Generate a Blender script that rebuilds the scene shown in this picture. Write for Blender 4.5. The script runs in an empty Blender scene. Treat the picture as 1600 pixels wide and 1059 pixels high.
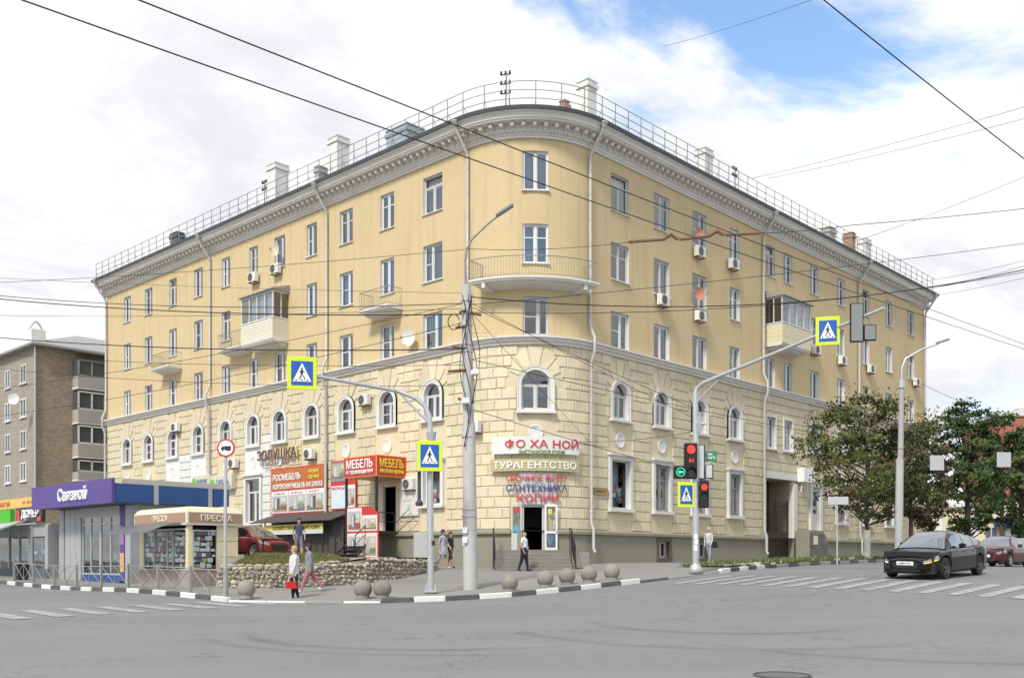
import bpy, bmesh, math, random
import numpy as np
from mathutils import Vector, Matrix
from mathutils.geometry import delaunay_2d_cdt
R_ = math.radians
rnd = random.Random(7)
sc = bpy.context.scene
col = sc.collection

# ------------------------------------------------------------------ camera, sky, sun, exposure
FPX, YH, EYE = 1549.0, 876.0, 1.6          # focal length and horizon of the photograph (px at 1600 wide), eye height
cd = bpy.data.cameras.new('camera'); cam = bpy.data.objects.new('camera', cd); col.objects.link(cam)
cam.location = (0, 0, EYE); cam.rotation_euler = (R_(90), 0, 0)
cd.sensor_width = 36.0; cd.lens = 36.0 * FPX / 1600.0
cd.shift_y = (YH - 529.5) / 1600.0
cd.clip_start = 0.1; cd.clip_end = 6000
sc.camera = cam
SUN_EL, SUN_AZ = 47.0, 208.0               # azimuth clockwise from +Y: behind the camera, to its left
world = bpy.data.worlds.new('World'); sc.world = world; world.use_nodes = True
nt = world.node_tree; N = nt.nodes; Lk = nt.links
for n in list(N): N.remove(n)
out = N.new('ShaderNodeOutputWorld'); bg = N.new('ShaderNodeBackground'); Lk.new(bg.outputs[0], out.inputs[0])
bg.inputs['Strength'].default_value = 0.105
sky = N.new('ShaderNodeTexSky'); sky.sky_type = 'NISHITA'; sky.sun_disc = False
sky.sun_elevation = R_(SUN_EL); sky.sun_rotation = R_(SUN_AZ); sky.air_density = 1.0; sky.dust_density = 1.2
def wmath(op, a, b=None, c=None):
    m = N.new('ShaderNodeMath'); m.operation = op
    for i, v in enumerate((a, b, c)):
        if v is None: continue
        if hasattr(v, 'name'): Lk.new(v, m.inputs[i])
        else: m.inputs[i].default_value = v
    return m.outputs[0]
tc = N.new('ShaderNodeTexCoord'); sep = N.new('ShaderNodeSeparateXYZ'); Lk.new(tc.outputs['Generated'], sep.inputs[0])
zz = wmath('ADD', wmath('MAXIMUM', sep.outputs[2], 0.0), 0.22)
cx_ = wmath('DIVIDE', sep.outputs[0], zz); cy_ = wmath('DIVIDE', sep.outputs[1], zz)
cmb = N.new('ShaderNodeCombineXYZ'); Lk.new(cx_, cmb.inputs[0]); Lk.new(cy_, cmb.inputs[1]); cmb.inputs[2].default_value = 3.1
def wnoise(scale, detail, rough, off, dist=0.0):
    mp = N.new('ShaderNodeMapping'); mp.inputs['Location'].default_value = off; Lk.new(cmb.outputs[0], mp.inputs[0])
    n = N.new('ShaderNodeTexNoise'); n.inputs['Scale'].default_value = scale; n.inputs['Detail'].default_value = detail
    n.inputs['Roughness'].default_value = rough; n.inputs['Distortion'].default_value = dist
    Lk.new(mp.outputs[0], n.inputs[0]); return n.outputs[0]
def wramp(fac, p0, p1, c0=(0, 0, 0, 1), c1=(1, 1, 1, 1)):
    r = N.new('ShaderNodeValToRGB'); r.color_ramp.elements[0].position = p0; r.color_ramp.elements[1].position = p1
    r.color_ramp.elements[0].color = c0; r.color_ramp.elements[1].color = c1; r.color_ramp.interpolation = 'EASE'
    Lk.new(fac, r.inputs[0]); return r.outputs[0]
COFF = (19.27, 1.14, 0)
cover = wramp(wnoise(1.25, 10, .60, COFF, .3), .365, .475)
tone = wramp(wnoise(2.6, 10, .62, (1.1, 7.2, 0), .5), .34, .60, (5.4, 5.5, 5.7, 1), (7.1, 7.15, 7.2, 1))
mixc = N.new('ShaderNodeMix'); mixc.data_type = 'RGBA'
Lk.new(cover, mixc.inputs[0]); Lk.new(tone, mixc.inputs[7])
skb = N.new('ShaderNodeMix'); skb.data_type = 'RGBA'; skb.blend_type = 'MULTIPLY'; skb.inputs[0].default_value = 1.0
Lk.new(sky.outputs[0], skb.inputs[6]); skb.inputs[7].default_value = (1.6, 1.75, 1.8, 1)
Lk.new(skb.outputs[2], mixc.inputs[6])
Lk.new(mixc.outputs[2], bg.inputs['Color'])
sl = bpy.data.lights.new('sun', 'SUN'); sl.energy = 2.3; sl.angle = R_(10); sl.color = (1.0, .96, .88)
sun = bpy.data.objects.new('sun', sl); col.objects.link(sun)
sun.rotation_euler = (R_(90 - SUN_EL), 0, R_(180 - SUN_AZ)); sun.location = (-10, -10, 60)
sc.view_settings.view_transform = 'Standard'; sc.view_settings.look = 'None'
sc.view_settings.exposure = 0.60; sc.view_settings.gamma = 1.0; sc.view_settings.use_curve_mapping = False

# ------------------------------------------------------------------ helpers
class MB:
    """collects faces; build() links them as ONE mesh object"""
    def __init__(s): s.v = []; s.f = []; s.m = []
    def add(s, vs, fs, mi=0):
        b = len(s.v); s.v += [tuple(v) for v in vs]
        for f in fs: s.f.append([b + i for i in f]); s.m.append(mi)
        return s
    def box(s, x0, x1, y0, y1, z0, z1, mi=0, M=None):
        vs = [(x, y, z) for z in (z0, z1) for x, y in ((x0, y0), (x1, y0), (x1, y1), (x0, y1))]
        if M: vs = [M @ Vector(v) for v in vs]
        return s.add(vs, [(3, 2, 1, 0), (4, 5, 6, 7), (0, 1, 5, 4), (1, 2, 6, 5), (2, 3, 7, 6), (3, 0, 4, 7)], mi)
    def bbox(s, x0, x1, y0, y1, z0, z1, b=.01, mi=0, M=None):
        """box with chamfered edges"""
        def ring(z, i): return [(x0 + i, y0 + b, z), (x0 + b, y0 + i, z), (x1 - b, y0 + i, z), (x1 - i, y0 + b, z),
                                (x1 - i, y1 - b, z), (x1 - b, y1 - i, z), (x0 + b, y1 - i, z), (x0 + i, y1 - b, z)]
        vs = ring(z0, b) + ring(z0 + b, 0) + ring(z1 - b, 0) + ring(z1, b)
        if M: vs = [M @ Vector(v) for v in vs]
        fs = [tuple(range(7, -1, -1)), tuple(range(24, 32))]
        for k in range(3):
            for i in range(8):
                j = (i + 1) % 8; fs.append((k * 8 + i, k * 8 + j, k * 8 + 8 + j, k * 8 + 8 + i))
        return s.add(vs, fs, mi)
    def tube(s, pts, r, n=8, mi=0, caps=True):
        pts = [Vector(p) for p in pts]; rs = r if isinstance(r, (list, tuple)) else [r] * len(pts)
        vs = []; fs = []; up = None
        for i, p in enumerate(pts):
            d = (pts[min(i + 1, len(pts) - 1)] - pts[max(i - 1, 0)])
            if d.length < 1e-9: d = Vector((0, 0, 1))
            d.normalize()
            if up is None: up = Vector((0, 0, 1)) if abs(d.z) < .9 else Vector((1, 0, 0))
            a = d.cross(up)
            if a.length < 1e-4: a = d.orthogonal()
            a.normalize(); b = d.cross(a).normalized(); up = b.cross(d) if False else up
            for k in range(n):
                t = 2 * math.pi * k / n; vs.append(p + (a * math.cos(t) + b * math.sin(t)) * rs[i])
        for i in range(len(pts) - 1):
            for k in range(n):
                k2 = (k + 1) % n; fs.append((i * n + k, i * n + k2, (i + 1) * n + k2, (i + 1) * n + k))
        if caps: fs += [tuple(range(n - 1, -1, -1)), tuple((len(pts) - 1) * n + k for k in range(n))]
        return s.add(vs, fs, mi)
    def lathe(s, prof, n=20, mi=0, c=(0, 0, 0)):
        vs = [(c[0] + r * math.cos(2 * math.pi * k / n), c[1] + r * math.sin(2 * math.pi * k / n), c[2] + z) for r, z in prof for k in range(n)]
        fs = []
        for i in range(len(prof) - 1):
            for k in range(n):
                k2 = (k + 1) % n; fs.append((i * n + k, i * n + k2, (i + 1) * n + k2, (i + 1) * n + k))
        fs += [tuple(range(n - 1, -1, -1)), tuple((len(prof) - 1) * n + k for k in range(n))]
        return s.add(vs, fs, mi)
    def prism(s, poly, y0, y1, mi=0, M=None):
        """poly in (x,z), extruded in y"""
        n = len(poly); vs = [(x, y0, z) for x, z in poly] + [(x, y1, z) for x, z in poly]
        if M: vs = [M @ Vector(v) for v in vs]
        fs = [tuple(range(n)), tuple(range(2 * n - 1, n - 1, -1))] + [(i, n + i, n + (i + 1) % n, (i + 1) % n) for i in range(n)]
        return s.add(vs, fs, mi)
    def mesh(s, name, mats, smooth=False, recalc=True):
        me = bpy.data.meshes.new(name); me.from_pydata(s.v, [], s.f)
        for m in (mats if isinstance(mats, (list, tuple)) else [mats]): me.materials.append(m)
        me.polygons.foreach_set('material_index', s.m)
        if recalc:
            bm = bmesh.new(); bm.from_mesh(me); bmesh.ops.recalc_face_normals(bm, faces=bm.faces); bm.to_mesh(me); bm.free()
        if smooth:
            me.polygons.foreach_set('use_smooth', [True] * len(me.polygons))
            try: me.set_sharp_from_angle(angle=R_(40))
            except Exception: pass
        me.update(); return me
    def build(s, name, mats, parent=None, smooth=False, loc=(0, 0, 0), rz=0, recalc=True):
        return link(name, s.mesh(name, mats, smooth, recalc), parent, loc, rz)
def link(name, me, parent=None, loc=(0, 0, 0), rz=0):
    o = bpy.data.objects.new(name, me); col.objects.link(o); o.parent = parent
    o.location = loc; o.rotation_euler = (0, 0, rz); return o
def tag(o, label=None, cat=None, group=None, kind=None):
    for k, v in (('label', label), ('category', cat), ('group', group), ('kind', kind)):
        if v: o[k] = v
    return o
def empty(name, loc=(0, 0, 0), rz=0, label=None, cat=None, group=None):
    o = link(name, None, None, loc, rz); o.empty_display_size = .2
    return tag(o, label, cat, group)
def copy_tree(o, parent=None):
    c = o.copy(); col.objects.link(c); c.parent = parent
    for ch in o.children: copy_tree(ch, c)
    return c
def pt(u, v, Y):
    return Vector(((u - 800) / FPX * Y, Y, EYE - (v - YH) / FPX * Y))
def RX(u, Y): return (u - 800) / FPX * Y

# ------------------------------------------------------------------ materials
MAT = {}
def mat(name, c, rough=.7, c2=None, scale=3.0, amt=.5, bump=0.0, bscale=40.0, metal=0.0, spec=.4, rand=0.0, coat=0.0, coat_ior=1.5, ior=None, emis=None, estr=0.0,
        stain=None, stain_scale=.35, stain_amt=.5, trans=0.0, coords='Object', detail=5, streak=None):
    if name in MAT: return MAT[name]
    m = bpy.data.materials.new(name); m.use_nodes = True; t = m.node_tree; n = t.nodes; b = n['Principled BSDF']
    def c4(x): return (x[0], x[1], x[2], 1)
    b.inputs['Roughness'].default_value = rough; b.inputs['Metallic'].default_value = metal
    b.inputs['Specular IOR Level'].default_value = spec
    if coat: b.inputs['Coat Weight'].default_value = coat; b.inputs['Coat Roughness'].default_value = .03; b.inputs['Coat IOR'].default_value = coat_ior
    if ior: b.inputs['IOR'].default_value = ior
    if trans: b.inputs['Transmission Weight'].default_value = trans
    tcn = n.new('ShaderNodeTexCoord'); src = tcn.outputs[coords]
    cur = None
    if c2 is not None:
        tx = n.new('ShaderNodeTexNoise'); tx.inputs['Scale'].default_value = scale; tx.inputs['Detail'].default_value = detail; tx.inputs['Roughness'].default_value = .62
        t.links.new(src, tx.inputs['Vector'])
        rp = n.new('ShaderNodeValToRGB'); rp.color_ramp.elements[0].position = .5 - amt * .5; rp.color_ramp.elements[1].position = .5 + amt * .5
        rp.color_ramp.elements[0].color = c4(c); rp.color_ramp.elements[1].color = c4(c2)
        t.links.new(tx.outputs[0], rp.inputs[0]); cur = rp.outputs[0]
    def mixin(fac, colr):
        nonlocal cur
        mx = n.new('ShaderNodeMix'); mx.data_type = 'RGBA'
        t.links.new(fac, mx.inputs[0])
        if cur is None: mx.inputs[6].default_value = c4(c)
        else: t.links.new(cur, mx.inputs[6])
        mx.inputs[7].default_value = c4(colr); cur = mx.outputs[2]
    if stain is not None:
        tx = n.new('ShaderNodeTexNoise'); tx.inputs['Scale'].default_value = stain_scale; tx.inputs['Detail'].default_value = 8; tx.inputs['Roughness'].default_value = .7
        t.links.new(src, tx.inputs['Vector'])
        rp = n.new('ShaderNodeValToRGB'); rp.color_ramp.elements[0].position = .5; rp.color_ramp.elements[1].position = .8
        rp.color_ramp.elements[0].color = (0, 0, 0, 1); rp.color_ramp.elements[1].color = (stain_amt,) * 3 + (1,)
        t.links.new(tx.outputs[0], rp.inputs[0]); mixin(rp.outputs[0], stain)
    if streak is not None:
        mp = n.new('ShaderNodeMapping'); mp.inputs['Scale'].default_value = (2.2, 2.2, .16); t.links.new(src, mp.inputs[0])
        tx = n.new('ShaderNodeTexNoise'); tx.inputs['Scale'].default_value = 1.3; tx.inputs['Detail'].default_value = 6
        t.links.new(mp.outputs[0], tx.inputs['Vector'])
        rp = n.new('ShaderNodeValToRGB'); rp.color_ramp.elements[0].position = .52; rp.color_ramp.elements[1].position = .8
        rp.color_ramp.elements[0].color = (0, 0, 0, 1); rp.color_ramp.elements[1].color = (.55, .55, .55, 1)
        t.links.new(tx.outputs[0], rp.inputs[0]); mixin(rp.outputs[0], streak)
    if rand:
        oi = n.new('ShaderNodeObjectInfo'); hs = n.new('ShaderNodeHueSaturation')
        mr = n.new('ShaderNodeMapRange'); mr.inputs[3].default_value = 1 - rand; mr.inputs[4].default_value = 1 + rand
        t.links.new(oi.outputs['Random'], mr.inputs[0]); t.links.new(mr.outputs[0], hs.inputs['Value'])
        if cur is None: hs.inputs['Color'].default_value = c4(c)
        else: t.links.new(cur, hs.inputs['Color'])
        cur = hs.outputs[0]
    if cur is None: b.inputs['Base Color'].default_value = c4(c)
    else: t.links.new(cur, b.inputs['Base Color'])
    if bump:
        tx = n.new('ShaderNodeTexNoise'); tx.inputs['Scale'].default_value = bscale; tx.inputs['Detail'].default_value = 4
        t.links.new(src, tx.inputs['Vector'])
        bp = n.new('ShaderNodeBump'); bp.inputs['Strength'].default_value = bump; bp.inputs['Distance'].default_value = .02
        t.links.new(tx.outputs[0], bp.inputs['Height']); t.links.new(bp.outputs[0], b.inputs['Normal'])
    if emis is not None:
        b.inputs['Emission Color'].default_value = c4(emis); b.inputs['Emission Strength'].default_value = estr
    m.diffuse_color = c4(c); MAT[name] = m; return m
def add_brick(m, mortar, amt=.5):
    """fine brick coursing for walls too far away to build brick by brick"""
    t = m.node_tree; n = t.nodes; b = n['Principled BSDF']; tc_ = n.new('ShaderNodeTexCoord'); sp = n.new('ShaderNodeSeparateXYZ'); t.links.new(tc_.outputs['Object'], sp.inputs[0])
    ad = n.new('ShaderNodeMath'); t.links.new(sp.outputs[0], ad.inputs[0]); t.links.new(sp.outputs[1], ad.inputs[1]); cb = n.new('ShaderNodeCombineXYZ'); t.links.new(ad.outputs[0], cb.inputs[0]); t.links.new(sp.outputs[2], cb.inputs[1])
    br = n.new('ShaderNodeTexBrick'); br.inputs['Scale'].default_value = 1.0; br.inputs['Brick Width'].default_value = .30; br.inputs['Row Height'].default_value = .13; br.inputs['Mortar Size'].default_value = .018; br.inputs['Color1'].default_value = (.72, .72, .72, 1); br.inputs['Color2'].default_value = (1.2, 1.2, 1.2, 1); br.inputs['Mortar'].default_value = (mortar, mortar, mortar, 1); t.links.new(cb.outputs[0], br.inputs['Vector'])
    mx = n.new('ShaderNodeMix'); mx.data_type = 'RGBA'; mx.blend_type = 'MULTIPLY'; mx.inputs[0].default_value = amt; src = b.inputs['Base Color'].links[0].from_socket; t.links.new(src, mx.inputs[6]); t.links.new(br.outputs[0], mx.inputs[7]); t.links.new(mx.outputs[2], b.inputs['Base Color'])
def glass_mat(name, tint, op=.5, rough=.02, ior=1.5):
    """window glass: fresnel reflection over a tinted see-through pane"""
    if name in MAT: return MAT[name]
    m = bpy.data.materials.new(name); m.use_nodes = True; t = m.node_tree; n = t.nodes
    for x in list(n): n.remove(x)
    o = n.new('ShaderNodeOutputMaterial'); tr = n.new('ShaderNodeBsdfTransparent'); tr.inputs[0].default_value = (*tint, 1)
    gl = n.new('ShaderNodeBsdfGlossy'); gl.inputs['Roughness'].default_value = rough; gl.inputs[0].default_value = (.95, .97, 1, 1)
    fr = n.new('ShaderNodeFresnel'); fr.inputs[0].default_value = ior
    ad = n.new('ShaderNodeMath'); ad.operation = 'MULTIPLY_ADD'; ad.inputs[1].default_value = 1.0; ad.inputs[2].default_value = op
    ad.use_clamp = True; t.links.new(fr.outputs[0], ad.inputs[0])
    tcn = n.new('ShaderNodeTexCoord'); tx = n.new('ShaderNodeTexNoise'); tx.inputs['Scale'].default_value = 1.1; t.links.new(tcn.outputs['Object'], tx.inputs[0])
    bp = n.new('ShaderNodeBump'); bp.inputs['Strength'].default_value = .05; bp.inputs['Distance'].default_value = .05
    t.links.new(tx.outputs[0], bp.inputs['Height']); t.links.new(bp.outputs[0], gl.inputs['Normal'])
    mx = n.new('ShaderNodeMixShader'); ge = n.new('ShaderNodeNewGeometry'); fb = n.new('ShaderNodeMath'); fb.operation = 'SUBTRACT'; fb.inputs[0].default_value = 1.0; t.links.new(ge.outputs['Backfacing'], fb.inputs[1]); mf = n.new('ShaderNodeMath'); mf.operation = 'MULTIPLY'; t.links.new(ad.outputs[0], mf.inputs[0]); t.links.new(fb.outputs[0], mf.inputs[1]); t.links.new(mf.outputs[0], mx.inputs[0]); t.links.new(tr.outputs[0], mx.inputs[1]); t.links.new(gl.outputs[0], mx.inputs[2])
    t.links.new(mx.outputs[0], o.inputs[0]); MAT[name] = m; return m
m_yellow = mat('yellow_plaster', (.56, .44, .248), .85, (.605, .48, .278), .8, .6, .22, 22, stain=(.50, .375, .195), stain_scale=.22, stain_amt=.6, streak=(.43, .335, .19))
m_cream = mat('cream_plaster', (.62, .535, .37), .85, (.665, .58, .41), 1.2, .6, .15, 25, stain=(.53, .46, .325), stain_scale=.4, stain_amt=.5, streak=(.52, .45, .32))
m_joint = mat('joint_plaster', (.40, .315, .18), .9, (.47, .375, .215), 1.2, .6)
m_block = mat('cream_block', (.64, .555, .39), .85, (.695, .61, .44), 2.0, .6, .2, 25, rand=.09, stain=(.47, .40, .29), stain_scale=.8, stain_amt=.6)
m_whblock = mat('white_block', (.66, .66, .65), .8, (.70, .70, .69), 2, .6, .12, 25, rand=.04)
m_plinth = mat('plinth_paint', (.235, .228, .17), .8, (.28, .27, .205), 1.0, .6, .2, 20, stain=(.17, .165, .13), stain_scale=.5, stain_amt=.5)
m_trim = mat('white_trim', (.64, .63, .60), .7, (.70, .69, .66), 1.5, .6, .08, 20, stain=(.54, .52, .48), stain_scale=.6, stain_amt=.4)
m_cornice = mat('cornice_paint', (.63, .61, .57), .8, (.69, .67, .63), 1.2, .6, .1, 20, stain=(.47, .44, .39), stain_scale=.5, stain_amt=.5)
m_reveal = mat('reveal_paint', (.55, .54, .52), .8, (.62, .61, .59), 2, .6)
m_upvc = mat('white_upvc', (.61, .61, .61), .4, rand=.14)
m_oldframe = mat('old_wood_frame', (.50, .49, .47), .7, (.62, .61, .59), 4, .6, rand=.08)
m_glass = glass_mat('window_glass', (.58, .61, .63), .12)
m_shopglass = glass_mat('shop_glass', (.90, .92, .92), .02, ior=1.35)
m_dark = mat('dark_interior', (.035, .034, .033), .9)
m_roof = mat('roof_metal', (.085, .10, .115), .5, (.12, .135, .15), 2, .6, metal=.3)
m_galv = mat('galvanised_steel', (.46, .47, .48), .42, (.56, .57, .58), 6, .6, metal=.55)
m_pipe = mat('drainpipe_zinc', (.46, .455, .44), .45, (.56, .55, .53), 3, .6, metal=.3)
m_rail = mat('grey_iron', (.23, .22, .21), .6, (.30, .28, .26), 5, .6)
m_black = mat('black_paint', (.022, .022, .024), .5)
m_rust = mat('rusty_iron', (.16, .085, .05), .85, (.26, .15, .09), 8, .6)
m_white = mat('white_plain', (.78, .78, .77), .5)
# ------------------------------------------------------------------ terrain: the street rises gently from the camera to the house
_anc = []
def anc(u, v, Y, off=0.0): _anc.append(((u - 800) / FPX * Y, Y, EYE - (v - YH) / FPX * Y - off))
for a in ((460, 936, 31, .0), (483, 929, 33, .08), (819, 896, 43.6, .12), (692, 885, 43, .12), (735, 925, 33.5, .12), (567, 934, 30.4, .1), (385, 935, 30.4, .1),
          (796, 922, 31.6, .1), (852, 917, 32.8, .1), (887, 914, 33.2, .1), (920, 910, 33.4, .1), (956, 908, 33.6, .1), (1087, 893, 36, .1),
          (1478, 905, 30.7, 0), (1531, 897, 33.4, 0), (1408, 904, 31.0, 0), (1555, 885, 48, 0), (1195, 888, 41, 0), (1355, 873, 50, .12), (924, 879, 46.2, .12), (1100, 880, 53, .12),
          (56, 904, 46, .12), (200, 913, 41, .12), (350, 931, 31.5, .1), (500, 915, 34.8, .12), (668, 892, 39.5, .12), (260, 917, 35.5, .12), (1600, 918, 28, 0), (0, 950, 27, 0)): anc(*a)
_anc += [(-12, 12, 0), (0, 13.4, 0), (12, 13.4, .02), (-10, 0, 0), (10, 0, 0), (0, 5, 0), (0, 20, .16), (-9, 21, .1), (9, 21, .3), (16, 22, .5), (-17, 20, .05),
         (-40, 66, .95), (-70, 95, 1.1), (-50, 40, .6), (-40, 10, .1), (45, 75, 1.65), (70, 105, 1.8), (45, 40, 1.2), (40, 12, .5), (-30, 78, 1.3), (20, 90, 1.7),
         (-40, -30, 0), (40, -30, 0), (0, -40, 0), (-150, 20, .5), (150, 20, 1.0), (-120, 150, 1.5), (150, 150, 2.2), (0, 160, 1.8), (0, -120, 0)]
_A = np.array(_anc); _n = len(_A)
def _phi(d2): return .5 * d2 * np.log(np.maximum(d2, 1e-9))
_D = ((_A[:, None, :2] - _A[None, :, :2]) ** 2).sum(-1)
_K = np.zeros((_n + 3, _n + 3)); _K[:_n, :_n] = _phi(_D) + np.eye(_n) * 12.0
_K[:_n, _n] = 1; _K[:_n, _n + 1:] = _A[:, :2]; _K[_n, :_n] = 1; _K[_n + 1:, :_n] = _A[:, :2].T
_W = np.linalg.solve(_K, np.concatenate([_A[:, 2], np.zeros(3)]))
def terr(P):
    P = np.atleast_2d(np.asarray(P, float))[:, :2]
    Q = np.clip(P, [-170, -130], [170, 180])
    d2 = ((Q[:, None, :] - _A[None, :, :2]) ** 2).sum(-1)
    return _phi(d2) @ _W[:_n] + _W[_n] + Q @ _W[_n + 1:]
def T(x, y): return float(terr([(x, y)])[0])
PAVE = .12
def ground_hit(u, v, off=0.0, y0=8, y1=90):
    """where the ray through a pixel meets the street: used once, to find real positions"""
    Ys = np.linspace(y0, y1, 1200); X = (u - 800) / FPX * Ys; Z = EYE - (v - YH) / FPX * Ys
    d = Z - terr(np.stack([X, Ys], 1)) - off
    i = np.where(d <= 0)[0]
    i = i[0] if len(i) else int(np.argmin(np.abs(d)))
    return float(X[i]), float(Ys[i])

# building frame: local x runs along the right facade (away), local y along the left facade (away)
TH = R_(46.61); BC = (.76, 49.46); RC = 3.9; LL = 38.4; LR = 41.2; ARC = RC * math.pi / 2
dR = Vector((math.cos(TH), math.sin(TH))); dL = Vector((-math.sin(TH), math.cos(TH)))
def b2w(x, y): return (BC[0] + dR.x * x + dL.x * y, BC[1] + dR.y * x + dL.y * y)

# road sheet: fine near the crossing, coarse out to the horizon
def axis(lo, hi, step, far): 
    a = list(np.arange(lo, hi + .01, step)); s = step
    x = hi; r = []
    while x < far: s *= 1.35; x += s; r.append(x)
    s = step; x = lo; l = []
    while x > -far: s *= 1.35; x -= s; l.append(x)
    return l[::-1] + a + r
gx = axis(-45, 55, 1.25, 3000); gy = axis(-8, 90, 1.25, 3000)
GX, GY = np.meshgrid(gx, gy); GP = np.stack([GX.ravel(), GY.ravel()], 1); GZ = np.concatenate([terr(GP[i:i + 2000]) for i in range(0, len(GP), 2000)])
nx = len(gx)
me = bpy.data.meshes.new('road'); me.from_pydata([(p[0], p[1], z) for p, z in zip(GP, GZ)], [], [(j * nx + i, j * nx + i + 1, (j + 1) * nx + i + 1, (j + 1) * nx + i) for j in range(len(gy) - 1) for i in range(nx - 1)])
me.polygons.foreach_set('use_smooth', [True] * len(me.polygons))
def asphalt(name, c, c2, dust):
    m = mat(name, c, .86, c2, .22, .55, .35, 160, coords='Object', stain=dust, stain_scale=.35, stain_amt=.4, detail=10, spec=.35)
    return m
m_road = asphalt('road_asphalt', (.170, .171, .174), (.215, .215, .215), (.245, .243, .237))
# tyre scrub and sealed patches: darker arcs and speckle of the asphalt itself
t = m_road.node_tree; n = t.nodes; b = n['Principled BSDF']; tcn = n.new('ShaderNodeTexCoord')
def ringmark(cx, cy, r, w, a0, a1, amt):
    sp = n.new('ShaderNodeSeparateXYZ'); t.links.new(tcn.outputs['Object'], sp.inputs[0])
    def mm(op, a, bb=None, cl=False):
        k = n.new('ShaderNodeMath'); k.operation = op; k.use_clamp = cl
        for i, vv in enumerate((a, bb)):
            if vv is None: continue
            if isinstance(vv, (int, float)): k.inputs[i].default_value = vv
            else: t.links.new(vv, k.inputs[i])
        return k.outputs[0]
    dx = mm('SUBTRACT', sp.outputs[0], cx); dy = mm('SUBTRACT', sp.outputs[1], cy)
    d = mm('SQRT', mm('ADD', mm('MULTIPLY', dx, dx), mm('MULTIPLY', dy, dy)))
    k = mm('SUBTRACT', 1.0, mm('DIVIDE', mm('ABSOLUTE', mm('SUBTRACT', d, r)), w), True)
    an = mm('ARCTAN2', dy, dx)
    inside = mm('MULTIPLY', mm('MULTIPLY', mm('SUBTRACT', an, a0), 2.0, True), mm('MULTIPLY', mm('SUBTRACT', a1, an), 2.0, True), True)
    tx = n.new('ShaderNodeTexNoise'); tx.inputs['Scale'].default_value = 3; t.links.new(tcn.outputs['Object'], tx.inputs[0])
    return mm('MULTIPLY', mm('MULTIPLY', mm('MULTIPLY', k, inside), amt), tx.outputs[0])
def mixroad(fac, c_):
    src = b.inputs['Base Color'].links[0].from_socket
    mx = n.new('ShaderNodeMix'); mx.data_type = 'RGBA'; t.links.new(fac, mx.inputs[0]); t.links.new(src, mx.inputs[6]); mx.inputs[7].default_value = (*c_, 1)
    t.links.new(mx.outputs[2], b.inputs['Base Color'])
for a in ((-1.2, 21.5, 4.4, .30, -3.1, -.9, 1.6), (-1.0, 21.9, 5.6, .22, -3.0, -1.2, 1.2), (4.6, 21.5, 4.6, .30, -3.0, -.7, 1.6), (4.9, 22.6, 3.2, .25, -3.1, -.8, 1.5), (8.5, 20.5, 5.6, .26, -2.9, -.9, 1.2)):
    mixroad(ringmark(*a), (.10, .10, .103))
sp1 = n.new('ShaderNodeTexNoise'); sp1.inputs['Scale'].default_value = 110; sp1.inputs['Detail'].default_value = 2; t.links.new(tcn.outputs['Object'], sp1.inputs[0])
rp = n.new('ShaderNodeValToRGB'); rp.color_ramp.elements[0].position = .58; rp.color_ramp.elements[1].position = .72
rp.color_ramp.elements[0].color = (0, 0, 0, 1); rp.color_ramp.elements[1].color = (.7, .7, .7, 1); t.links.new(sp1.outputs[0], rp.inputs[0]); mixroad(rp.outputs[0], (.36, .355, .34))
sp2 = n.new('ShaderNodeTexNoise'); sp2.inputs['Scale'].default_value = 5; sp2.inputs['Detail'].default_value = 9; sp2.inputs['Roughness'].default_value = .8; t.links.new(tcn.outputs['Object'], sp2.inputs[0])
rp = n.new('ShaderNodeValToRGB'); rp.color_ramp.elements[0].position = .42; rp.color_ramp.elements[1].position = .66
rp.color_ramp.elements[0].color = (0, 0, 0, 1); rp.color_ramp.elements[1].color = (.55, .55, .55, 1); t.links.new(sp2.outputs[0], rp.inputs[0]); mixroad(rp.outputs[0], (.16, .16, .163))
vo = n.new('ShaderNodeTexVoronoi'); vo.feature = 'DISTANCE_TO_EDGE'; vo.inputs['Scale'].default_value = .19
wv = n.new('ShaderNodeTexNoise'); wv.inputs['Scale'].default_value = 1.1; wv.inputs['Detail'].default_value = 6; t.links.new(tcn.outputs['Object'], wv.inputs[0])
wa = n.new('ShaderNodeMix'); wa.data_type = 'RGBA'; wa.inputs[0].default_value = .22; t.links.new(tcn.outputs['Object'], wa.inputs[6]); wm = n.new('ShaderNodeVectorMath'); wm.operation = 'SCALE'; wm.inputs['Scale'].default_value = 9.0; t.links.new(wv.outputs[1], wm.inputs[0]); t.links.new(wm.outputs[0], wa.inputs[7]); t.links.new(wa.outputs[2], vo.inputs['Vector'])
rp = n.new('ShaderNodeValToRGB'); rp.color_ramp.elements[0].position = .0; rp.color_ramp.elements[1].position = .006; rp.color_ramp.elements[0].color = (.75, .75, .75, 1); rp.color_ramp.elements[1].color = (0, 0, 0, 1); t.links.new(vo.outputs['Distance'], rp.inputs[0]); mixroad(rp.outputs[0], (.09, .09, .09))
pv_ = n.new('ShaderNodeTexVoronoi'); pv_.inputs['Scale'].default_value = .085; pv_.distance = 'CHEBYCHEV'; t.links.new(tcn.outputs['Object'], pv_.inputs['Vector'])
rp = n.new('ShaderNodeValToRGB'); rp.color_ramp.interpolation = 'CONSTANT'; rp.color_ramp.elements[0].position = .0; rp.color_ramp.elements[1].position = .72; rp.color_ramp.elements[0].color = (0, 0, 0, 1); rp.color_ramp.elements[1].color = (.22, .22, .22, 1); t.links.new(pv_.outputs['Color'], rp.inputs[0]); mixroad(rp.outputs[0], (.15, .15, .153))
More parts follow.
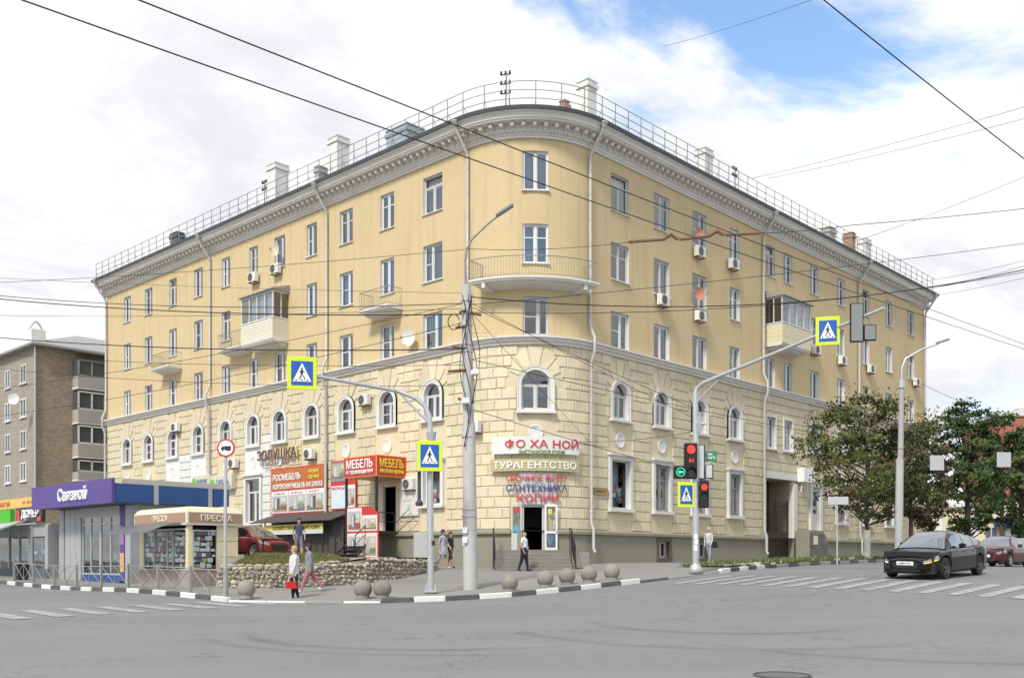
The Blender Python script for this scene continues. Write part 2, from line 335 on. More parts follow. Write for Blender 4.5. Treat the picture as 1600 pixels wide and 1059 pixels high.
lw = n.new('ShaderNodeMapping'); lw.inputs['Rotation'].default_value = (0, 0, -TH); lw.inputs['Scale'].default_value = (.05, .55, 1); t.links.new(tcn.outputs['Object'], lw.inputs[0]); ln = n.new('ShaderNodeTexNoise'); ln.inputs['Scale'].default_value = 1.0; ln.inputs['Detail'].default_value = 5; t.links.new(lw.outputs[0], ln.inputs[0])
rp = n.new('ShaderNodeValToRGB'); rp.color_ramp.elements[0].position = .45; rp.color_ramp.elements[1].position = .75; rp.color_ramp.elements[0].color = (0, 0, 0, 1); rp.color_ramp.elements[1].color = (.5, .5, .5, 1); t.links.new(ln.outputs[0], rp.inputs[0]); mixroad(rp.outputs[0], (.245, .243, .237))
me.materials.append(m_road); o = link('road', me); tag(o, kind='structure')

def sheet(name, poly, m, zf, step=1.2, kind='structure', holes=()):
    """a ground sheet filling a polygon, draped on zf"""
    bd = []
    for i, p in enumerate(poly):
        q = poly[(i + 1) % len(poly)]; L = math.hypot(q[0] - p[0], q[1] - p[1]); k = max(1, int(L / step))
        bd += [(p[0] + (q[0] - p[0]) * j / k, p[1] + (q[1] - p[1]) * j / k) for j in range(k)]
    def inside(x, y):
        c = False
        for i in range(len(poly)):
            x1, y1 = poly[i]; x2, y2 = poly[i - 1]
            if (y1 > y) != (y2 > y) and x < (x2 - x1) * (y - y1) / (y2 - y1) + x1: c = not c
        return c
    xs = [p[0] for p in poly]; ys = [p[1] for p in poly]; ins = []
    x = min(xs) + step / 2
    while x < max(xs):
        y = min(ys) + step / 2
        while y < max(ys):
            if inside(x, y) and min((x - q[0]) ** 2 + (y - q[1]) ** 2 for q in bd) > .16 * step * step: ins.append((x, y))
            y += step
        x += step
    V = [Vector(p) for p in bd + ins]; nb = len(bd)
    r = delaunay_2d_cdt(V, [(i, (i + 1) % nb) for i in range(nb)], [], 1, 1e-4)
    vs = r[0]; Z = zf([(p.x, p.y) for p in vs])
    me = bpy.data.meshes.new(name); me.from_pydata([(p.x, p.y, z) for p, z in zip(vs, Z)], [], [list(f) for f in r[2]])
    me.polygons.foreach_set('use_smooth', [True] * len(me.polygons))
    bm = bmesh.new(); bm.from_mesh(me)
    for f in bm.faces:
        f.normal_update()
        if f.normal.z < 0: f.normal_flip()
    bm.to_mesh(me); bm.free(); me.materials.append(m)
    return tag(link(name, me), kind=kind)
# kerb line, left to right (world x, y); the pavement lies on the house side of it
KA, KB, KCc, KD, KE, KF, KG, KH, KI = (-41, 62.6), (-23.0, 44.6), (-8.65, 30.3), (-3.9, 29.6), (0, 30.5), (2.2, 32.0), (4.3, 33.5), (7.75, 37.0), (10.4, 41.0)
KJ = (KI[0] + dR.x * 90, KI[1] + dR.y * 90)
m_pave = asphalt('pavement_asphalt', (.225, .218, .21), (.27, .262, .252), (.30, .29, .275))
def segd(P, a, b):
    P = np.asarray(P, float)[:, :2]; a = np.array(a); d = np.array(b) - a; t_ = np.clip(((P - a) @ d) / (d @ d), 0, 1); return np.sqrt(((P - a - t_[:, None] * d) ** 2).sum(1))
def pavz(P):
    q = np.minimum(np.minimum(segd(P, KCc, (-6.2, 29.85)), segd(P, (-6.2, 29.85), (-4.4, 29.65))), np.minimum(segd(P, (4.7, 33.8), (5.4, 34.4)), segd(P, (5.4, 34.4), (7.4, 36.6))))
    k = np.clip(q / 1.4, 0, 1); k = k * k * (3 - 2 * k); return terr(P) + .045 + (PAVE - .045) * k
sheet('pavement', [KA, KB, KCc, KD, KE, KF, KG, KH, KI, KJ, (40, 150), (-70, 150), (-70, 91)], m_pave, pavz, 1.6)
m_kw = mat('kerb_white', (.60, .60, .58), .8, (.72, .72, .70), 5, .6, .2, 40, stain=(.36, .36, .35), stain_scale=3, stain_amt=.7, rand=.08)
m_kb = mat('kerb_black', (.065, .065, .068), .8, (.12, .12, .12), 5, .6, .2, 40, rand=.12)
m_kg = mat('kerb_grey', (.24, .235, .225), .9, (.31, .30, .29), 5, .6, .2, 40, rand=.1)
kerb = empty('kerb', (0, 0, 0)); tag(kerb, kind='structure')
_ks = {}
def kerb_run(pts, stone, colours, flush=0.0, start=0):
    k = start
    P = [Vector(p) for p in pts]
    for a, b in zip(P[:-1], P[1:]):
        L = (b - a).length; m_ = max(1, round(L / stone)); d = (b - a) / m_; w = d.length
        nrm = Vector((-d.y, d.x)).normalized()
        for i in range(m_):
            c = a + d * (i + .5); key = (round(w, 2), colours[k % len(colours)].name)
            if key not in _ks:
                mb = MB(); mb.bbox(-w / 2 + .006, w / 2 - .006, -.075, .075, -.25, .155, .02); _ks[key] = mb.mesh('kerb_stone', colours[k % len(colours)])
            z0 = T(*(a + d * i)); z1 = T(*(a + d * (i + 1)))
            o = link('kerb_stone', _ks[key], kerb, (c.x, c.y, (z0 + z1) / 2 - flush + rnd.uniform(-.008, .008)))
            o.rotation_euler = (0, -math.atan2(z1 - z0, w), math.atan2(d.y, d.x)); k += 1
    return k
kerb_run([KA, KB, KCc], 1.0, [m_kw, m_kb])
kerb_run([KCc, (-6.2, 29.85), KD], 1.0, [m_kw, m_kw, m_kg], .10)
kerb_run([KD, (-2, 29.9), KE, KF, KG], 1.0, [m_kb, m_kw])
kerb_run([KG, (5.4, 34.4)], 1.15, [m_kb], .07)
kerb_run([(5.4, 34.4), KH], 1.1, [m_kg], .105)
kerb_run([KH, (8.8, 38.6), KI], 1.0, [m_kw, m_kb], 0)
kerb_run([KI, (KI[0] + dR.x * 30, KI[1] + dR.y * 30)], 1.0, [m_kb, m_kg])
# painted markings
m_paint = mat('road_paint', (.42, .42, .41), .75, (.20, .20, .20), 4, .40, .1, 60, detail=8)
mk = empty('zebra_crossing', (0, 0, 0)); tag(mk, kind='structure')
def stripe(cx, cy, d, L, w, name='stripe'):
    d = Vector(d).normalized(); nn = Vector((-d.y, d.x)); vs = []; fs = []; K = 6
    for i in range(K + 1):
        for s_ in (-.5, .5):
            x = cx + d.x * L * (i / K - .5) + nn.x * w * s_; y = cy + d.y * L * (i / K - .5) + nn.y * w * s_
            vs.append((x, y, T(x, y) + .011))
    fs = [(2 * i, 2 * i + 2, 2 * i + 3, 2 * i + 1) for i in range(K)]
    mb = MB(); mb.add(vs, fs); return mb.build(name, m_paint, mk)
for i in range(18):
    c = Vector((6.0, 33.6)) - dL * (.45 + i * .79) + dR * .35
    stripe(c.x, c.y, dR, 3.6, .35)
for i in range(11):
    c = Vector((-8.2, 29.4)) - dR * (i * 1.0 - .6) + dL * .2
    stripe(c.x, c.y, dL, 2.6, .45)
for i in range(4):
    c = Vector((-7.2 + i * 1.6, 29.25 - .05 * i)); stripe(c.x, c.y, (1, .02), .8, .12, 'edge_line')
# ------------------------------------------------------------------ the corner house
house = empty('apartment_building', (BC[0], BC[1], 0), TH, 'long yellow five-storey corner house with rusticated cream lower floors and rounded corner', 'building')
def pos(p, o):
    if p < 0: return (-RC - o, -p), (-1, 0), (0, -1)
    if p <= ARC:
        a = math.pi + p / RC; c, s = math.cos(a), math.sin(a); return ((RC + o) * c, (RC + o) * s), (c, s), (-s, c)
    return (p - ARC, -RC - o), (0, -1), (1, 0)
def V3(p, o, z): q = pos(p, o)[0]; return (q[0], q[1], z)
def prot(p): t_ = pos(p, 0)[2]; return math.atan2(t_[1], t_[0])
def put(name, me, p, o, z, parent=None): return link(name, me, parent or house, V3(p, o, z), prot(p))
def pL(s): return -s
def pR(s): return ARC + s
def s_for(u, side, o=0.0):
    """distance along a facade (offset o outwards) seen at picture column u"""
    lo, hi = -6.0, 60.0
    def uu(s):
        x, y = (-RC - o, s) if side == 'L' else (s, -RC - o); w = b2w(x, y); return 800 + FPX * w[0] / w[1]
    for _ in range(60):
        m_ = (lo + hi) / 2
        if (uu(m_) < u) == (side == 'R'): lo = m_
        else: hi = m_
    return lo
def z_for(u, v, side, o=0.0):
    s = s_for(u, side, o); x, y = (-RC - o, s) if side == 'L' else (s, -RC - o); w = b2w(x, y); return EYE + (YH - v) / FPX * w[1]
PMIN, PMAX = -LL, ARC + LR
def psamples(p0, p1, extra=()):
    ps = {p0, p1} | {e for e in extra if p0 < e < p1}
    for k in range(19):
        a = ARC * k / 18
        if p0 < a < p1: ps.add(a)
    return sorted(ps)
def sweep(mb, prof, p0, p1, mi=0, cap=True):
    ps = psamples(p0, p1); b = len(prof); vs = [V3(p, o, z) for p in ps for o, z in prof]
    fs = [(i * b + k, (i + 1) * b + k, (i + 1) * b + k + 1, i * b + k + 1) for i in range(len(ps) - 1) for k in range(b - 1)]
    if cap: fs += [tuple(range(b)), tuple((len(ps) - 1) * b + k for k in range(b - 1, -1, -1))]
    return mb.add(vs, fs, mi)
Z5, Z4, Z3 = 18.63, 15.28, 11.96
ZB0, ZB1, ZC, ZE, ZP = 11.56, 11.93, 21.0, 22.0, 3.01
ZS, ZSP = 8.55, 9.70                              # arched windows: sill, springing
colL = [2.70, 6.17, 9.61, 12.76, 15.92, 18.70, 21.83, 25.19, 28.54, 31.96, 35.14]
widL = [1.4, 1.1, 1.15, 1.0, 1.1, .95, 1.0, 1.1, 1.05, 1.1, 1.05]
colR = [2.48, 6.01, 9.56, 13.2, 17.3, 19.43, 22.9, 26.76, 30.66, 34.57, 38.56]
widR = [1.45, 1.4, 1.4, 1.1, 1.1, 1.15, 1.2, 1.1, 1.1, 1.15, 1.3]
PCW = ARC / 2 + .22
cols = [(pL(s), w) for s, w in zip(colL, widL)] + [(PCW, 1.2)] + [(pR(s), w) for s, w in zip(colR, widR)]
H5 = 1.81
wins = []   # (p, z0, w, h, arch)
for p, w in cols:
    for z in (Z5, Z4, Z3): wins.append([p, z, w, H5 if z != Z3 else 1.78, 0])
archcols = [pL(s) for s in colL] + [PCW] + [pR(s) for i, s in enumerate(colR) if i not in (4, 5)]
for p in archcols: wins.append([p, ZS, 1.15 if p != PCW else 1.35, (ZSP - ZS) + (1.15 if p != PCW else 1.35) / 2, 1])
for i in (4, 5): wins.append([pR(colR[i]), 8.35, 1.05, 1.85, 0])
row1 = [(pR(colR[0]), 4.15, 1.5, 2.38), (pR(colR[1]), 4.15, 1.3, 2.38), (pR(colR[2]), 4.15, 1.3, 2.38), (pR(colR[3]), 4.15, 1.2, 2.38),
        (pL(colL[0]), 4.35, 1.25, 1.95), (pL(colL[5]), 3.9, 1.5, 2.6), (pL(colL[8]), 4.15, 1.1, 2.3), (pL(colL[9]), 4.15, 1.1, 2.3), (pL(colL[7]) , 4.15, 1.1, 2.3),
        (pR(colR[7]), 4.15, 1.2, 2.3), (pR(colR[8]), 4.15, 1.2, 2.3), (pR(colR[9]), 4.15, 1.2, 2.3)]
for r in row1: wins.append(list(r) + [0])
doorJ = (pL(6.05), 3.12, 1.15, 2.35); doorE = (pL(22.3), 2.2, 1.1, 2.3); doorC = (ARC / 2 + .1, 2.10, .98, 2.05); doorR = (pR(23.1), 3.3, 1.1, 3.0)
GATE = (pR(16.85), pR(20.0), 1.0, 6.55)
opens = [tuple(w) for w in wins] + [d + (0,) for d in (doorJ, doorE, doorC, doorR)] + [((GATE[0] + GATE[1]) / 2, GATE[2], GATE[1] - GATE[0], GATE[3] - GATE[2], 0)]
bas = [(pR(6.05), 1.75, .95, .85), (pR(9.75), 1.75, .95, .85)]
opens += [b_ + (0,) for b_ in bas]
REV = .24
def wall(name, z0, z1, mats, o=0.0, rev=REV, parent=house):
    mb = MB(); op = [w for w in opens if w[1] < z1 and w[1] + w[3] > z0]
    bp = {PMIN, PMAX}; bz = {z0, z1}
    for p, zz_, w, h, a in op:
        bp |= {p - w / 2, p + w / 2}; bz |= {max(z0, zz_), min(z1, zz_ + h)}
    for k in range(19): bp.add(ARC * k / 18)
    bp = sorted(bp); bz = sorted(bz)
    bp = [x for i, x in enumerate(bp) if i == 0 or x - bp[i - 1] > 1e-4]; bz = [x for i, x in enumerate(bz) if i == 0 or x - bz[i - 1] > 1e-4]
    for i in range(len(bp) - 1):
        pm = (bp[i] + bp[i + 1]) / 2
        for j in range(len(bz) - 1):
            zm = (bz[j] + bz[j + 1]) / 2
            if any(abs(pm - p) < w / 2 and zz_ < zm < zz_ + h for p, zz_, w, h, a in op): continue
            mb.add([V3(bp[i], o, bz[j]), V3(bp[i + 1], o, bz[j]), V3(bp[i + 1], o, bz[j + 1]), V3(bp[i], o, bz[j + 1])], [(0, 1, 2, 3)])
    for p, zz_, w, h, a in op:
        a0, a1, b0, b1 = p - w / 2, p + w / 2, max(z0, zz_), min(z1, zz_ + h)
        if a:
            r_ = w / 2; zs = zz_ + h - r_; arc = [(p + r_ * math.cos(math.pi * k / 14), zs + r_ * math.sin(math.pi * k / 14)) for k in range(15)]
            for k in range(14):
                q0, q1 = arc[k], arc[k + 1]; cn = (a1, b1) if k < 7 else (a0, b1)
                mb.add([V3(cn[0], o, cn[1]), V3(q0[0], o, q0[1]), V3(q1[0], o, q1[1])], [(0, 1, 2)])
            mb.add([V3(a0, o, b1), V3(a1, o, b1), V3(arc[7][0], o, arc[7][1])], [(0, 1, 2)])
            outl = [(a0, b0), (a1, b0), (a1, zs)] + arc[1:-1] + [(a0, zs)]
        else: outl = [(a0, b0), (a1, b0), (a1, b1), (a0, b1)]
        for k in range(len(outl)):
            q0, q1 = outl[k], outl[(k + 1) % len(outl)]
            mb.add([V3(q0[0], o, q0[1]), V3(q1[0], o, q1[1]), V3(q1[0], -rev, q1[1]), V3(q0[0], -rev, q0[1])], [(0, 1, 2, 3)], 1)
    return mb.build(name, mats, parent, recalc=False)
wall('upper_wall', ZB1 - .02, ZC + .02, [m_yellow, m_reveal])
wall('lower_wall', ZP - .02, ZB0 + .02, [m_cream, m_reveal], o=-.03)
wall('plinth', -.6, ZP, [m_plinth, m_plinth], o=.10)
mb = MB(); sweep(mb, [(.10, ZP - .16), (.24, ZP - .16), (.24, ZP - .04), (.16, ZP + .02), (-.1, ZP + .06)], PMIN, ARC / 2 - .9); sweep(mb, [(.10, ZP - .16), (.24, ZP - .16), (.24, ZP - .04), (.16, ZP + .02), (-.1, ZP + .06)], ARC / 2 + 1.1, GATE[0] - .25); sweep(mb, [(.10, ZP - .16), (.24, ZP - .16), (.24, ZP - .04), (.16, ZP + .02), (-.1, ZP + .06)], GATE[1] + .3, PMAX)
mb.build('plinth_ledge', m_plinth, house)
# inner shell and back walls keep the rooms dark
mb = MB(); DW = 13.0; xi = -RC + DW
for z0, z1 in ((-.6, ZE),):
    for a, b_ in (((-RC, LL), (xi, LL)), ((xi, LL), (xi, xi)), ((xi, xi), (LR, xi)), ((LR, xi), (LR, -RC))):
        mb.add([(a[0], a[1], z0), (b_[0], b_[1], z0), (b_[0], b_[1], z1), (a[0], a[1], z1)], [(0, 1, 2, 3)])
mb.build('back_wall', m_yellow, house, recalc=False)
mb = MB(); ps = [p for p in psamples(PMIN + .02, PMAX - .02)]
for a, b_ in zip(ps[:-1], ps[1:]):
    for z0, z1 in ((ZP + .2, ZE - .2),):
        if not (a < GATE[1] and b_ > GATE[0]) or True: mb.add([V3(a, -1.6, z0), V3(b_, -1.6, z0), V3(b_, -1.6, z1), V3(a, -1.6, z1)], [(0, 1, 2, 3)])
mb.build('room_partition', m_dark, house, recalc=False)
# string course and main cornice
mb = MB(); sweep(mb, [(-.05, ZB0 - .02), (.10, ZB0 - .02), (.12, ZB0 + .10), (.20, ZB0 + .12), (.24, ZB0 + .24), (.34, ZB0 + .27), (.34, ZB0 + .34), (-.05, ZB1 + .03)], PMIN, PMAX)
mb.build('string_course', m_cornice, house)
mb = MB(); sweep(mb, [(-.05, ZC), (.10, ZC), (.10, ZC + .10), (.16, ZC + .12), (.16, ZC + .20), (.24, ZC + .27), (.24, ZC + .58), (.70, ZC + .60), (.70, ZC + .66), (.76, ZC + .68), (.78, ZC + .84), (.90, ZC + .93), (.92, ZE - .03), (-.05, ZE - .03)], PMIN - .35, PMAX + .35)
mb.build('cornice', m_cornice, house)
mbm = MB(); mbm.bbox(-.09, .09, -.56, -.20, .06, .26, .03); mbm.bbox(-.07, .07, -.34, -.20, -.06, .07, .03); me_mod = mbm.mesh('modillion', m_cornice)
p = PMIN + .2
while p < PMAX:
    put('modillion', me_mod, p, 0, ZC + .325); p += .46
mb = MB(); p = -.1
while p < ARC + .1:
    sweep(mb, [(.15, ZC + .205), (.29, ZC + .205), (.29, ZC + .30), (.15, ZC + .30)], p, p + .075); p += .15
tag(mb.build('dentil_band', m_cornice, house), kind='stuff')
# roof
mb = MB(); sweep(mb, [(.90, ZE - .05), (.98, ZE - .05), (1.03, ZE + .10), (-2.0, ZE + .85)], PMIN - .4, PMAX + .4, cap=False)
top = [V3(p_, -2.0, ZE + .8) for p_ in psamples(PMIN - .4, PMAX + .4)] + [(LR + .4, xi + .5, ZE + .8), (xi + .5, xi + .5, ZE + .8), (xi + .5, LL + .4, ZE + .8)]
mb.add(top, [tuple(range(len(top)))])
roof = mb.build('roof', m_roof, house)
mbp = MB(); mbp.tube([(0, 0, 0), (0, 0, 1.22)], .024, 6); mbp.tube([(0, 0, .62), (0, .42, .02)], .012, 5); me_post = mbp.mesh('railing_post', m_rail)
p = PMIN - .2
while p <= PMAX + .3:
    put('railing_post', me_post, p, .72, ZE + .10, roof); p += 1.02
for hz in (.42, .80, 1.2):
    mb = MB(); mb.tube([V3(p_, .72, ZE + .10 + hz) for p_ in psamples(PMIN - .2, PMAX + .3)], .018, 5); mb.build('rail', m_rail, roof)
# ------------------------------------------------ rusticated blocks
def slab(mb, poly, o0, o1, ch=.022, mi=0):
    n_ = len(poly); cx = sum(q[0] for q in poly) / n_; cz = sum(q[1] for q in poly) / n_
    def ins(q, d):
        dx, dz = q[0] - cx, q[1] - cz; L = math.hypot(dx, dz) or 1; return (q[0] - dx / L * d * 1.3, q[1] - dz / L * d * 1.3)
    vs = [V3(a, o0, b_) for a, b_ in poly] + [V3(a, o1 - ch, b_) for a, b_ in poly] + [V3(*(lambda q: (q[0], o1, q[1]))(ins(q, ch))) for q in poly]
    fs = [tuple(range(2 * n_, 3 * n_))]
    for k in range(2):
        for i in range(n_): j = (i + 1) % n_; fs.append((k * n_ + i, k * n_ + j, (k + 1) * n_ + j, (k + 1) * n_ + i))
    return mb.add(vs, fs, mi)
CH = .5
excl = [(GATE[0] - .45, GATE[1] + .45, 0, 6.95), (ARC / 2 - .95, ARC / 2 + 1.05, 0, 4.6), (doorJ[0] - .85, doorJ[0] + .85, 0, 5.7), (doorR[0] - 1.0, doorR[0] + 1.0, 0, 8.2),
        (pL(28.54) - .1, pL(28.54) + .1, 0, 0)]
for i in (4, 5): excl.append((pR(colR[i]) - .68, pR(colR[i]) + .68, 8.2, 10.35))
fanlim = ((.0, 1.12), (.45, 1.02), (.85, .88), (1.25, .66), (1.7, 0))
joint = .027
blocks = []
for k in range(17):
    z0 = 3.06 + k * CH; z1 = z0 + CH; zm = (z0 + z1) / 2
    ex = [(a, b_) for a, b_, c_, d_ in excl if c_ < zm < d_]
    for p in archcols:
        if p == PCW:
            hw = 0 if zm < 7.3 else .98 if zm < ZS else .86
        else: hw = .98 if zm < ZS - .05 else .82
        if zm > ZSP:
            d_ = zm - ZSP; hw = 0
            for lo, h_ in fanlim:
                if d_ >= lo: hw = h_
            if p == PCW: hw *= 1.25
        if hw: ex.append((p - hw, p + hw))
    ex.sort(); a = PMIN; iv = []
    for e0, e1 in ex:
        if e0 - a > .12: iv.append((a, e0))
        a = max(a, e1)
    if PMAX - a > .12: iv.append((a, PMAX))
    for a, b_ in iv:
        L = b_ - a; n_ = max(1, round(L / .78)); w = L / n_
        cuts = [a + w * i for i in range(n_ + 1)] if k % 2 == 0 or n_ == 1 and L < .5 else [a] + [a + w * (i + .5) for i in range(n_)] + [b_]
        for c0, c1 in zip(cuts[:-1], cuts[1:]): blocks.append((c0 + joint * .6, c1 - joint * .6, z0 + joint, z1 - joint))
polys = [[(a, c_), (b_, c_), (b_, d_), (a, d_)] for a, b_, c_, d_ in blocks]
for p in archcols:
    r0 = .79 if p != PCW else .90; K = 7
    for i in range(K):
        a0 = math.pi * (i / K) + .03; a1 = math.pi * ((i + 1) / K) - .03
        if i in (0, 6): continue
        def ro(a): return min(1.16 + .62 * math.sin(a) ** 2, (ZB0 - .08 - ZSP) / max(.05, math.sin(a))) * (1.0 if p != PCW else 1.04)
        polys.append([(p + r0 * math.cos(a1), ZSP + r0 * math.sin(a1)), (p + r0 * math.cos(a0), ZSP + r0 * math.sin(a0)),
                      (p + ro(a0) * math.cos(a0), min(ZB0 - .06, ZSP + ro(a0) * math.sin(a0))), (p + ro(a1) * math.cos(a1), min(ZB0 - .06, ZSP + ro(a1) * math.sin(a1)))])
whz = [(pL(29.6), pL(24.1), 6.6, 8.55), (pL(19.7), pL(16.9), 3.1, 9.0)]
def is_white(q):
    x = sum(a for a, _ in q) / len(q); z = sum(b_ for _, b_ in q) / len(q); return any(a < x < b_ and c_ < z < d_ for a, b_, c_, d_ in whz)
def size_px(q):
    x = sum(a for a, _ in q) / len(q); w = b2w(*pos(x, 0)[0]); return -w[1]
polys.sort(key=size_px, reverse=True)
rest = MB()
for i, q in enumerate(polys):
    if i < 300:
        mb = MB(); slab(mb, q, -.04, .022 + rnd.uniform(-.006, .006)); mb.build('stone_block', m_whblock if is_white(q) else m_block, house, recalc=False)
    else: slab(rest, q, -.04, .022 + rnd.uniform(-.006, .006), mi=1 if is_white(q) else 0)
tag(rest.build('stone_block_courses', [m_block, m_whblock], house, recalc=False), kind='stuff')
# white painted panels under some arches, medallions
for s_ in (28.54, 25.19, 18.7):
    mb = MB(); slab(mb, [(pL(s_) - .95, 6.65), (pL(s_) + .95, 6.65), (pL(s_) + .95, 8.4), (pL(s_) - .95, 8.4)], -.03, .012, .005); mb.build('white_panel', m_whblock, house, recalc=False)
mbm = MB(); mbm.v = []; 
prof = [(.30, 0), (.36, .02), (.36, .05), (.31, .07), (.28, .045), (.0, .05)]
for i in range(len(prof)):
    pass
nn_ = 24; vs = [(r_ * math.cos(2 * math.pi * k / nn_), -y_ + .03, r_ * 1.06 * math.sin(2 * math.pi * k / nn_)) for r_, y_ in prof for k in range(nn_)]
mbm.add(vs, [(i * nn_ + k, i * nn_ + (k + 1) % nn_, (i + 1) * nn_ + (k + 1) % nn_, (i + 1) * nn_ + k) for i in range(len(prof) - 1) for k in range(nn_)])
me_med = mbm.mesh('medallion', m_trim, True)
for p in archcols: put('medallion', me_med, p, 0, 7.5)
# ------------------------------------------------ windows
_wc = {}
CURT = [mat('net_curtain', (.52, .53, .54), .9, (.62, .62, .62), 9, .5), mat('grey_blind', (.30, .31, .33), .9, (.38, .39, .40), 6, .5), mat('beige_curtain', (.50, .44, .34), .9, (.58, .52, .42), 8, .5),
        mat('dim_curtain', (.17, .18, .19), .9, (.24, .25, .26), 5, .6)]
def win_meshes(w, h, kind, arch, old):
    key = (round(w, 2), round(h, 2), kind, arch, old)
    if key in _wc: return _wc[key]
    fr = MB(); y0, y1 = .13, .20; b_ = .065; panes = []
    hs = h - w / 2 if arch else h
    W = w / 2
    fr.box(-W, -W + b_, y0, y1, 0, hs); fr.box(W - b_, W, y0, y1, 0, hs); fr.box(-W + b_, W - b_, y0, y1, 0, b_)
    mx = {0: 0.0, 1: -.08 * w, 2: 0.0, 3: .10 * w, 4: 0.0, 5: .0}[kind]
    tz = hs if arch else (h - b_)
    fr.box(-W + b_, W - b_, y0, y1, tz - (.04 if arch else 0), tz + b_ - (.04 if arch else 0))
    zt_ = tz - (.04 if arch else 0)
    ztr = zt_
    if kind in (2, 5) and not arch:
        ztr = h * .70; fr.box(-W + b_, W - b_, y0, y1, ztr, ztr + .06)
        if kind == 2:
            panes.append((-W + b_, W - b_, ztr + .06, zt_))
    fr.box(mx - .05, mx + .05, y0 - .02, y1 - .005, b_, ztr)
    sas = ((-W + b_, mx - .05), (mx + .05, W - b_))
    for i, (a, c_) in enumerate(sas):
        f_ = .045
        fr.box(a, a + f_, y0 + .015, y1 - .01, b_, ztr); fr.box(c_ - f_, c_, y0 + .015, y1 - .01, b_, ztr)
        fr.box(a + f_, c_ - f_, y0 + .015, y1 - .01, b_, b_ + f_); fr.box(a + f_, c_ - f_, y0 + .015, y1 - .01, ztr - f_, ztr)
        if kind in (3, 1) and i == 0 and not arch or (arch and kind == 3 and i == 0):
            zmid = b_ + (ztr - b_) * .5; fr.box(a + f_, c_ - f_, y0 + .02, y1 - .015, zmid - .025, zmid + .025)
            panes += [(a + f_, c_ - f_, b_ + f_, zmid - .025), (a + f_, c_ - f_, zmid + .025, ztr - f_)]
        elif kind == 4:
            zmid = b_ + (ztr - b_) * .68; fr.box(a + f_, c_ - f_, y0 + .02, y1 - .015, zmid - .025, zmid + .025)
            panes += [(a + f_, c_ - f_, b_ + f_, zmid - .025), (a + f_, c_ - f_, zmid + .025, ztr - f_)]
        else: panes.append((a + f_, c_ - f_, b_ + f_, ztr - f_))
    pm = []
    for a, c_, z0, z1 in panes:
        mb = MB(); mb.box(a, c_, y0 + .03, y0 + .042, z0, z1); pm.append(mb.mesh('pane', m_glass))
    if arch:
        K = 14; ro, ri = W, W - b_
        o_ = [(ro * math.cos(math.pi * k / K), hs + ro * math.sin(math.pi * k / K)) for k in range(K + 1)]
        i_ = [(ri * math.cos(math.pi * k / K), hs + ri * math.sin(math.pi * k / K)) for k in range(K + 1)]
        for k in range(K): fr.prism([i_[k], o_[k], o_[k + 1], i_[k + 1]], y0, y1)
        mb = MB(); q = [(x, z) for x, z in i_ if z > hs + .03]; mb.prism([(ri - .002, hs + .026)] + q + [(-ri + .002, hs + .026)], y0 + .03, y0 + .042); pm.append(mb.mesh('pane', m_glass))
    fm = fr.mesh('window', m_oldframe if old else m_upvc)
    sm = MB(); sm.bbox(-W - .06, W + .06, -.09, .15, -.05, -.004, .01)
    _wc[key] = (fm, pm, sm.mesh('sill', m_trim)); return _wc[key]
_cc = {}
def curtain_mesh(w, h, mode, ci):
    key = (round(w, 2), round(h, 2), mode, ci)
    if key in _cc: return _cc[key]
    mb = MB(); W = w / 2 - .01
    spans = {0: [(-W, W)], 1: [(-W, -W * .25), (W * .3, W)], 2: [(-W, W * .05)], 3: [(-W, W)]}[mode]
    z1 = h - .03; z0 = .06 if mode != 3 else h * .45
    for a, b_ in spans:
        n_ = max(4, int((b_ - a) / .06)); xs = [a + (b_ - a) * i / n_ for i in range(n_ + 1)]
        vs = [(x, .30 + .02 * math.sin(i * 1.9), z) for i, x in enumerate(xs) for z in (z0, z1)]
        mb.add(vs, [(2 * i, 2 * i + 2, 2 * i + 3, 2 * i + 1) for i in range(n_)])
    _cc[key] = mb.mesh('curtain', CURT[ci], recalc=False); return _cc[key]
def add_window(p, z, w, h, arch=0, kind=None, old=None, curtain=None):
    kind = rnd.choice((0, 1, 3, 3, 0, 4)) if kind is None else kind
    old = (rnd.random() < .24) if old is None else old
    if old: kind = rnd.choice((2, 5, 4))
    fm, pm, sm = win_meshes(w, h, kind if not arch else (3 if kind == 3 else 0), arch, old)
    o = put('window', fm, p, 0, z)
    for m_ in pm: link('pane', m_, o)
    link('sill', sm, o)
    if curtain is None: curtain = rnd.random() < .88
    if curtain: link('curtain', curtain_mesh(w, h, rnd.choice((0, 0, 1, 2, 3)), rnd.choice((0, 0, 1, 1, 2, 3, 3))), o)
    return o
nwin = 0
skipw = {(round(pL(colL[4]), 2), Z4), (round(pL(colL[5]), 2), Z4), (round(pR(colR[4]), 2), Z4)}
for w in wins:
    p, z, wd, h, a = w
    if (p, z) in [(r[0], r[1]) for r in row1]: continue
    add_window(p, z, wd, h, a)
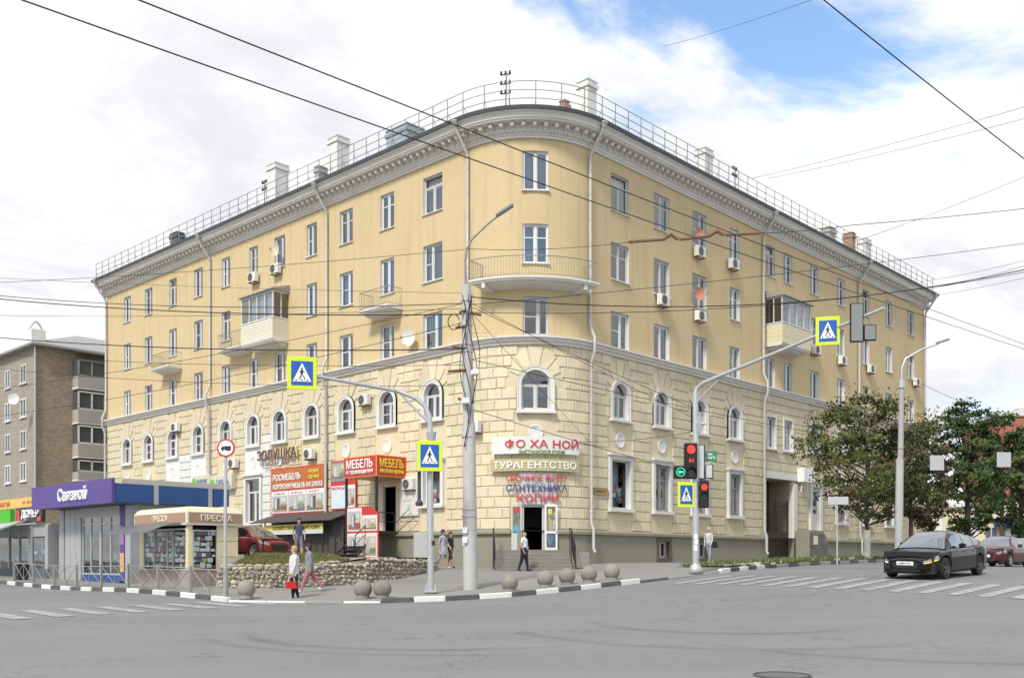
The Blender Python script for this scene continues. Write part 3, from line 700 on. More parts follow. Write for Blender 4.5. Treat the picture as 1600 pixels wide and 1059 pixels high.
# row of shop windows, with surrounds and bars
def surround(p, z, w, h, t_=.2, lintel=True):
    mb = MB(); W = w / 2
    mb.box(-W - t_, -W, -.10, .03, 0, h); mb.box(W, W + t_, -.10, .03, 0, h); mb.box(-W - t_, W + t_, -.10, .03, h, h + t_)
    if lintel: mb.box(-W - t_ - .08, W + t_ + .08, -.22, .03, h + t_, h + t_ + .10); mb.box(-W - t_ - .03, W + t_ + .03, -.16, .03, h + t_ - .06, h + t_ - .004)
    mb.box(-W - t_ - .05, W + t_ + .05, -.20, .03, -.16, -.004)
    put('window_surround', mb.mesh('window_surround', m_trim), p, 0, z)
for i, (p, z, w, h) in enumerate(row1):
    kind = {0: 'shop', 4: 'shop', 5: 'two'}.get(i, 'bars')
    if kind == 'shop':
        mb = MB(); W = w / 2
        for a in ((-W, -W + .07, 0, h), (W - .07, W, 0, h), (-W + .07, W - .07, 0, .07), (-W + .07, W - .07, h - .07, h)): mb.box(a[0], a[1], .12, .2, a[2], a[3])
        o = put('window', mb.mesh('window', m_upvc), p, 0, z); mb = MB(); mb.box(-W + .07, W - .07, .15, .162, .07, h - .07); link('pane', mb.mesh('pane', m_shopglass), o)
        mb = MB()
        for _ in range(9):
            x = rnd.uniform(-W * .7, W * .7); zz2 = rnd.uniform(.1, h * .4); mb.box(x - .12, x + .12, .35, .5, zz2, zz2 + rnd.uniform(.15, .4), rnd.randrange(3))
        link('curtain', curtain_mesh(w, h, 0, 1 if i == 0 else 3), o, (0, .35, 0)); link('display', mb.mesh('display', [mat('poster_red', (.45, .08, .07), .6), mat('poster_cream', (.6, .55, .42), .6), mat('poster_teal', (.2, .35, .36), .6)]), o)
    elif kind == 'two': add_window(p, z, w, h, 0, 2, False)
    else:
        o = add_window(p, z, w, h, 0, 4, False, True)
        mb = MB(); W = w / 2; xs = np.linspace(-W + .05, W - .05, 9)
        for x in xs: mb.tube([(x, .06, .02), (x, .06, h - .02)], .012, 5)
        for zz2 in np.linspace(.15, h - .15, 4): mb.tube([(-W, .06, zz2), (W, .06, zz2)], .012, 5)
        mb.build('window_bars', m_rail, o)
    surround(p, z, w, h)
for p, z, w, h in bas:
    add_window(p, z, w, h, 0, 0, False, False); mb = MB(); W = w / 2
    for a in ((-W - .16, -W, 0, h), (W, W + .16, 0, h), (-W - .16, W + .16, h, h + .16), (-W - .16, W + .16, -.12, 0)): mb.box(a[0], a[1], -.17, .02, a[2], a[3])
    put('basement_surround', mb.mesh('basement_surround', mat('dark_surround', (.11, .095, .075), .8)), p, 0, z)
# arch surrounds
def arch_surround(w):
    mb = MB(); W = w / 2; t_ = .20; h = ZSP - ZS; K = 18
    for o_, a, b_ in ((-.08, W, W + t_), (-.11, W + t_ - .06, W + t_)):
        mb.box(-b_, -a, o_, .03, -.05, h); mb.box(a, b_, o_, .03, -.05, h)
        for k in range(K):
            t0, t1 = math.pi * k / K, math.pi * (k + 1) / K
            mb.prism([(a * math.cos(t0), h + a * math.sin(t0)), (b_ * math.cos(t0), h + b_ * math.sin(t0)), (b_ * math.cos(t1), h + b_ * math.sin(t1)), (a * math.cos(t1), h + a * math.sin(t1))], o_, .03)
    mb.box(-W - t_ - .06, W + t_ + .06, -.19, .03, -.17, -.055)
    return mb.mesh('arch_surround', m_trim)
asm = {w: arch_surround(w) for w in (1.15, 1.35)}
for p in archcols: put('arch_surround', asm[1.35 if p == PCW else 1.15], p, 0, ZS)
for i in (4, 5):
    mb = MB(); W = .525; h = 1.85
    mb.box(-W - .14, -W, -.08, .03, 0, h); mb.box(W, W + .14, -.08, .03, 0, h); mb.box(-W - .14, W + .14, -.08, .03, h, h + .14); mb.box(-W - .2, W + .2, -.17, .03, -.12, -.055)
    put('window_surround', mb.mesh('window_surround', m_trim), pR(colR[i]), 0, 8.35)
# drainpipes
def drainpipe(p, zb=2.3, top=True, r=.075):
    mb = MB(); pts = [V3(p, .93, ZE - .12), V3(p, .90, ZE - .30), V3(p, .16, ZC - .25), V3(p, .13, ZC - .6), V3(p, .13, ZB1 + .75), V3(p, .40, ZB1 + .15), V3(p, .40, ZB0 - .1), V3(p, .20, ZB0 - .6), V3(p, .19, 3.4), V3(p, .32, 3.1), V3(p, .32, zb + .2), V3(p, .42, zb)]
    mb.tube(pts, r, 10); mb.lathe([(.09, -.12), (.17, .08), (.19, .10), (.19, .14)], 12, 0, V3(p, .93, ZE - .14))
    z = ZC - 1
    while z > 3.6:
        q = V3(p, .16, z); 
        if not ZB0 - .6 < z < ZB1 + .7: mb.lathe([(r + .006, -.02), (r + .016, 0), (r + .006, .02)], 10, 0, V3(p, .13 if z > ZB1 else .19, z))
        z -= 1.15
    mb.build('drainpipe', m_pipe, house, True)
for s_ in (.12, 11.2, 23.55, 38.3): drainpipe(pL(s_))
for s_ in (.0, 16.24, 29.3, 41.1): drainpipe(pR(s_), 2.0)
# balconies
m_conc = mat('balcony_paint', (.62, .61, .58), .8, (.70, .69, .66), 2, .6, .1, 20, stain=(.42, .40, .36), stain_scale=1.0, stain_amt=.5)
def balcony(p0, p1, zf, dep, par=house, rail=True):
    mb = MB(); sweep(mb, [(-.03, zf - .16), (dep - .06, zf - .16), (dep - .06, zf - .09), (dep, zf - .08), (dep, zf), (-.03, zf)], p0, p1)
    sweep(mb, [(-.03, zf - .34), (dep * .62, zf - .25), (dep * .75, zf - .155), (-.03, zf - .155)], p0 + .15, p1 - .15)
    o = mb.build('balcony', m_conc, par)
    if rail:
        path = [V3(p0 + .04, .02, 0)] + [V3(p_, dep - .05, 0) for p_ in psamples(p0 + .04, p1 - .04)] + [V3(p1 - .04, .02, 0)]
        for hz, r_ in ((.92, .02), (.10, .013)):
            mb = MB(); mb.tube([(a, b_, zf + hz) for a, b_, _ in path], r_, 6); mb.build('railing', m_rail, o)
        d = 0; mb = MB(); bar = MB(); bar.tube([(0, 0, .02), (0, 0, .92)], .009, 5); bme = bar.mesh('baluster', m_rail)
        for a, b_ in zip(path[:-1], path[1:]):
            L = math.hypot(b_[0] - a[0], b_[1] - a[1]); n_ = max(1, int(L / .135))
            for i in range(n_):
                t_ = i / n_; link('baluster', bme, o, (a[0] + (b_[0] - a[0]) * t_, a[1] + (b_[1] - a[1]) * t_, zf))
    return o
zf4 = 14.42
def p_for(u, o):
    lo, hi = -4.0, ARC + 4
    for _ in range(50):
        m_ = (lo + hi) / 2; q = b2w(*pos(m_, o)[0])
        if 800 + FPX * q[0] / q[1] < u: lo = m_
        else: hi = m_
    return lo
balcony(p_for(737, .8), p_for(931, .8), zf4, 1.05)
mbb = MB(); mbb.bbox(-.09, .09, -.95, .03, -.42, -.155, .02); bme = mbb.mesh('bracket', m_conc)
for p in (ARC * .2, ARC * .85): put('bracket', bme, p, 0, zf4)
balcony(pL(7.35), pL(4.95), zf4, .95); balcony(pL(29.8), pL(27.3), zf4, .95); balcony(pL(21.2), pL(18.75), zf4, .95)
m_siding = mat('cream_siding', (.70, .65, .53), .6, rand=.05); m_sidingR = mat('yellow_siding', (.69, .62, .42), .6, rand=.05)
def loggia(p0, p1, zf, dep, ms, name='glazed_loggia'):
    o = balcony(p0, p1, zf, dep, rail=False); L = p1 - p0
    mb = MB(); K = 8; hh = 1.12 / K
    for i in range(K):
        mb = MB(); z0 = zf + .0 + hh * i; z1 = z0 + hh - .012
        for a, b_, c_, d_ in ((p0, p1, dep - .03, dep + .02),):
            sweep(mb, [(c_, z0), (d_ + .015, z0), (d_, z1), (c_, z1)], a, b_)
        for a in (p0, p1 - .05): sweep(mb, [(0, z0), (dep - .031, z0), (dep - .031, z1), (0, z1)], a, a + .05)
        mb.build('siding_board', ms, o)
    zb, zt_ = zf + 1.14, zf + 2.72; mb = MB(); nseg = 4
    sweep(mb, [(dep - .06, zb), (dep + .04, zb), (dep + .04, zb + .08), (dep - .06, zb + .08)], p0 - .02, p1 + .02)
    sweep(mb, [(dep - .06, zt_ - .1), (dep + .02, zt_ - .1), (dep + .02, zt_), (dep - .06, zt_)], p0, p1)
    for i in range(nseg + 1):
        x = p0 + (L - .07) * i / nseg; sweep(mb, [(dep - .05, zb + .08), (dep + .015, zb + .08), (dep + .015, zt_ - .1), (dep - .05, zt_ - .1)], x, x + .07)
    for x in (p0, p1 - .06):
        sweep(mb, [(0, zb), (dep - .061, zb), (dep - .061, zb + .08), (0, zb + .08)], x, x + .06); sweep(mb, [(0, zt_ - .1), (dep - .061, zt_ - .1), (dep - .061, zt_), (0, zt_)], x, x + .06)
        sweep(mb, [(dep * .45, zb + .08), (dep * .45 + .06, zb + .08), (dep * .45 + .06, zt_ - .1), (dep * .45, zt_ - .1)], x, x + .06)
    mb.build('loggia_frame', m_upvc, o)
    for i in range(nseg):
        x = p0 + (L - .07) * i / nseg + .07; mb = MB(); sweep(mb, [(dep - .03, zb + .08), (dep - .02, zb + .08), (dep - .02, zt_ - .1), (dep - .03, zt_ - .1)], x, x + (L - .07) / nseg - .07); mb.build('pane', m_glass, o)
        mb = MB(); sweep(mb, [(dep - .16, zb + .02), (dep - .15, zb + .02), (dep - .15, zt_ - .1), (dep - .16, zt_ - .1)], x, x + (L - .07) / nseg - .02 - .05)
        if i != 0: mb.build('curtain', CURT[0], o)
    for x in (p0 + .02, p1 - .04): mb = MB(); sweep(mb, [(.02, zb + .08), (dep - .061, zb + .08), (dep - .061, zt_ - .1), (.02, zt_ - .1)], x, x + .012); mb.build('side_pane', m_glass, o)
    mb = MB(); sweep(mb, [(-.02, zt_ + .42), (dep + .18, zt_ + .06), (dep + .18, zt_), (-.02, zt_)], p0 - .12, p1 + .12); mb.build('loggia_roof', mat('loggia_roof_sheet', (.30, .29, .28), .6), o)
loggia(pL(18.3), pL(15.0), zf4 - .15, 1.05, m_siding); loggia(pR(16.75), pR(20.35), zf4 + .05, 1.05, m_sidingR)
# gate passage with iron gates
mb = MB(); g0, g1 = GATE[0], GATE[1]
for x in (g0, g1): mb.add([V3(x, -.2, .8), V3(x, -9, .8), V3(x, -9, GATE[3]), V3(x, -.2, GATE[3])], [(0, 1, 2, 3)])
mb.add([V3(g0, -.2, GATE[3]), V3(g1, -.2, GATE[3]), V3(g1, -9, GATE[3]), V3(g0, -9, GATE[3])], [(0, 1, 2, 3)]); mb.add([V3(g0, -9, .8), V3(g1, -9, .8), V3(g1, -9, GATE[3]), V3(g0, -9, GATE[3])], [(0, 1, 2, 3)])
mb.build('passage', mat('passage_plaster', (.40, .36, .27), .9), house, recalc=False)
mb = MB(); slab(mb, [(g1 + .05, 2.6), (g1 + .5, 2.6), (g1 + .5, 6.35), (g1 + .05, 6.35)], -.03, .1); slab(mb, [(g0 - .4, 6.55), (g1 + .55, 6.55), (g1 + .55, 6.95), (g0 - .4, 6.95)], -.03, .12); mb.build('gate_surround', m_trim, house, recalc=False)
m_gate = mat('brown_gate', (.045, .033, .030), .6)
for a, b_ in ((g0 + .03, (g0 + g1) / 2 - .01), ((g0 + g1) / 2 + .01, g1 - .03)):
    mb = MB(); sweep(mb, [(-.30, 1.5), (-.26, 1.5), (-.26, 3.35), (-.30, 3.35)], a, b_)
    for z in (3.35, 5.0): sweep(mb, [(-.31, z), (-.25, z), (-.25, z + .06), (-.31, z + .06)], a, b_)
    for x in (a, b_ - .06): sweep(mb, [(-.31, 1.5), (-.25, 1.5), (-.25, 5.3), (-.31, 5.3)], x, x + .06)
    leaf = mb.build('gate_leaf', m_gate, house)
    bar = MB(); bar.tube([(0, 0, 3.4), (0, 0, 5.25)], .012, 5); bme = bar.mesh('gate_bar', m_gate)
    x = a + .14
    while x < b_ - .1: put('gate_bar', bme, x, -.28, 0, leaf); x += .125
# doors in the street front
def door(p, z, w, h, m_frame, leaf_open=0.0, leaf_mat=None):
    mb = MB(); W = w / 2
    mb.box(-W, -W + .07, .05, .2, 0, h); mb.box(W - .07, W, .05, .2, 0, h); mb.box(-W + .07, W - .07, .05, .2, h - .07, h)
    return put('door', mb.mesh('door', m_frame), p, 0, z)
d1 = door(*doorJ, m_upvc); d2 = door(*doorE, m_upvc); d3 = door(*doorC, m_upvc); d4 = door(*doorR, m_trim)
for d_, (p, z, w, h) in ((d2, doorE), (d4, doorR)):
    mb = MB(); mb.box(-w / 2 + .07, w / 2 - .07, .1, .15, 0, h - .07); mb.build('door_leaf', m_upvc if d_ is d2 else m_trim, d_)
    mb = MB(); mb.box(-w / 2 + .2, w / 2 - .2, .08, .098, h * .45, h - .25); mb.build('pane', m_glass, d_)
surround(doorR[0], doorR[1], doorR[2], doorR[3], .3)
# chimneys and roof boxes
m_chim = mat('chimney_limewash', (.66, .65, .62), .9, (.76, .75, .73), 3, .6, .3, 18, stain=(.45, .40, .34), stain_scale=1.5, stain_amt=.6)
m_brickch = mat('chimney_brick', (.33, .19, .13), .9, (.42, .27, .19), 4, .6, .3, 18)
def chimney(u, vtop, side, w, mt, o=-3.2, d=.7):
    s_ = s_for(u, side, o); p = pL(s_) if side == 'L' else pR(s_)
    x, y = pos(p, o)[0]; zt_ = EYE + (YH - vtop) / FPX * b2w(x, y)[1]
    mb = MB(); mb.box(-w / 2, w / 2, -d / 2, d / 2, -1, zt_ - ZE - .35); mb.box(-w / 2 - .07, w / 2 + .07, -d / 2 - .07, d / 2 + .07, zt_ - ZE - .35, zt_ - ZE - .15)
    mb.box(-w / 2, w / 2, -d / 2, d / 2, zt_ - ZE - .15, zt_ - ZE - .02); mb.box(-w / 2 - .05, w / 2 + .05, -d / 2 - .05, d / 2 + .05, zt_ - ZE - .02, zt_ - ZE + .04)
    put('chimney', mb.mesh('chimney', mt), p, o, ZE)
chimney(434, 260, 'L', .95, m_chim, d=1.0); chimney(529, 218, 'L', .9, m_chim, d=.9); chimney(917, 130, 'R', .7, m_chim, o=-2.4, d=.7); chimney(1100, 236, 'R', .9, m_chim)
chimney(1327, 366, 'R', .6, m_brickch); chimney(1350, 376, 'R', 1.0, m_chim); chimney(1294, 358, 'R', .9, mat('roof_vent', (.42, .40, .37), .8)); chimney(502, 263, 'L', .4, mat('roof_vent', (.42, .40, .37), .8))
chimney(277, 366, 'L', 1.0, m_roof, d=.6); chimney(633, 205, 'L', 1.7, mat('dormer_sheet', (.33, .38, .40), .6), o=-2.0, d=1.2); chimney(880, 160, 'R', .3, m_brickch, o=-1.2, d=.3)
# ------------------------------------------------------------------ lettering and small builders
_tx = {}
def text_mesh(s, w, h, m, ext=.012, bold=.012, name='lettering', shear=0.0):
    bold = min(bold, .014)
    cu = bpy.data.curves.new('t', 'FONT'); cu.body = s; cu.size = 1; cu.extrude = .5; cu.offset = bold; cu.resolution_u = 2; cu.shear = shear
    o = bpy.data.objects.new('t', cu); col.objects.link(o)
    dg = bpy.context.evaluated_depsgraph_get(); dg.update(); me = bpy.data.meshes.new_from_object(o.evaluated_get(dg))
    bpy.data.objects.remove(o); bpy.data.curves.remove(cu)
    n_ = len(me.vertices); co = np.zeros(n_ * 3); me.vertices.foreach_get('co', co); co = co.reshape(-1, 3)
    mn, mx = co.min(0), co.max(0); c = (mn + mx) / 2; sx = w / max(1e-6, mx[0] - mn[0]); sy = h / max(1e-6, mx[1] - mn[1])
    out_ = np.stack([(co[:, 0] - c[0]) * sx, -(co[:, 2]) * ext * 2, (co[:, 1] - c[1]) * sy], 1)
    me.vertices.foreach_set('co', out_.ravel()); me.materials.clear(); me.materials.append(m); me.name = name; me.update(); return me
def text(s, w, h, m, parent, loc, rz=0, ext=.012, bold=.012, name='lettering', shear=0.0):
    return link(name, text_mesh(s, w, h, m, ext, bold, name, shear), parent, loc, rz)
def scribble(w, h, m, parent, loc, rz=0, n=9, name='lettering'):
    """print too small to read in the photograph: irregular letter-like strokes"""
    rn = random.Random(int(w * 1000) + n); mb = MB(); x = -w / 2; st = w / n
    for i in range(n):
        if rn.random() > .1:
            a = x + st * .08; b_ = x + st * .85; mb.box(a, a + st * .28, -.006, 0, -h / 2, h / 2 * rn.uniform(.7, 1)); z = rn.uniform(-.4, .4) * h; mb.box(a + st * .28, b_, -.006, 0, z, z + h * .2)
            if rn.random() < .6: mb.box(b_ - st * .25, b_, -.0055, -.0005, -h / 2, h / 2 * rn.uniform(.2, 1))
        x += st
    o = mb.build(name, m, parent, loc=loc, rz=rz); return tag(o, kind='stuff')
def wloc(p, o, z): x, y = b2w(*pos(p, o)[0]); return (x, y, z), TH + prot(p)
def wthing(name, p, o, z, label, cat, group=None):
    loc, rz = wloc(p, o, z); return empty(name, loc, rz, label, cat, group)
def slats(mb, x0, x1, z0, z1, n_, y0, y1):
    for i in range(n_): a = z0 + (z1 - z0) * i / n_; mb.box(x0, x1, y0, y1, a, a + (z1 - z0) / n_ * .55)
m_red = mat('sign_red', (.50, .045, .035), .5, rand=.05); m_redl = mat('letter_red', (.55, .06, .05), .45); m_navy = mat('letter_navy', (.055, .06, .20), .5)
m_ly = mat('letter_yellow', (.80, .62, .05), .5); m_purple = mat('sign_purple', (.085, .055, .235), .5, (.10, .065, .265), 1.5, .5); m_blue = mat('fascia_blue', (.02, .07, .22), .5, (.025, .085, .26), 2, .5)
m_signblue = mat('road_sign_blue', (.02, .10, .42), .4); m_fluo = mat('fluorescent_yellow', (.62, .78, .03), .5); m_signwhite = mat('sign_white', (.80, .80, .80), .45)
m_signred = mat('road_sign_red', (.55, .03, .04), .45); m_signback = mat('sign_back_grey', (.50, .51, .52), .5, metal=.2)
m_conc_pole = mat('pole_concrete', (.42, .42, .41), .85, (.52, .52, .50), 3, .6, .4, 30, stain=(.30, .29, .28), stain_scale=1.2, stain_amt=.6)
m_lamp = mat('lamp_housing', (.25, .25, .26), .5)
# ------------------------------------------------------------------ terrace with rubble retaining wall
WALLP = [(-10.1, 36.2), (-10.35, 34.75), (-8.4, 34.6), (-6.7, 35.0), (-5.4, 35.9), (-4.5, 37.1), (-3.75, 38.7), (-3.35, 40.3), (-3.3, 42.4)]
ZT = 1.74
m_terr = asphalt('terrace_paving', (.22, .21, .20), (.27, .255, .245), (.30, .28, .26))
fp = lambda s_: b2w(-RC - .105, s_)
def terz(P):
    P = np.asarray(P, float)[:, :2]; d = np.full(len(P), 99.0)
    for a, b_ in zip(WALLP[1:5], WALLP[2:6]): d = np.minimum(d, segd(P, a, b_))
    left = np.clip((-5.2 - P[:, 0]) / 1.6, 0, 1); k = np.clip((d - .3) / 1.5, 0, 1); return ZT - .30 * left * (1 - k * k * (3 - 2 * k))
sheet('terrace', WALLP + [fp(3.6), fp(12), fp(24), fp(36), (-33, 62), (-23, 50.5), (-15.4, 43.2), (-11.2, 39.6)], m_terr, terz, .9)
m_mortar = mat('wall_mortar', (.30, .27, .22), .95, (.36, .33, .27), 6, .6, .5, 30)
rw = empty('rubble_retaining_wall', (WALLP[4][0], WALLP[4][1], T(*WALLP[4])), 0, 'low curved retaining wall of rough beige rubble stones below the terrace', 'wall')
mb = MB(); Wp = [Vector(p) for p in WALLP]; o0 = Vector(rw.location)
def wnorm(i):
    d = (Wp[min(i + 1, len(Wp) - 1)] - Wp[max(i - 1, 0)]).normalized(); return Vector((d.y, -d.x))
WTOP = [1.45, 1.42, 1.42, 1.46, 1.62, 1.68, 1.66, 1.62, 1.55]
prof = []
for i, p in enumerate(Wp):
    nn_ = wnorm(i); zt_ = WTOP[i]; zb = T(p.x, p.y) - .1
    for k, z in ((.06, zb), (-.02, zt_), (-.42, zt_ - .0), (-.42, zb)):
        q = p + nn_ * k; prof.append((q.x - o0.x, q.y - o0.y, z - o0.z))
mb.add(prof, [(4 * i + k, 4 * i + 4 + k, 4 * i + 4 + (k + 1) % 4, 4 * i + (k + 1) % 4) for i in range(len(Wp) - 1) for k in range(4)] + [(0, 1, 2, 3), tuple(4 * (len(Wp) - 1) + k for k in (3, 2, 1, 0))])
mb.build('mortar_core', m_mortar, rw)
STN = []
scols = [((.36, .30, .215), (.46, .40, .30)), ((.29, .25, .19), (.38, .33, .26)), ((.42, .37, .285), (.50, .455, .37)), ((.31, .26, .20), (.37, .30, .215)), ((.26, .235, .20), (.34, .31, .27))]
for k in range(10):
    bm = bmesh.new(); bmesh.ops.create_icosphere(bm, subdivisions=2, radius=1)
    pl = [Vector((rnd.uniform(-1, 1), rnd.uniform(-1, 1), rnd.uniform(-1, 1))).normalized() for _ in range(7)]
    for v in bm.verts:
        for q in pl:
            d = v.co.dot(q) - .62
            if d > 0: v.co -= q * d
        v.co *= rnd.uniform(.95, 1.05)
    me = bpy.data.meshes.new('rubble_stone'); bm.to_mesh(me); bm.free(); i_ = k % 5
    me.materials.append(mat('rubble_%d' % i_, scols[i_][0], .9, scols[i_][1], 3, .6, .4, 12, rand=.14)); STN.append(me)
nst = 0
for i in range(len(Wp) - 1):
    a, b_ = Wp[i], Wp[i + 1]; L = (b_ - a).length; nn_ = Vector(((b_ - a).y, -(b_ - a).x)).normalized(); x = 0
    zt_ = (WTOP[i] + WTOP[i + 1]) / 2
    row = 0; zb = T(a.x, a.y) + PAVE; z = zb + .08
    while z < zt_ + .02:
        x = rnd.uniform(0, .15); hh = rnd.uniform(.11, .18)
        while x < L:
            w = rnd.uniform(.12, .27); q = a + (b_ - a) * ((x + w / 2) / L) + nn_ * rnd.uniform(.0, .04)
            if i > 0:
                o = link('rubble_stone', rnd.choice(STN), rw, (q.x - o0.x, q.y - o0.y, z + rnd.uniform(-.03, .03) - o0.z))
                o.rotation_euler = (rnd.uniform(-.3, .3), rnd.uniform(-.5, .5), math.atan2((b_ - a).y, (b_ - a).x)); o.scale = (w * .60, .13, hh * .66); nst += 1
            x += w * .97
        z += hh * .93
    x = 0
    while x < L and i > 0:
        w = rnd.uniform(.25, .45); q = a + (b_ - a) * ((x + w / 2) / L) - nn_ * rnd.uniform(.1, .3)
        o = link('rubble_stone', rnd.choice(STN), rw, (q.x - o0.x, q.y - o0.y, zt_ + .0 - o0.z)); o.rotation_euler = (0, 0, rnd.uniform(0, 3)); o.scale = (w * .55, .22, .09); x += w; nst += 1
print('rubble stones', nst)
# ------------------------------------------------------------------ bollards
mbs = MB(); K = 14; prof = [(.20, -.03), (.20, .02)] + [(max(.002, .278 * math.sin(math.pi * (1 - (k + 1) / (K + 1)))), .285 - .278 * math.cos(math.pi * (k + 1) / (K + 1)) * 1.0) for k in range(K + 1)]
prof = [(.21, -.05), (.21, .0)] + [(.278 * math.sin(a), .27 - .278 * math.cos(a)) for a in np.linspace(.78, math.pi - .03, K)]
mbs.lathe(prof, 28); me_bol = mbs.mesh('sphere_bollard', mat('bollard_concrete', (.20, .185, .165), .9, (.29, .27, .24), 5, .6, .35, 60, stain=(.13, .12, .105), stain_scale=4, stain_amt=.7, rand=.1), True)
bl = ['concrete sphere bollard standing alone beside the end post of the grey railing', 'concrete sphere bollard of the touching pair by the kerb, nearer the railing', 'concrete sphere bollard of the touching pair by the kerb, nearer the crossing sign pole',
      'concrete sphere bollard just right of the thick concrete pole, first of five in line', 'second concrete sphere bollard of five counted from the thick concrete pole', 'third concrete sphere bollard of five counted from the thick concrete pole',
      'fourth concrete sphere bollard of five counted from the thick concrete pole', 'last concrete sphere bollard of five counted from the thick concrete pole']
for (u, Y), lb in zip(((385, 30.6), (567, 30.35), (597.5, 30.3), (796, 31.6), (852, 32.8), (886, 33.3), (920, 33.7), (956, 34.3)), bl):
    x = RX(u, Y); o = link('sphere_bollard', me_bol, None, (x, Y, T(x, Y) + PAVE), rnd.uniform(0, 6)); tag(o, lb, 'bollard', 'concrete sphere bollards along the pavement edge')
# ------------------------------------------------------------------ guard railing along the left pavement
fu = [(-8.95, 31.1), (-22.4, 44.6)]; fa, fb = Vector(fu[0]), Vector(fu[1]); NP = 9; m_fence = mat('fence_paint', (.27, .26, .245), .55, (.34, .33, .31), 4, .6, metal=.2)
fr = empty('guard_railing', (fa.x, fa.y, T(*fa)), 0, 'grey steel guard railing with crossed bars along the striped kerb', 'railing')
fz = [T(*(fa + (fb - fa) * (i / (NP - 1)))) + PAVE for i in range(NP)]; fpx = [fa + (fb - fa) * (i / (NP - 1)) for i in range(NP)]; O = Vector(fr.location)
def rel(x, y, z): return (x - O.x, y - O.y, z - O.z)
for i in range(NP):
    mb = MB(); s_ = .04; mb.box(-s_, s_, -s_, s_, -.05, .86); mb.box(-s_ - .006, s_ + .006, -s_ - .006, s_ + .006, .862, .875); mb.build('post', m_fence, fr, loc=rel(fpx[i].x, fpx[i].y, fz[i]), rz=math.atan2((fb - fa).y, (fb - fa).x))
for i in range(NP - 1):
    a, b_ = fpx[i], fpx[i + 1]; za, zb = fz[i], fz[i + 1]
    def L3(t_, h): q = a + (b_ - a) * t_; return rel(q.x, q.y, za + (zb - za) * t_ + h)
    for h in (.80,): mb = MB(); mb.tube([L3(.025, h), L3(.975, h)], .022, 6); mb.build('rail', m_fence, fr)
    for t0, t1, h0, h1 in ((.03, .5, .78, .10), (.5, .97, .10, .78), (.03, .5, .10, .78), (.5, .97, .78, .10)):
        mb = MB(); mb.tube([L3(t0, h0), L3(t1, h1)], .014, 5); mb.build('cross_bar', m_fence, fr)
    mb = MB(); mb.tube([L3(.5, .10), L3(.5, .79)], .012, 5); mb.build('upright', m_fence, fr)
# ------------------------------------------------------------------ road signs
def ped_sign(w, h, border=True):
    """plate facing -y, centred; returns (name, mesh) list"""
    P = []; mb = MB(); mb.bbox(-w / 2, w / 2, 0, .03, -h / 2, h / 2, .012); P.append(('plate', mb.mesh('plate', m_fluo)))
    bw, bh = w * .74, h * .74; mb = MB(); mb.box(-bw / 2, bw / 2, -.006, -.001, -bh / 2, bh / 2); P.append(('blue_field', mb.mesh('blue_field', m_signblue)))
    s_ = bh * .40; mb = MB(); mb.prism([(-bw * .43, -bh * .34), (bw * .43, -bh * .34), (0, bh * .43)], -.012, -.007); P.append(('white_triangle', mb.mesh('white_triangle', m_signwhite)))
    mb = MB(); q = bh * .38
    def pl(pts): mb.prism([(x * q, z * q) for x, z in pts], -.018, -.013)
    pl([(.09 * math.cos(a) - .02, .52 + .10 * math.sin(a)) for a in np.linspace(0, 2 * math.pi, 12, endpoint=False)])
    pl([(-.11, .38), (.08, .40), (.12, .10), (.05, -.12), (-.12, -.10), (-.15, .1)]); pl([(-.11, .36), (-.07, .28), (-.26, .02), (-.32, .06)]); pl([(.06, .38), (.10, .30), (.30, .10), (.26, .04), (.05, .25)])
    pl([(-.12, -.08), (.0, -.10), (-.18, -.62), (-.38, -.66), (-.36, -.58), (-.26, -.54)]); pl([(-.02, -.08), (.06, -.10), (.26, -.42), (.36, -.70), (.25, -.72), (.16, -.46)])
    for x in (-.62, .0, .58): pl([(x - .12, -.80), (x + .10, -.80), (x + .06, -.70), (x - .10, -.70)])
    P.append(('walking_figure', mb.mesh('walking_figure', m_black))); return P
def place_ped(parent, loc, w, h, rz=0):
    o = None
    r = None
    for nm, me_ in ped_sign(w, h):
        if r is None: r = link('crossing_sign', me_, parent, loc, rz)
        else: link(nm, me_, r)
    return r
# left crossing gantry
Yg = 32.0; gx_ = RX(672, Yg); gz = T(gx_, Yg) + PAVE
g = empty('crossing_sign_gantry', (gx_, Yg, gz), 0, 'grey steel pole with a long bent arm carrying two crossing signs', 'sign pole')
def gl(u, v, Y=Yg, o=None): q = pt(u, v, Y) - Vector((o or g).location); return q
mb = MB(); mb.tube([gl(673, 922), gl(672, 700)], .105, 14); mb.tube([gl(672, 702), gl(672, 668), gl(671, 650), gl(664, 634), gl(650, 622), gl(620, 610)], [.085, .085, .08, .075, .07, .065], 12); mb.build('pole', m_galv, g, True)
mb = MB(); mb.tube([gl(622, 611), gl(540, 596, Yg - .6), gl(490, 587, Yg - 1.0)], [.062, .055, .05], 10); mb.build('arm', m_galv, g, True)
mb = MB(); mb.tube([gl(671, 662), gl(640, 630), gl(621, 609)], .035, 8); mb.build('brace', m_galv, g, True)
mb = MB(); mb.bbox(-.22, .22, -.22, .22, 0, .04, .008); [mb.tube([(x, y, .04), (x, y, .12)], .025, 8) for x in (-.15, .15) for y in (-.15, .15)]; mb.prism([(-.2, .04), (.2, .04), (.1, .35), (-.1, .35)], -.012, .012); mb.build('base_plate', m_galv, g, loc=gl(673, 924))
mb = MB(); mb.tube([gl(674, 695), gl(674, 675)], [.11, .17], 12); mb.build('cable_collar', m_galv, g)
q = gl(472, 583, Yg - 1.15); place_ped(g, q, .90, 1.02, R_(12)); q = gl(671.5, 712, Yg - .32); place_ped(g, q, .80, .98, R_(8))
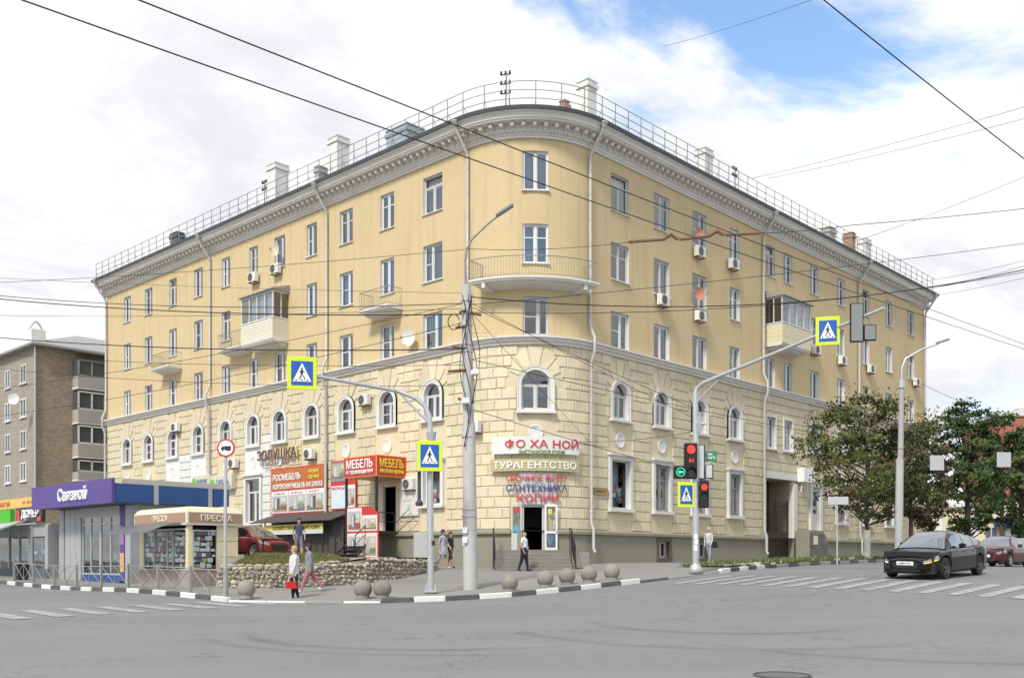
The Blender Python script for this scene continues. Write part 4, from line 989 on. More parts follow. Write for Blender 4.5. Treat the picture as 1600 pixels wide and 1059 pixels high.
mb = MB(); mb.bbox(-.06, .06, -.32, .05, -.48, .48, .02); mb.build('sign_light_box', m_signback, g, loc=gl(654, 714))
mb = MB(); mb.tube([(0, 0, .55), (0, 0, -.45)], .06, 10); mb.tube([(0, 0, -.42), (0, 0, -.52), (0, 0, -.62)], [.06, .13, .11], 12); mb.build('camera_housing', mat('dark_housing', (.06, .06, .065), .5), g, True, loc=gl(655, 760))
mb = MB(); mb.bbox(-.05, .05, -.14, -.09, -.08, .08, .01); mb.build('push_button_box', m_black, g, loc=gl(678, 848))
# right traffic light gantry
Yr = 36.0; rx_ = RX(1087, Yr); rzz = T(rx_, Yr) + PAVE
tl = empty('traffic_light_gantry', (rx_, Yr, rzz), 0, 'traffic light pole with red lamp, green arrow and long arm over the road', 'traffic light')
def gr(u, v, Y=Yr): return pt(u, v, Y) - Vector(tl.location)
mb = MB(); mb.tube([gr(1087, 890), gr(1087, 700), gr(1086.5, 614)], [.125, .11, .10], 14); mb.lathe([(.22, 0), (.25, .08), (.2, .22), (.13, .32)], 14, 0, gr(1087, 894)); mb.build('pole', m_galv, tl, True)
mb = MB(); mb.tube([gr(1086.5, 616), gr(1089, 606), gr(1100, 597, 35.9), gr(1200, 556, 34.2), gr(1382, 481, 31.4)], [.08, .08, .075, .065, .05], 10); mb.build('arm', m_galv, tl, True)
mb = MB(); mb.tube([gr(1088, 629), gr(1127, 589, 35.5)], .035, 8); mb.build('brace', m_galv, tl, True)
place_ped(tl, gr(1292, 518, 32.6) + Vector((0, -.1, 0)), .76, .94, R_(-14)); place_ped(tl, gr(1071, 773) + Vector((0, -.18, 0)), .64, .92, R_(14))
m_house = mat('signal_black', (.012, .012, .013), .45)
m_redl_on = mat('red_lamp_lit', (.5, .02, .02), .4, emis=(1, .07, .05), estr=.75); m_grn_on = mat('green_arrow_lit', (.02, .4, .2), .4, emis=(.05, 1, .55), estr=.7); m_off = mat('lamp_off', (.05, .05, .05), .3)
def lamp_disc(parent, x, z, r, m, y=-.16, name='lamp'):
    mb = MB(); vs = [(x + r * k_ * math.cos(a), y - .03 * (1 - k_ * k_), z + r * k_ * math.sin(a)) for k_ in (1, .6, .05) for a in np.linspace(0, 2 * math.pi, 20, endpoint=False)]
    fs = [(i * 20 + k, i * 20 + (k + 1) % 20, i * 20 + 20 + (k + 1) % 20, i * 20 + 20 + k) for i in range(2) for k in range(20)]; mb.add(vs, fs + [tuple(range(40, 60))]); mb.build(name, m, parent, True)
    mb = MB(); K = 12; a_ = np.linspace(math.pi * -.1, math.pi * 1.1, K); vs = [(x + r * 1.08 * math.cos(a), yy, z + r * 1.08 * math.sin(a)) for a in a_ for yy in (y, y - .2 + .06 * abs(math.cos(a)))]
    mb.add(vs, [(2 * i, 2 * i + 2, 2 * i + 3, 2 * i + 1) for i in range(K - 1)]); mb.build('visor', m_house, parent, recalc=False)
mb = MB(); mb.bbox(-.23, .23, -.15, .12, -.64, .64, .03); hd = mb.build('signal_head', m_house, tl, loc=gr(1078, 720.5) + Vector((0, -.1, 0)))
lamp_disc(hd, 0, .41, .16, m_redl_on); lamp_disc(hd, 0, -.41, .16, m_off)
mb = MB(); mb.box(-.13, .13, -.158, -.151, -.10, .12); mb.build('countdown_panel', mat('countdown_dark', (.03, .02, .02), .5), hd); text('61', .16, .14, m_redl_on, hd, (.0, -.17, .01), 0, .004, .01, 'countdown_digits')
mb = MB(); mb.bbox(-.23, .215, -.15, .12, -.23, .23, .03); hs = mb.build('arrow_section', m_house, tl, loc=gr(1063, 738) + Vector((-.03, -.1, 0)))
mb = MB(); ring_ = [(.16 * math.cos(a), .16 * math.sin(a)) for a in np.linspace(0, 2 * math.pi, 24, endpoint=False)]
for k in range(24): a0, a1 = ring_[k], ring_[(k + 1) % 24]; mb.prism([a0, a1, (a1[0] * .88, a1[1] * .88), (a0[0] * .88, a0[1] * .88)], -.165, -.152)
mb.prism([(-.11, 0), (-.02, .085), (-.02, .03), (.10, .03), (.10, -.03), (-.02, -.03), (-.02, -.085)], -.165, -.152); mb.build('green_arrow', m_grn_on, hs)
for (u, v, w, h) in ((1094, 721, .30, 1.25), (1107.5, 736, .28, .52)):
    mb = MB(); mb.bbox(-w / 2, w / 2, .0, .06, -h / 2, h / 2, .02); o = mb.build('side_signal_back', m_house, tl, loc=gr(u, v) + Vector((.02, .02, 0)), rz=R_(-20)); mb = MB(); mb.box(-w / 2 + .03, w / 2 - .03, -.008, -.001, -h / 2 + .03, h / 2 - .03); mb.build('back_panel', m_signback, o)
mb = MB(); mb.bbox(-.17, .17, -.12, .1, -.50, .50, .03); hp = mb.build('pedestrian_signal', m_house, tl, loc=gr(1099.5, 772) + Vector((.0, -.1, 0)), rz=R_(-8)); lamp_disc(hp, 0, .25, .115, m_redl_on, -.13); lamp_disc(hp, 0, -.05, .115, mat('lamp_dim_green', (.05, .09, .07), .4), -.13)
mb = MB(); mb.box(-.21, .21, 0, .02, -.19, .19); o = mb.build('street_name_plate', mat('green_plate', (.02, .22, .13), .5), tl, loc=gr(1111, 712.5, 36.2), rz=R_(-12)); scribble(.22, .08, m_signwhite, o, (-.06, -.003, .08), 0, 5); scribble(.34, .09, m_signwhite, o, (-.01, -.003, -.05), 0, 8)
for (u, v, w, h) in ((1337, 505, .42, 1.25), (1357.5, 520.5, .40, .52)):
    mb = MB(); mb.bbox(-w / 2, w / 2, 0, .10, -h / 2, h / 2, .02); o = mb.build('overhead_signal_back', m_house, tl, loc=gr(u, v, 31.9) + Vector((0, -.12, 0)), rz=R_(-5)); mb = MB(); mb.box(-w / 2 + .035, w / 2 - .035, -.008, -.001, -h / 2 + .035, h / 2 - .035); mb.build('back_panel', mat('panel_grey', (.22, .225, .23), .5), o)
mb = MB(); mb.tube([(0, -.1, 0), (0, -.16, 0), (0, -.34, 0)], [.05, .06, .02], 4); mb.prism([(-.2, 0), (0, .42), (.2, 0), (0, -.42)], -.03, -.01); mb.build('diamond_sign_back', m_signback, tl, loc=gr(1093, 663), rz=R_(35))
for v in (838, 846, 856): mb = MB(); mb.box(-.06, .06, -.137, -.132, -.1, .1); mb.build('sticker', m_signwhite, tl, loc=gr(1086 + rnd.uniform(-1, 1), v))
# no-lorries sign
Yn = 31.6; nx_ = RX(352, Yn); ns = empty('no_lorry_sign', (nx_, Yn, T(nx_, Yn) + PAVE), 0, 'round red-rimmed no lorries sign on thin grey post by the railing', 'road sign')
def gn(u, v, Y=Yn): return pt(u, v, Y) - Vector(ns.location)
mb = MB(); mb.tube([gn(351, 934), gn(353, 690)], .05, 10); mb.build('post', m_galv, ns, True)
def disc(r, y0, y1, m, parent, name, loc, n_=28): mb = MB(); mb.prism([(r * math.cos(a), r * math.sin(a)) for a in np.linspace(0, 2 * math.pi, n_, endpoint=False)], y0, y1); return mb.build(name, m, parent, loc=loc)
q = gn(354, 700) + Vector((0, -.06, 0)); d_ = disc(.29, -.012, .012, m_signred, ns, 'red_rim', q); disc(.235, -.022, -.013, m_signwhite, d_, 'white_disc', (0, 0, 0))
mb = MB(); mb.prism([(-.05, -.06), (.16, -.06), (.16, .06), (-.05, .06)], -.030, -.023); mb.prism([(-.15, -.05), (-.06, -.06), (-.06, .05), (-.11, .05), (-.15, .0)], -.030, -.023)
for x in (-.1, .04, .11): mb.prism([(x + .028 * math.cos(a), -.07 + .028 * math.sin(a)) for a in np.linspace(0, 2 * math.pi, 10, endpoint=False)], -.030, -.023)
mb.build('lorry_symbol', m_black, d_)
# thick concrete pole with lamp
Yp = 33.5; px_ = RX(735, Yp); cp = empty('concrete_lamp_pole', (px_, Yp, T(px_, Yp) + PAVE), 0, 'thick grey concrete pole hung with cables and carrying one street lamp', 'lamp post')
def gp(u, v, Y=Yp): return pt(u, v, Y) - Vector(cp.location)
mb = MB(); mb.tube([gp(735, 925), gp(734, 800), gp(732.5, 668), gp(732, 655)], [.245, .235, .215, .185], 20); mb.build('sleeve', m_conc_pole, cp, True)
mb = MB(); mb.tube([gp(732, 657), gp(730, 540), gp(728.5, 446)], [.185, .18, .16], 18); mb.build('shaft', m_conc_pole, cp, True)
mb = MB(); mb.tube([gp(728, 448), gp(727, 410), gp(729, 390), gp(737, 374), gp(760, 352), gp(782, 334)], [.05, .045, .04, .038, .036, .034], 8); mb.build('lamp_arm', m_rail, cp, True)
mb = MB(); a_, b_ = gp(776, 338), gp(802, 321); d_ = (b_ - a_).normalized(); M = Matrix.Translation((a_ + b_) / 2) @ Matrix.Rotation(-math.atan2(d_.z, d_.x), 4, 'Y'); mb.bbox(-.34, .34, -.13, .13, -.03, .07, .025, 0, M); mb.build('lamp_head', m_lamp, cp)
for v, r_ in ((470, .175), (486, .178), (508, .182), (538, .186), (549, .187), (682, .222), (795, .238), (806, .24)): mb = MB(); c_ = gp(735 - (925 - v) * .0135, v); mb.lathe([(r_, -.03), (r_ + .02, -.03), (r_ + .02, .03), (r_, .03)], 16, 0, c_); mb.build('steel_band', m_galv, cp)
for (u0, v0, u1, v1) in ((712, 512, 728, 510), (706, 541, 728, 545), (700, 580, 728, 578), (716, 622, 732, 630), (730, 488, 752, 492), (718, 488, 728, 484)):
    mb = MB(); mb.tube([gp(u0, v0, Yp - .25), gp(u1, v1, Yp - .15)], .05, 6); mb.build('bracket', m_rust, cp)
mb = MB(); mb.tube([gp(709 + 9 * math.cos(a), 503 + 12 * math.sin(a), Yp - .3) for a in np.linspace(0, 6.0, 18)], .018, 5); mb.build('cable_coil', m_black, cp)
for (u, v) in ((741, 582), (726, 627)): mb = MB(); mb.bbox(-.1, .1, -.22, .12, -.09, .09, .02); mb.build('surveillance_camera', m_white, cp, loc=gp(u, v, Yp - .3), rz=R_(20))
for k in range(5):
    mb = MB(); u0 = 722 + k * 5; mb.tube([gp(u0 + 6 * math.sin(i * .7 + k) + (733 - 728) * i / 14, 460 + i * 17, Yp - .27) for i in range(15 if k < 2 else 11)], .014, 5); mb.build('hanging_cable', m_black, cp)
for v in (828, 843): mb = MB(); mb.box(-.08, .08, -.3, -.295, -.1, .1); mb.build('paper_notice', m_signwhite, cp, loc=gp(727, v))
# wire star decoration beside the pole
st = empty('wire_star_decoration', tuple(pt(758, 628, Yp - .2)), 0, 'unlit wire star frame decoration bolted beside the thick concrete pole', 'decoration')
def gs_(u, v): return pt(u, v, Yp - .2) - Vector(st.location)
mb = MB(); mb.tube([gs_(738, 520), gs_(775, 520), gs_(775, 630), gs_(738, 630)], .012, 5)
mb.build('frame', m_galv, st)
mb = MB(); pts = [gs_(757 + (19 if k % 2 == 0 else 7) * math.sin(k * math.pi / 5), 582 - (26 if k % 2 == 0 else 10) * math.cos(k * math.pi / 5)) for k in range(11)]; mb.tube(pts, .011, 5); mb.build('star', m_galv, st)
for v in range(526, 556, 7): mb = MB(); mb.tube([gs_(741, v), gs_(773, v)], .008, 4); mb.build('bar', m_galv, st)
# far lamp post
Yf = 45.0; fx_ = RX(1405, Yf); fl = empty('street_lamp', (fx_, Yf, T(fx_, Yf) + PAVE), 0, 'pale street lamp post with thin curved arm beside the chestnut tree', 'lamp post')
def gf(u, v, Y=Yf): return pt(u, v, Y) - Vector(fl.location)
mb = MB(); mb.tube([gf(1404, 872), gf(1406, 718), gf(1407, 716)], [.185, .165, .13], 16); mb.tube([gf(1407, 717), gf(1409, 595)], [.13, .105], 14); mb.build('pole', mat('lamp_pole_grey', (.33, .33, .33), .8, (.40, .40, .39), 3, .5), fl, True)
mb = MB(); mb.tube([gf(1409, 596), gf(1409, 575), gf(1415, 560), gf(1440, 546), gf(1466, 537)], .045, 8); mb.build('lamp_arm', m_galv, fl, True)
mb = MB(); mb.bbox(-.3, .3, -.12, .12, -.05, .05, .02, 0, Matrix.Rotation(R_(-18), 4, 'Y')); mb.build('lamp_head', m_lamp, fl, loc=gf(1473, 533))
mb = MB(); mb.lathe([(.11, 0), (.15, 0), (.15, .35), (.11, .35)], 14, 0, gf(1408.5, 606)); mb.build('top_collar', m_galv, fl)
# direction sign seen from behind
Yd = 43.0; dx_ = RX(1308, Yd); ds_ = empty('sign_seen_from_behind', (dx_, Yd, T(dx_, Yd) + PAVE), 0, 'blank back of a wide grey road sign on a thin post on the grass', 'road sign')
mb = MB(); mb.tube([(0, 0, -.05), tuple(pt(1308, 776, Yd) - Vector(ds_.location))], .035, 8); mb.build('post', m_galv, ds_, True)
mb = MB(); mb.bbox(-.44, .44, -.07, -.04, -.17, .17, .008); mb.build('plate', m_signback, ds_, loc=pt(1309, 782, Yd) - Vector(ds_.location))
# ------------------------------------------------------------------ kiosks: local x runs along dR, local y along dL
def kroot(name, x, y, z, label, cat): return empty(name, (x, y, z), TH, label, cat)
LFACE = R_(-90)
m_kcream = mat('kiosk_cream', (.66, .58, .36), .5, (.70, .62, .40), 2, .5, rand=.03); m_kbrown = mat('kiosk_brown', (.36, .235, .15), .5); m_kbase = mat('kiosk_base', (.30, .235, .225), .8, (.36, .29, .28), 3, .5)
m_goods = [mat('goods_%d' % i, c, .55) for i, c in enumerate(((.78, .77, .74), (.40, .08, .07), (.08, .16, .36), (.55, .42, .12), (.12, .12, .13), (.70, .70, .72), (.15, .30, .16)))]
kx, ky = RX(292, 35.0), 35.0; kz = T(kx, ky) + PAVE - .05
kk = kroot('press_kiosk', kx, ky, kz, 'small cream newspaper kiosk with brown fascia and dark curved awning', 'kiosk'); kk.scale = (1.09,) * 3
KW, KD_, = 2.05, 3.62; zf0, zf1 = 3.38 - kz, 3.84 - kz
zf0, zf1 = 2.10, 2.52
mb = MB(); mb.bbox(.12, KW - .12, .12, KD_ - .12, -.1, .62, .01); mb.build('base', m_kbase, kk)
def panel(mb, x0, x1, y0, y1, z0, z1): mb.bbox(x0, x1, y0, y1, z0, z1, .008)
for (x0, x1, y0, y1) in ((.10, .26, .10, .26), (1.15, 1.25, .10, .18), (.10, .18, 3.2, 3.5)):
    mb = MB(); panel(mb, x0, x1, y0, y1, .62, zf0); mb.build('corner_post', m_kcream, kk)
for k in range(4):
    mb = MB(); z0 = .0 + k * .525; panel(mb, 1.25, 1.93, .10, .16, z0 + .008, z0 + .517); mb.build('wall_panel', m_kcream, kk)
mb = MB(); panel(mb, 1.87, 1.93, .16, 3.5, 0, zf0); panel(mb, .16, 1.87, 3.44, 3.5, 0, zf0); mb.build('back_panels', m_kcream, kk)
mb = MB(); mb.box(.0, KW, .0, KD_, zf0, zf0 + .03); mb.build('soffit', m_white, kk)
mb = MB(); mb.bbox(-.02, KW + .02, -.02, KD_ + .02, zf0 + .03, zf1 + .03, .02); mb.build('fascia', mat('fascia_trim', (.72, .66, .52), .5), kk)
mb = MB(); mb.box(.06, KW - .05, -.032, -.022, zf0 + .08, zf1 - .02); f1 = mb.build('fascia_board', m_kbrown, kk); mb = MB(); mb.box(-.032, -.022, .06, KD_ - .05, zf0 + .08, zf1 - .02); f2 = mb.build('fascia_board', m_kbrown, kk)
m_lcream = mat('letter_cream', (.76, .70, .58), .5)
text('ПРЕССА', 1.15, .22, m_lcream, f1, (1.05, -.04, (zf0 + zf1) / 2 + .03)); text('ПРЕССА', 1.05, .21, m_lcream, f2, (-.04, 1.75, (zf0 + zf1) / 2 + .03), LFACE)
mb = MB(); K = 5; prof_ = [(0.02, zf1 + .03), (.06, zf1 + .12), (.16, zf1 + .17), (.30, zf1 + .19)]
for i in range(len(prof_) - 1):
    (a, za), (b_, zb) = prof_[i], prof_[i + 1]
    mb.add([(a, a, za), (KW - a, a, za), (KW - a, KD_ - a, za), (a, KD_ - a, za), (b_, b_, zb), (KW - b_, b_, zb), (KW - b_, KD_ - b_, zb), (b_, KD_ - b_, zb)], [(0, 1, 5, 4), (1, 2, 6, 5), (2, 3, 7, 6), (3, 0, 4, 7)])
mb.add([(b_, b_, zb), (KW - b_, b_, zb), (KW - b_, KD_ - b_, zb), (b_, KD_ - b_, zb)], [(0, 1, 2, 3)]); mb.build('roof', mat('kiosk_roof', (.74, .67, .48), .5), kk, True)
# glazing, left face (x = .14) and right face (y = .14)
for a, b_ in ((.30, 1.12), (1.18, 1.50), (1.56, 2.40), (2.46, 3.16)):
    mb = MB(); mb.box(.13, .14, a, b_, .66, zf0 - .16); mb.build('pane', m_shopglass, kk)
    mb = MB()
    for y in (a - .04, b_ - .0): mb.box(.11, .16, y, y + .04, .62, zf0 - .1)
    mb.box(.11, .16, a, b_, zf0 - .16, zf0 - .10); mb.box(.11, .16, a, b_, .62, .66)
    if abs(a - 1.18) < .01: mb.box(.11, .16, a, b_, 1.0, 1.04); mb.box(.11, .16, a, b_, 1.55, 1.59)
    mb.build('window_frame', m_pipe, kk)
mb = MB(); mb.box(.30, 1.13, .13, .14, .66, zf0 - .20); mb.build('pane', m_shopglass, kk); mb = MB(); mb.box(.26, .30, .10, .17, .62, zf0 - .16); mb.box(1.13, 1.15, .10, .17, .62, zf0 - .16); mb.box(.30, 1.13, .10, .17, zf0 - .2, zf0 - .16); mb.box(.30, 1.13, .10, .17, .62, .66); mb.build('window_frame', m_pipe, kk)
for axis_, a0, a1 in (('y', .32, 3.1), ('x', .32, 1.1)):
    for r_ in range(7):
        x = a0; z = .70 + r_ * .18
        mb = MB()
        while x < a1 - .1:
            w = rnd.uniform(.06, .24); d = .148 + r_ * .006; h = rnd.uniform(.07, .175); mi = rnd.choice((0, 0, 5, 5, 2, 1, 3, 4, 6))
            if axis_ == 'y': mb.box(d, d + .02, x, x + w, z, z + h, mi)
            else: mb.box(x, x + w, d, d + .02, z, z + h, mi)
            x += w + rnd.uniform(.0, .05)
        tag(mb.build('magazine_row', m_goods, kk), kind='stuff')
mb = MB(); mb.box(.5, 1.8, .5, 3.3, .1, zf0 - .05); mb.build('interior', m_dark, kk)
mb = MB(); K = 7; vs = []
for i in range(K + 1):
    t_ = i / K; xx = -1.25 + t_ * 1.27; zz_ = zf0 - .30 + .36 * math.sin(t_ * math.pi / 2 * .95)
    for y in (.35, 3.45): vs += [(xx, y, zz_), (xx, y, zz_ + .012)]
mb.add(vs, [(4 * i + 1, 4 * i + 5, 4 * i + 7, 4 * i + 3) for i in range(K)] + [(4 * i, 4 * i + 2, 4 * i + 6, 4 * i + 4) for i in range(K)] + [(0, 1, 3, 2)]); mb.build('awning', mat('awning_polycarbonate', (.22, .23, .24), .4, trans=.65), kk, True)
# phone shop pavilion
px2, py2 = RX(175, 40.0), 40.0; pz2 = T(px2, py2) + PAVE - .05
pv = kroot('phone_shop_pavilion', px2, py2, pz2, 'grey glazed shop pavilion with a big purple sign and blue roof edge', 'pavilion')
pv.scale = (1.143,) * 3; zs0, zs1 = (EYE + (YH - 785) / FPX * 40 - pz2) / 1.143, (EYE + (YH - 746) / FPX * 40 - pz2) / 1.143
m_pgrey = mat('pavilion_grey', (.36, .37, .38), .5, (.42, .43, .44), 2, .5, metal=.2, rand=.04)
mb = MB(); mb.box(-.02, .10, -.02, 7.15, zs0, zs1); sg = mb.build('sign_board', m_purple, pv); text('Связной', 2.55, .50, m_signwhite, sg, (-.04, 3.25, (zs0 + zs1) / 2 + .02), LFACE, .03, .02)
mb = MB(); mb.box(.10, 4.3, .0, 7.1, zs0 + .02, zs0 + .10); mb.build('soffit', mat('soffit_dark', (.12, .12, .13), .6), pv)
for a, b_ in ((.12, 1.55), (1.72, 3.72), (3.95, 4.6)):
    mb = MB(); mb.box(a, b_, -.03, .10, zs0 + .04, zs1 - .18); mb.build('roof_edge', m_blue, pv)
for a in (1.55, 3.72): mb = MB(); mb.box(a, a + .17, -.04, .11, zs0 + .0, zs1 - .15); mb.build('roof_divider', m_pgrey, pv)
mb = MB(); mb.box(.6, 5.0, .5, 6.9, zs1 - .15, zs1 + .05); mb.build('roof', mat('pavilion_roof', (.55, .52, .42), .7), pv)
bx0 = .95
mb = MB(); mb.box(bx0 + .08, 4.3, .55, 7.0, -.1, zs0 + .02); mb.build('body', m_pgrey, pv)
mb = MB(); mb.box(bx0 - .02, bx0 + .08, 1.35, 4.6, -.1, .38); mb.build('blue_plinth', m_blue, pv)
for y0 in (.55, 4.75, 5.25, 5.75, 6.35): mb = MB(); mb.bbox(bx0 - .03, bx0 + .079, y0 + .006, y0 + (.47 if y0 > 1 else .4) , -.1, zs0, .01); mb.build('cladding_panel', m_pgrey, pv)
mb = MB(); mb.box(bx0 - .04, bx0 + .079, .97, 1.33, .15, zs0); pc = mb.build('poster_column', m_purple, pv)
mb = MB(); mb.box(bx0 - .052, bx0 - .041, 1.0, 1.3, .5, 1.2); mb.build('poster_image', mat('poster_orange', (.62, .35, .16), .5), pc); mb = MB(); mb.box(bx0 - .052, bx0 - .041, 1.0, 1.3, 1.5, 2.2); mb.build('poster_image', mat('poster_violet', (.30, .16, .42), .5), pc)
mb = MB(); zg1 = zs0 - .35
for y in (1.35, 2.15, 2.98, 3.05, 3.85, 4.56): mb.box(bx0 - .01, bx0 + .07, y, y + .06, .38, zg1)
for z in (.38, zg1 - .32, zg1 - .06): mb.box(bx0 - .005, bx0 + .065, 1.41, 4.56, z, z + .06)
mb.build('window_frame', m_pipe, pv)
for a, b_ in ((1.42, 2.14), (2.22, 2.97), (3.12, 3.84), (3.92, 4.55)): mb = MB(); mb.box(bx0 + .02, bx0 + .03, a, b_, .45, zg1 - .06); mb.build('pane', m_glass, pv)
mb = MB(); mb.box(bx0 + .05, bx0 + .085, 1.4, 4.56, .42, zg1); mb.build('shop_interior', mat('interior_grey', (.16, .165, .17), .8, (.26, .25, .23), 2, .4), pv)
for _ in range(9): mb = MB(); y = rnd.uniform(1.5, 4.3); z = rnd.uniform(.5, 1.5); mb.box(bx0 + .035, bx0 + .045, y, y + rnd.uniform(.12, .3), z, z + rnd.uniform(.15, .4)); mb.build('window_poster', rnd.choice(m_goods), pv)
mb = MB(); mb.box(bx0 - .04, bx0 + .079, .975 + .4, 4.75, zg1, zs0 - .0); mb.build('lintel', mat('lintel_grey', (.45, .45, .45), .6), pv)
# doner stand and neighbours further along
dn = kroot('doner_stand', *(Vector((px2, py2)) + dL * 8.5 + dR * .5), pz2 + .0, 'grey food stand with sloping awning, dark sign with white and red letters', 'food stand'); dn.scale = (1.1,) * 3
mb = MB(); mb.box(.4, 4.0, .0, 9.0, -.1, 2.55); mb.build('body', m_pgrey, dn)
for y0, y1 in ((.35, 1.75), (2.1, 3.2), (3.3, 4.4), (4.5, 5.6)): mb = MB(); mb.box(.36, .38, y0, y1, .62, 2.0); mb.build('pane', m_glass, dn); mb = MB(); mb.box(.385, .395, y0, y1, .62, 2.0); mb.build('shop_interior', mat('interior_red', (.12, .05, .045), .8, (.24, .18, .14), 3, .4), dn)
for y0, y1 in ((.35, 1.75), (2.1, 3.2), (3.3, 4.4)):
    for _ in range(5): mb = MB(); y = rnd.uniform(y0, y1 - .4); z = rnd.uniform(.65, 1.6); mb.box(.372, .38, y, y + rnd.uniform(.2, .4), z, z + rnd.uniform(.1, .35)); mb.build('menu_picture', rnd.choice(m_goods), dn)
for y in (.0, 1.78, 2.02, 3.22, 4.42): mb = MB(); mb.box(.30, .40, y, y + .08 + (.22 if y == 0 else 0), .0, 2.5); mb.build('frame_post', m_galv, dn)
mb = MB(); mb.box(.28, .39, .0, 5.6, -.1, .60); mb.build('counter_base', mat('slate_base', (.09, .11, .13), .6), dn)
mb = MB(); mb.add([(-1.5, 1.9, 2.05), (-1.5, 9, 2.05), (.35, 9, 2.75), (.35, 1.9, 2.75), (-1.5, 1.9, 2.08), (-1.5, 9, 2.08), (.35, 9, 2.78), (.35, 1.9, 2.78)], [(0, 1, 2, 3), (4, 5, 6, 7), (0, 1, 5, 4), (3, 0, 4, 7)]); mb.build('awning', mat('awning_grey', (.40, .41, .40), .6), dn)
mb = MB(); mb.prism([(0, 2.05), (0.02, 2.13), (1.8, 2.83), (1.8, 2.75)], 1.82, 1.9, M=Matrix.Translation((-1.5, 0, 0))); mb.build('awning_side', m_galv, dn)
mb = MB(); mb.box(.2, .34, .35, 3.3, 2.62, 3.30); s1 = mb.build('sign_board', mat('sign_charcoal', (.05, .05, .055), .5), dn); text('ДОНЕР', 1.9, .42, m_signwhite, s1, (.17, 1.6, 2.98), LFACE, .03, .025)
mb = MB(); mb.box(.15, .19, 2.75, 3.1, 2.66, 3.2); mb.build('kebab_emblem', m_redl, s1); mb = MB(); mb.box(.15, .19, .4, .75, 2.66, 2.85); mb.build('red_badge', m_redl, s1)
mb = MB(); mb.box(.0, .2, 3.4, 7.0, 2.45, 3.25); mb.build('green_sign_board', mat('sign_green', (.06, .40, .02), .5), dn)
mb = MB(); mb.box(.35, .5, .3, 9.0, 3.32, 3.75); s2 = mb.build('orange_sign_board', mat('sign_orange', (.72, .45, .12), .5), dn); scribble(1.3, .24, m_redl, s2, (.345, 5.0, 3.54), LFACE, 5); scribble(2.2, .14, mat('letter_brown', (.45, .20, .06), .6), s2, (.345, 1.9, 3.54), LFACE, 18)
bn = empty('litter_bin', (RX(34, 45.6), 45.6, T(RX(34, 45.6), 45.6) + PAVE), TH, 'black litter bin in front of the grey food stand', 'litter bin'); mb = MB(); mb.prism([(-.2, 0), (.2, 0), (.26, .7), (-.26, .7)], -.22, .22); mb.build('body', m_black, bn); mb = MB(); mb.box(-.28, .28, -.24, .24, .702, .75); mb.build('rim', m_rail, bn)
# ------------------------------------------------------------------ furniture shop front on the left facade
def zL(u, v, o=0.0): return z_for(u, v, 'L', o)
def sL(u, o=0.0): return s_for(u, 'L', o)
def banner(name, u0, u1, v0, v1, label, cat, m, o=.16, thick=.06, zc=None):
    """board on the left facade between picture columns u0..u1; v0, v1 = its top and bottom at u0"""
    s0, s1 = sL(u0, o), sL(u1, o); z1, z0 = zL(u0, v0, o), zL(u0, v1, o)
    r = wthing(name, pL((s0 + s1) / 2), o, z0, label, cat); w = abs(s0 - s1); h = z1 - z0
    mb = MB(); mb.bbox(-w / 2, w / 2, -.0, thick, 0, h, .01); mb.build('board', m, r)
    mb = MB()
    for x in (-w / 2 + .1, w / 2 - .14): mb.box(x, x + .04, thick, o + .05, h * .3, h * .3 + .04); mb.box(x, x + .04, thick, o + .05, h * .8, h * .8 + .04)
    mb.build('wall_bracket', m_rail, r)
    return r, w, h
PIC = [mat('picture_%d' % i, a, .5, b_, s_, .4, detail=3) for i, (a, b_, s_) in enumerate((((.20, .33, .10), (.62, .58, .40), 5), ((.12, .12, .12), (.66, .64, .60), 4), ((.22, .12, .07), (.70, .66, .58), 5), ((.35, .30, .42), (.70, .66, .60), 4), ((.16, .16, .18), (.35, .33, .32), 5)))]
m_orange = mat('banner_orange', (.38, .085, .03), .55, (.48, .19, .055), .9, .5)
def room_picture(parent, a, b_, z0, z1, seed, y=-.02):
    """a printed picture of a furnished room, laid out as flat colour areas"""
    rn = random.Random(seed); w, h = b_ - a, z1 - z0; lay = [y]
    def area(x0, x1, h0, h1, c):
        lay[0] -= .0025; mb = MB(); mb.box(a + w * x0, a + w * x1, lay[0], y, z0 + h * h0, z0 + h * h1); mb.build('picture_area', mat('print_%02d%02d%02d' % tuple(int(k * 99) for k in c), c, .5), q)
    mb = MB(); mb.box(a, b_, y, y + .006, z0, z1); wallc = rn.choice(((.50, .47, .40), (.42, .44, .45), (.55, .52, .48), (.36, .40, .26))); q = mb.build('room_picture', mat('print_wall_%d' % seed, wallc, .5), parent)
    area(0, 1, 0, .28, rn.choice(((.25, .17, .10), (.33, .29, .24), (.18, .16, .15)))); k = rn.uniform(.05, .3); area(k, k + .34, .12, .85, rn.choice(((.12, .09, .07), (.45, .40, .33), (.16, .17, .19)))); area(k + .03, k + .16, .16, .82, (.55, .54, .52)); area(.55, .95, .12, .42, rn.choice(((.20, .22, .30), (.40, .30, .16), (.14, .22, .10), (.30, .08, .07)))); area(.60, .90, .36, .52, rn.choice(((.50, .46, .36), (.30, .28, .36), (.22, .34, .12)))); area(.62, .86, .62, .88, (.60, .62, .62)); area(.73, .75, .62, .88, (.25, .25, .25))
r, w, h = banner('furniture_banner', 423.5, 509, 733, 804, 'large red and orange furniture banner with three room pictures below the lettering', 'banner', m_red)
zz1 = h * .52
mb = MB(); mb.box(-w / 2 + .08, w / 2 - .08, -.012, -.002, zz1, h - .08); mb.build('orange_field', m_orange, r)
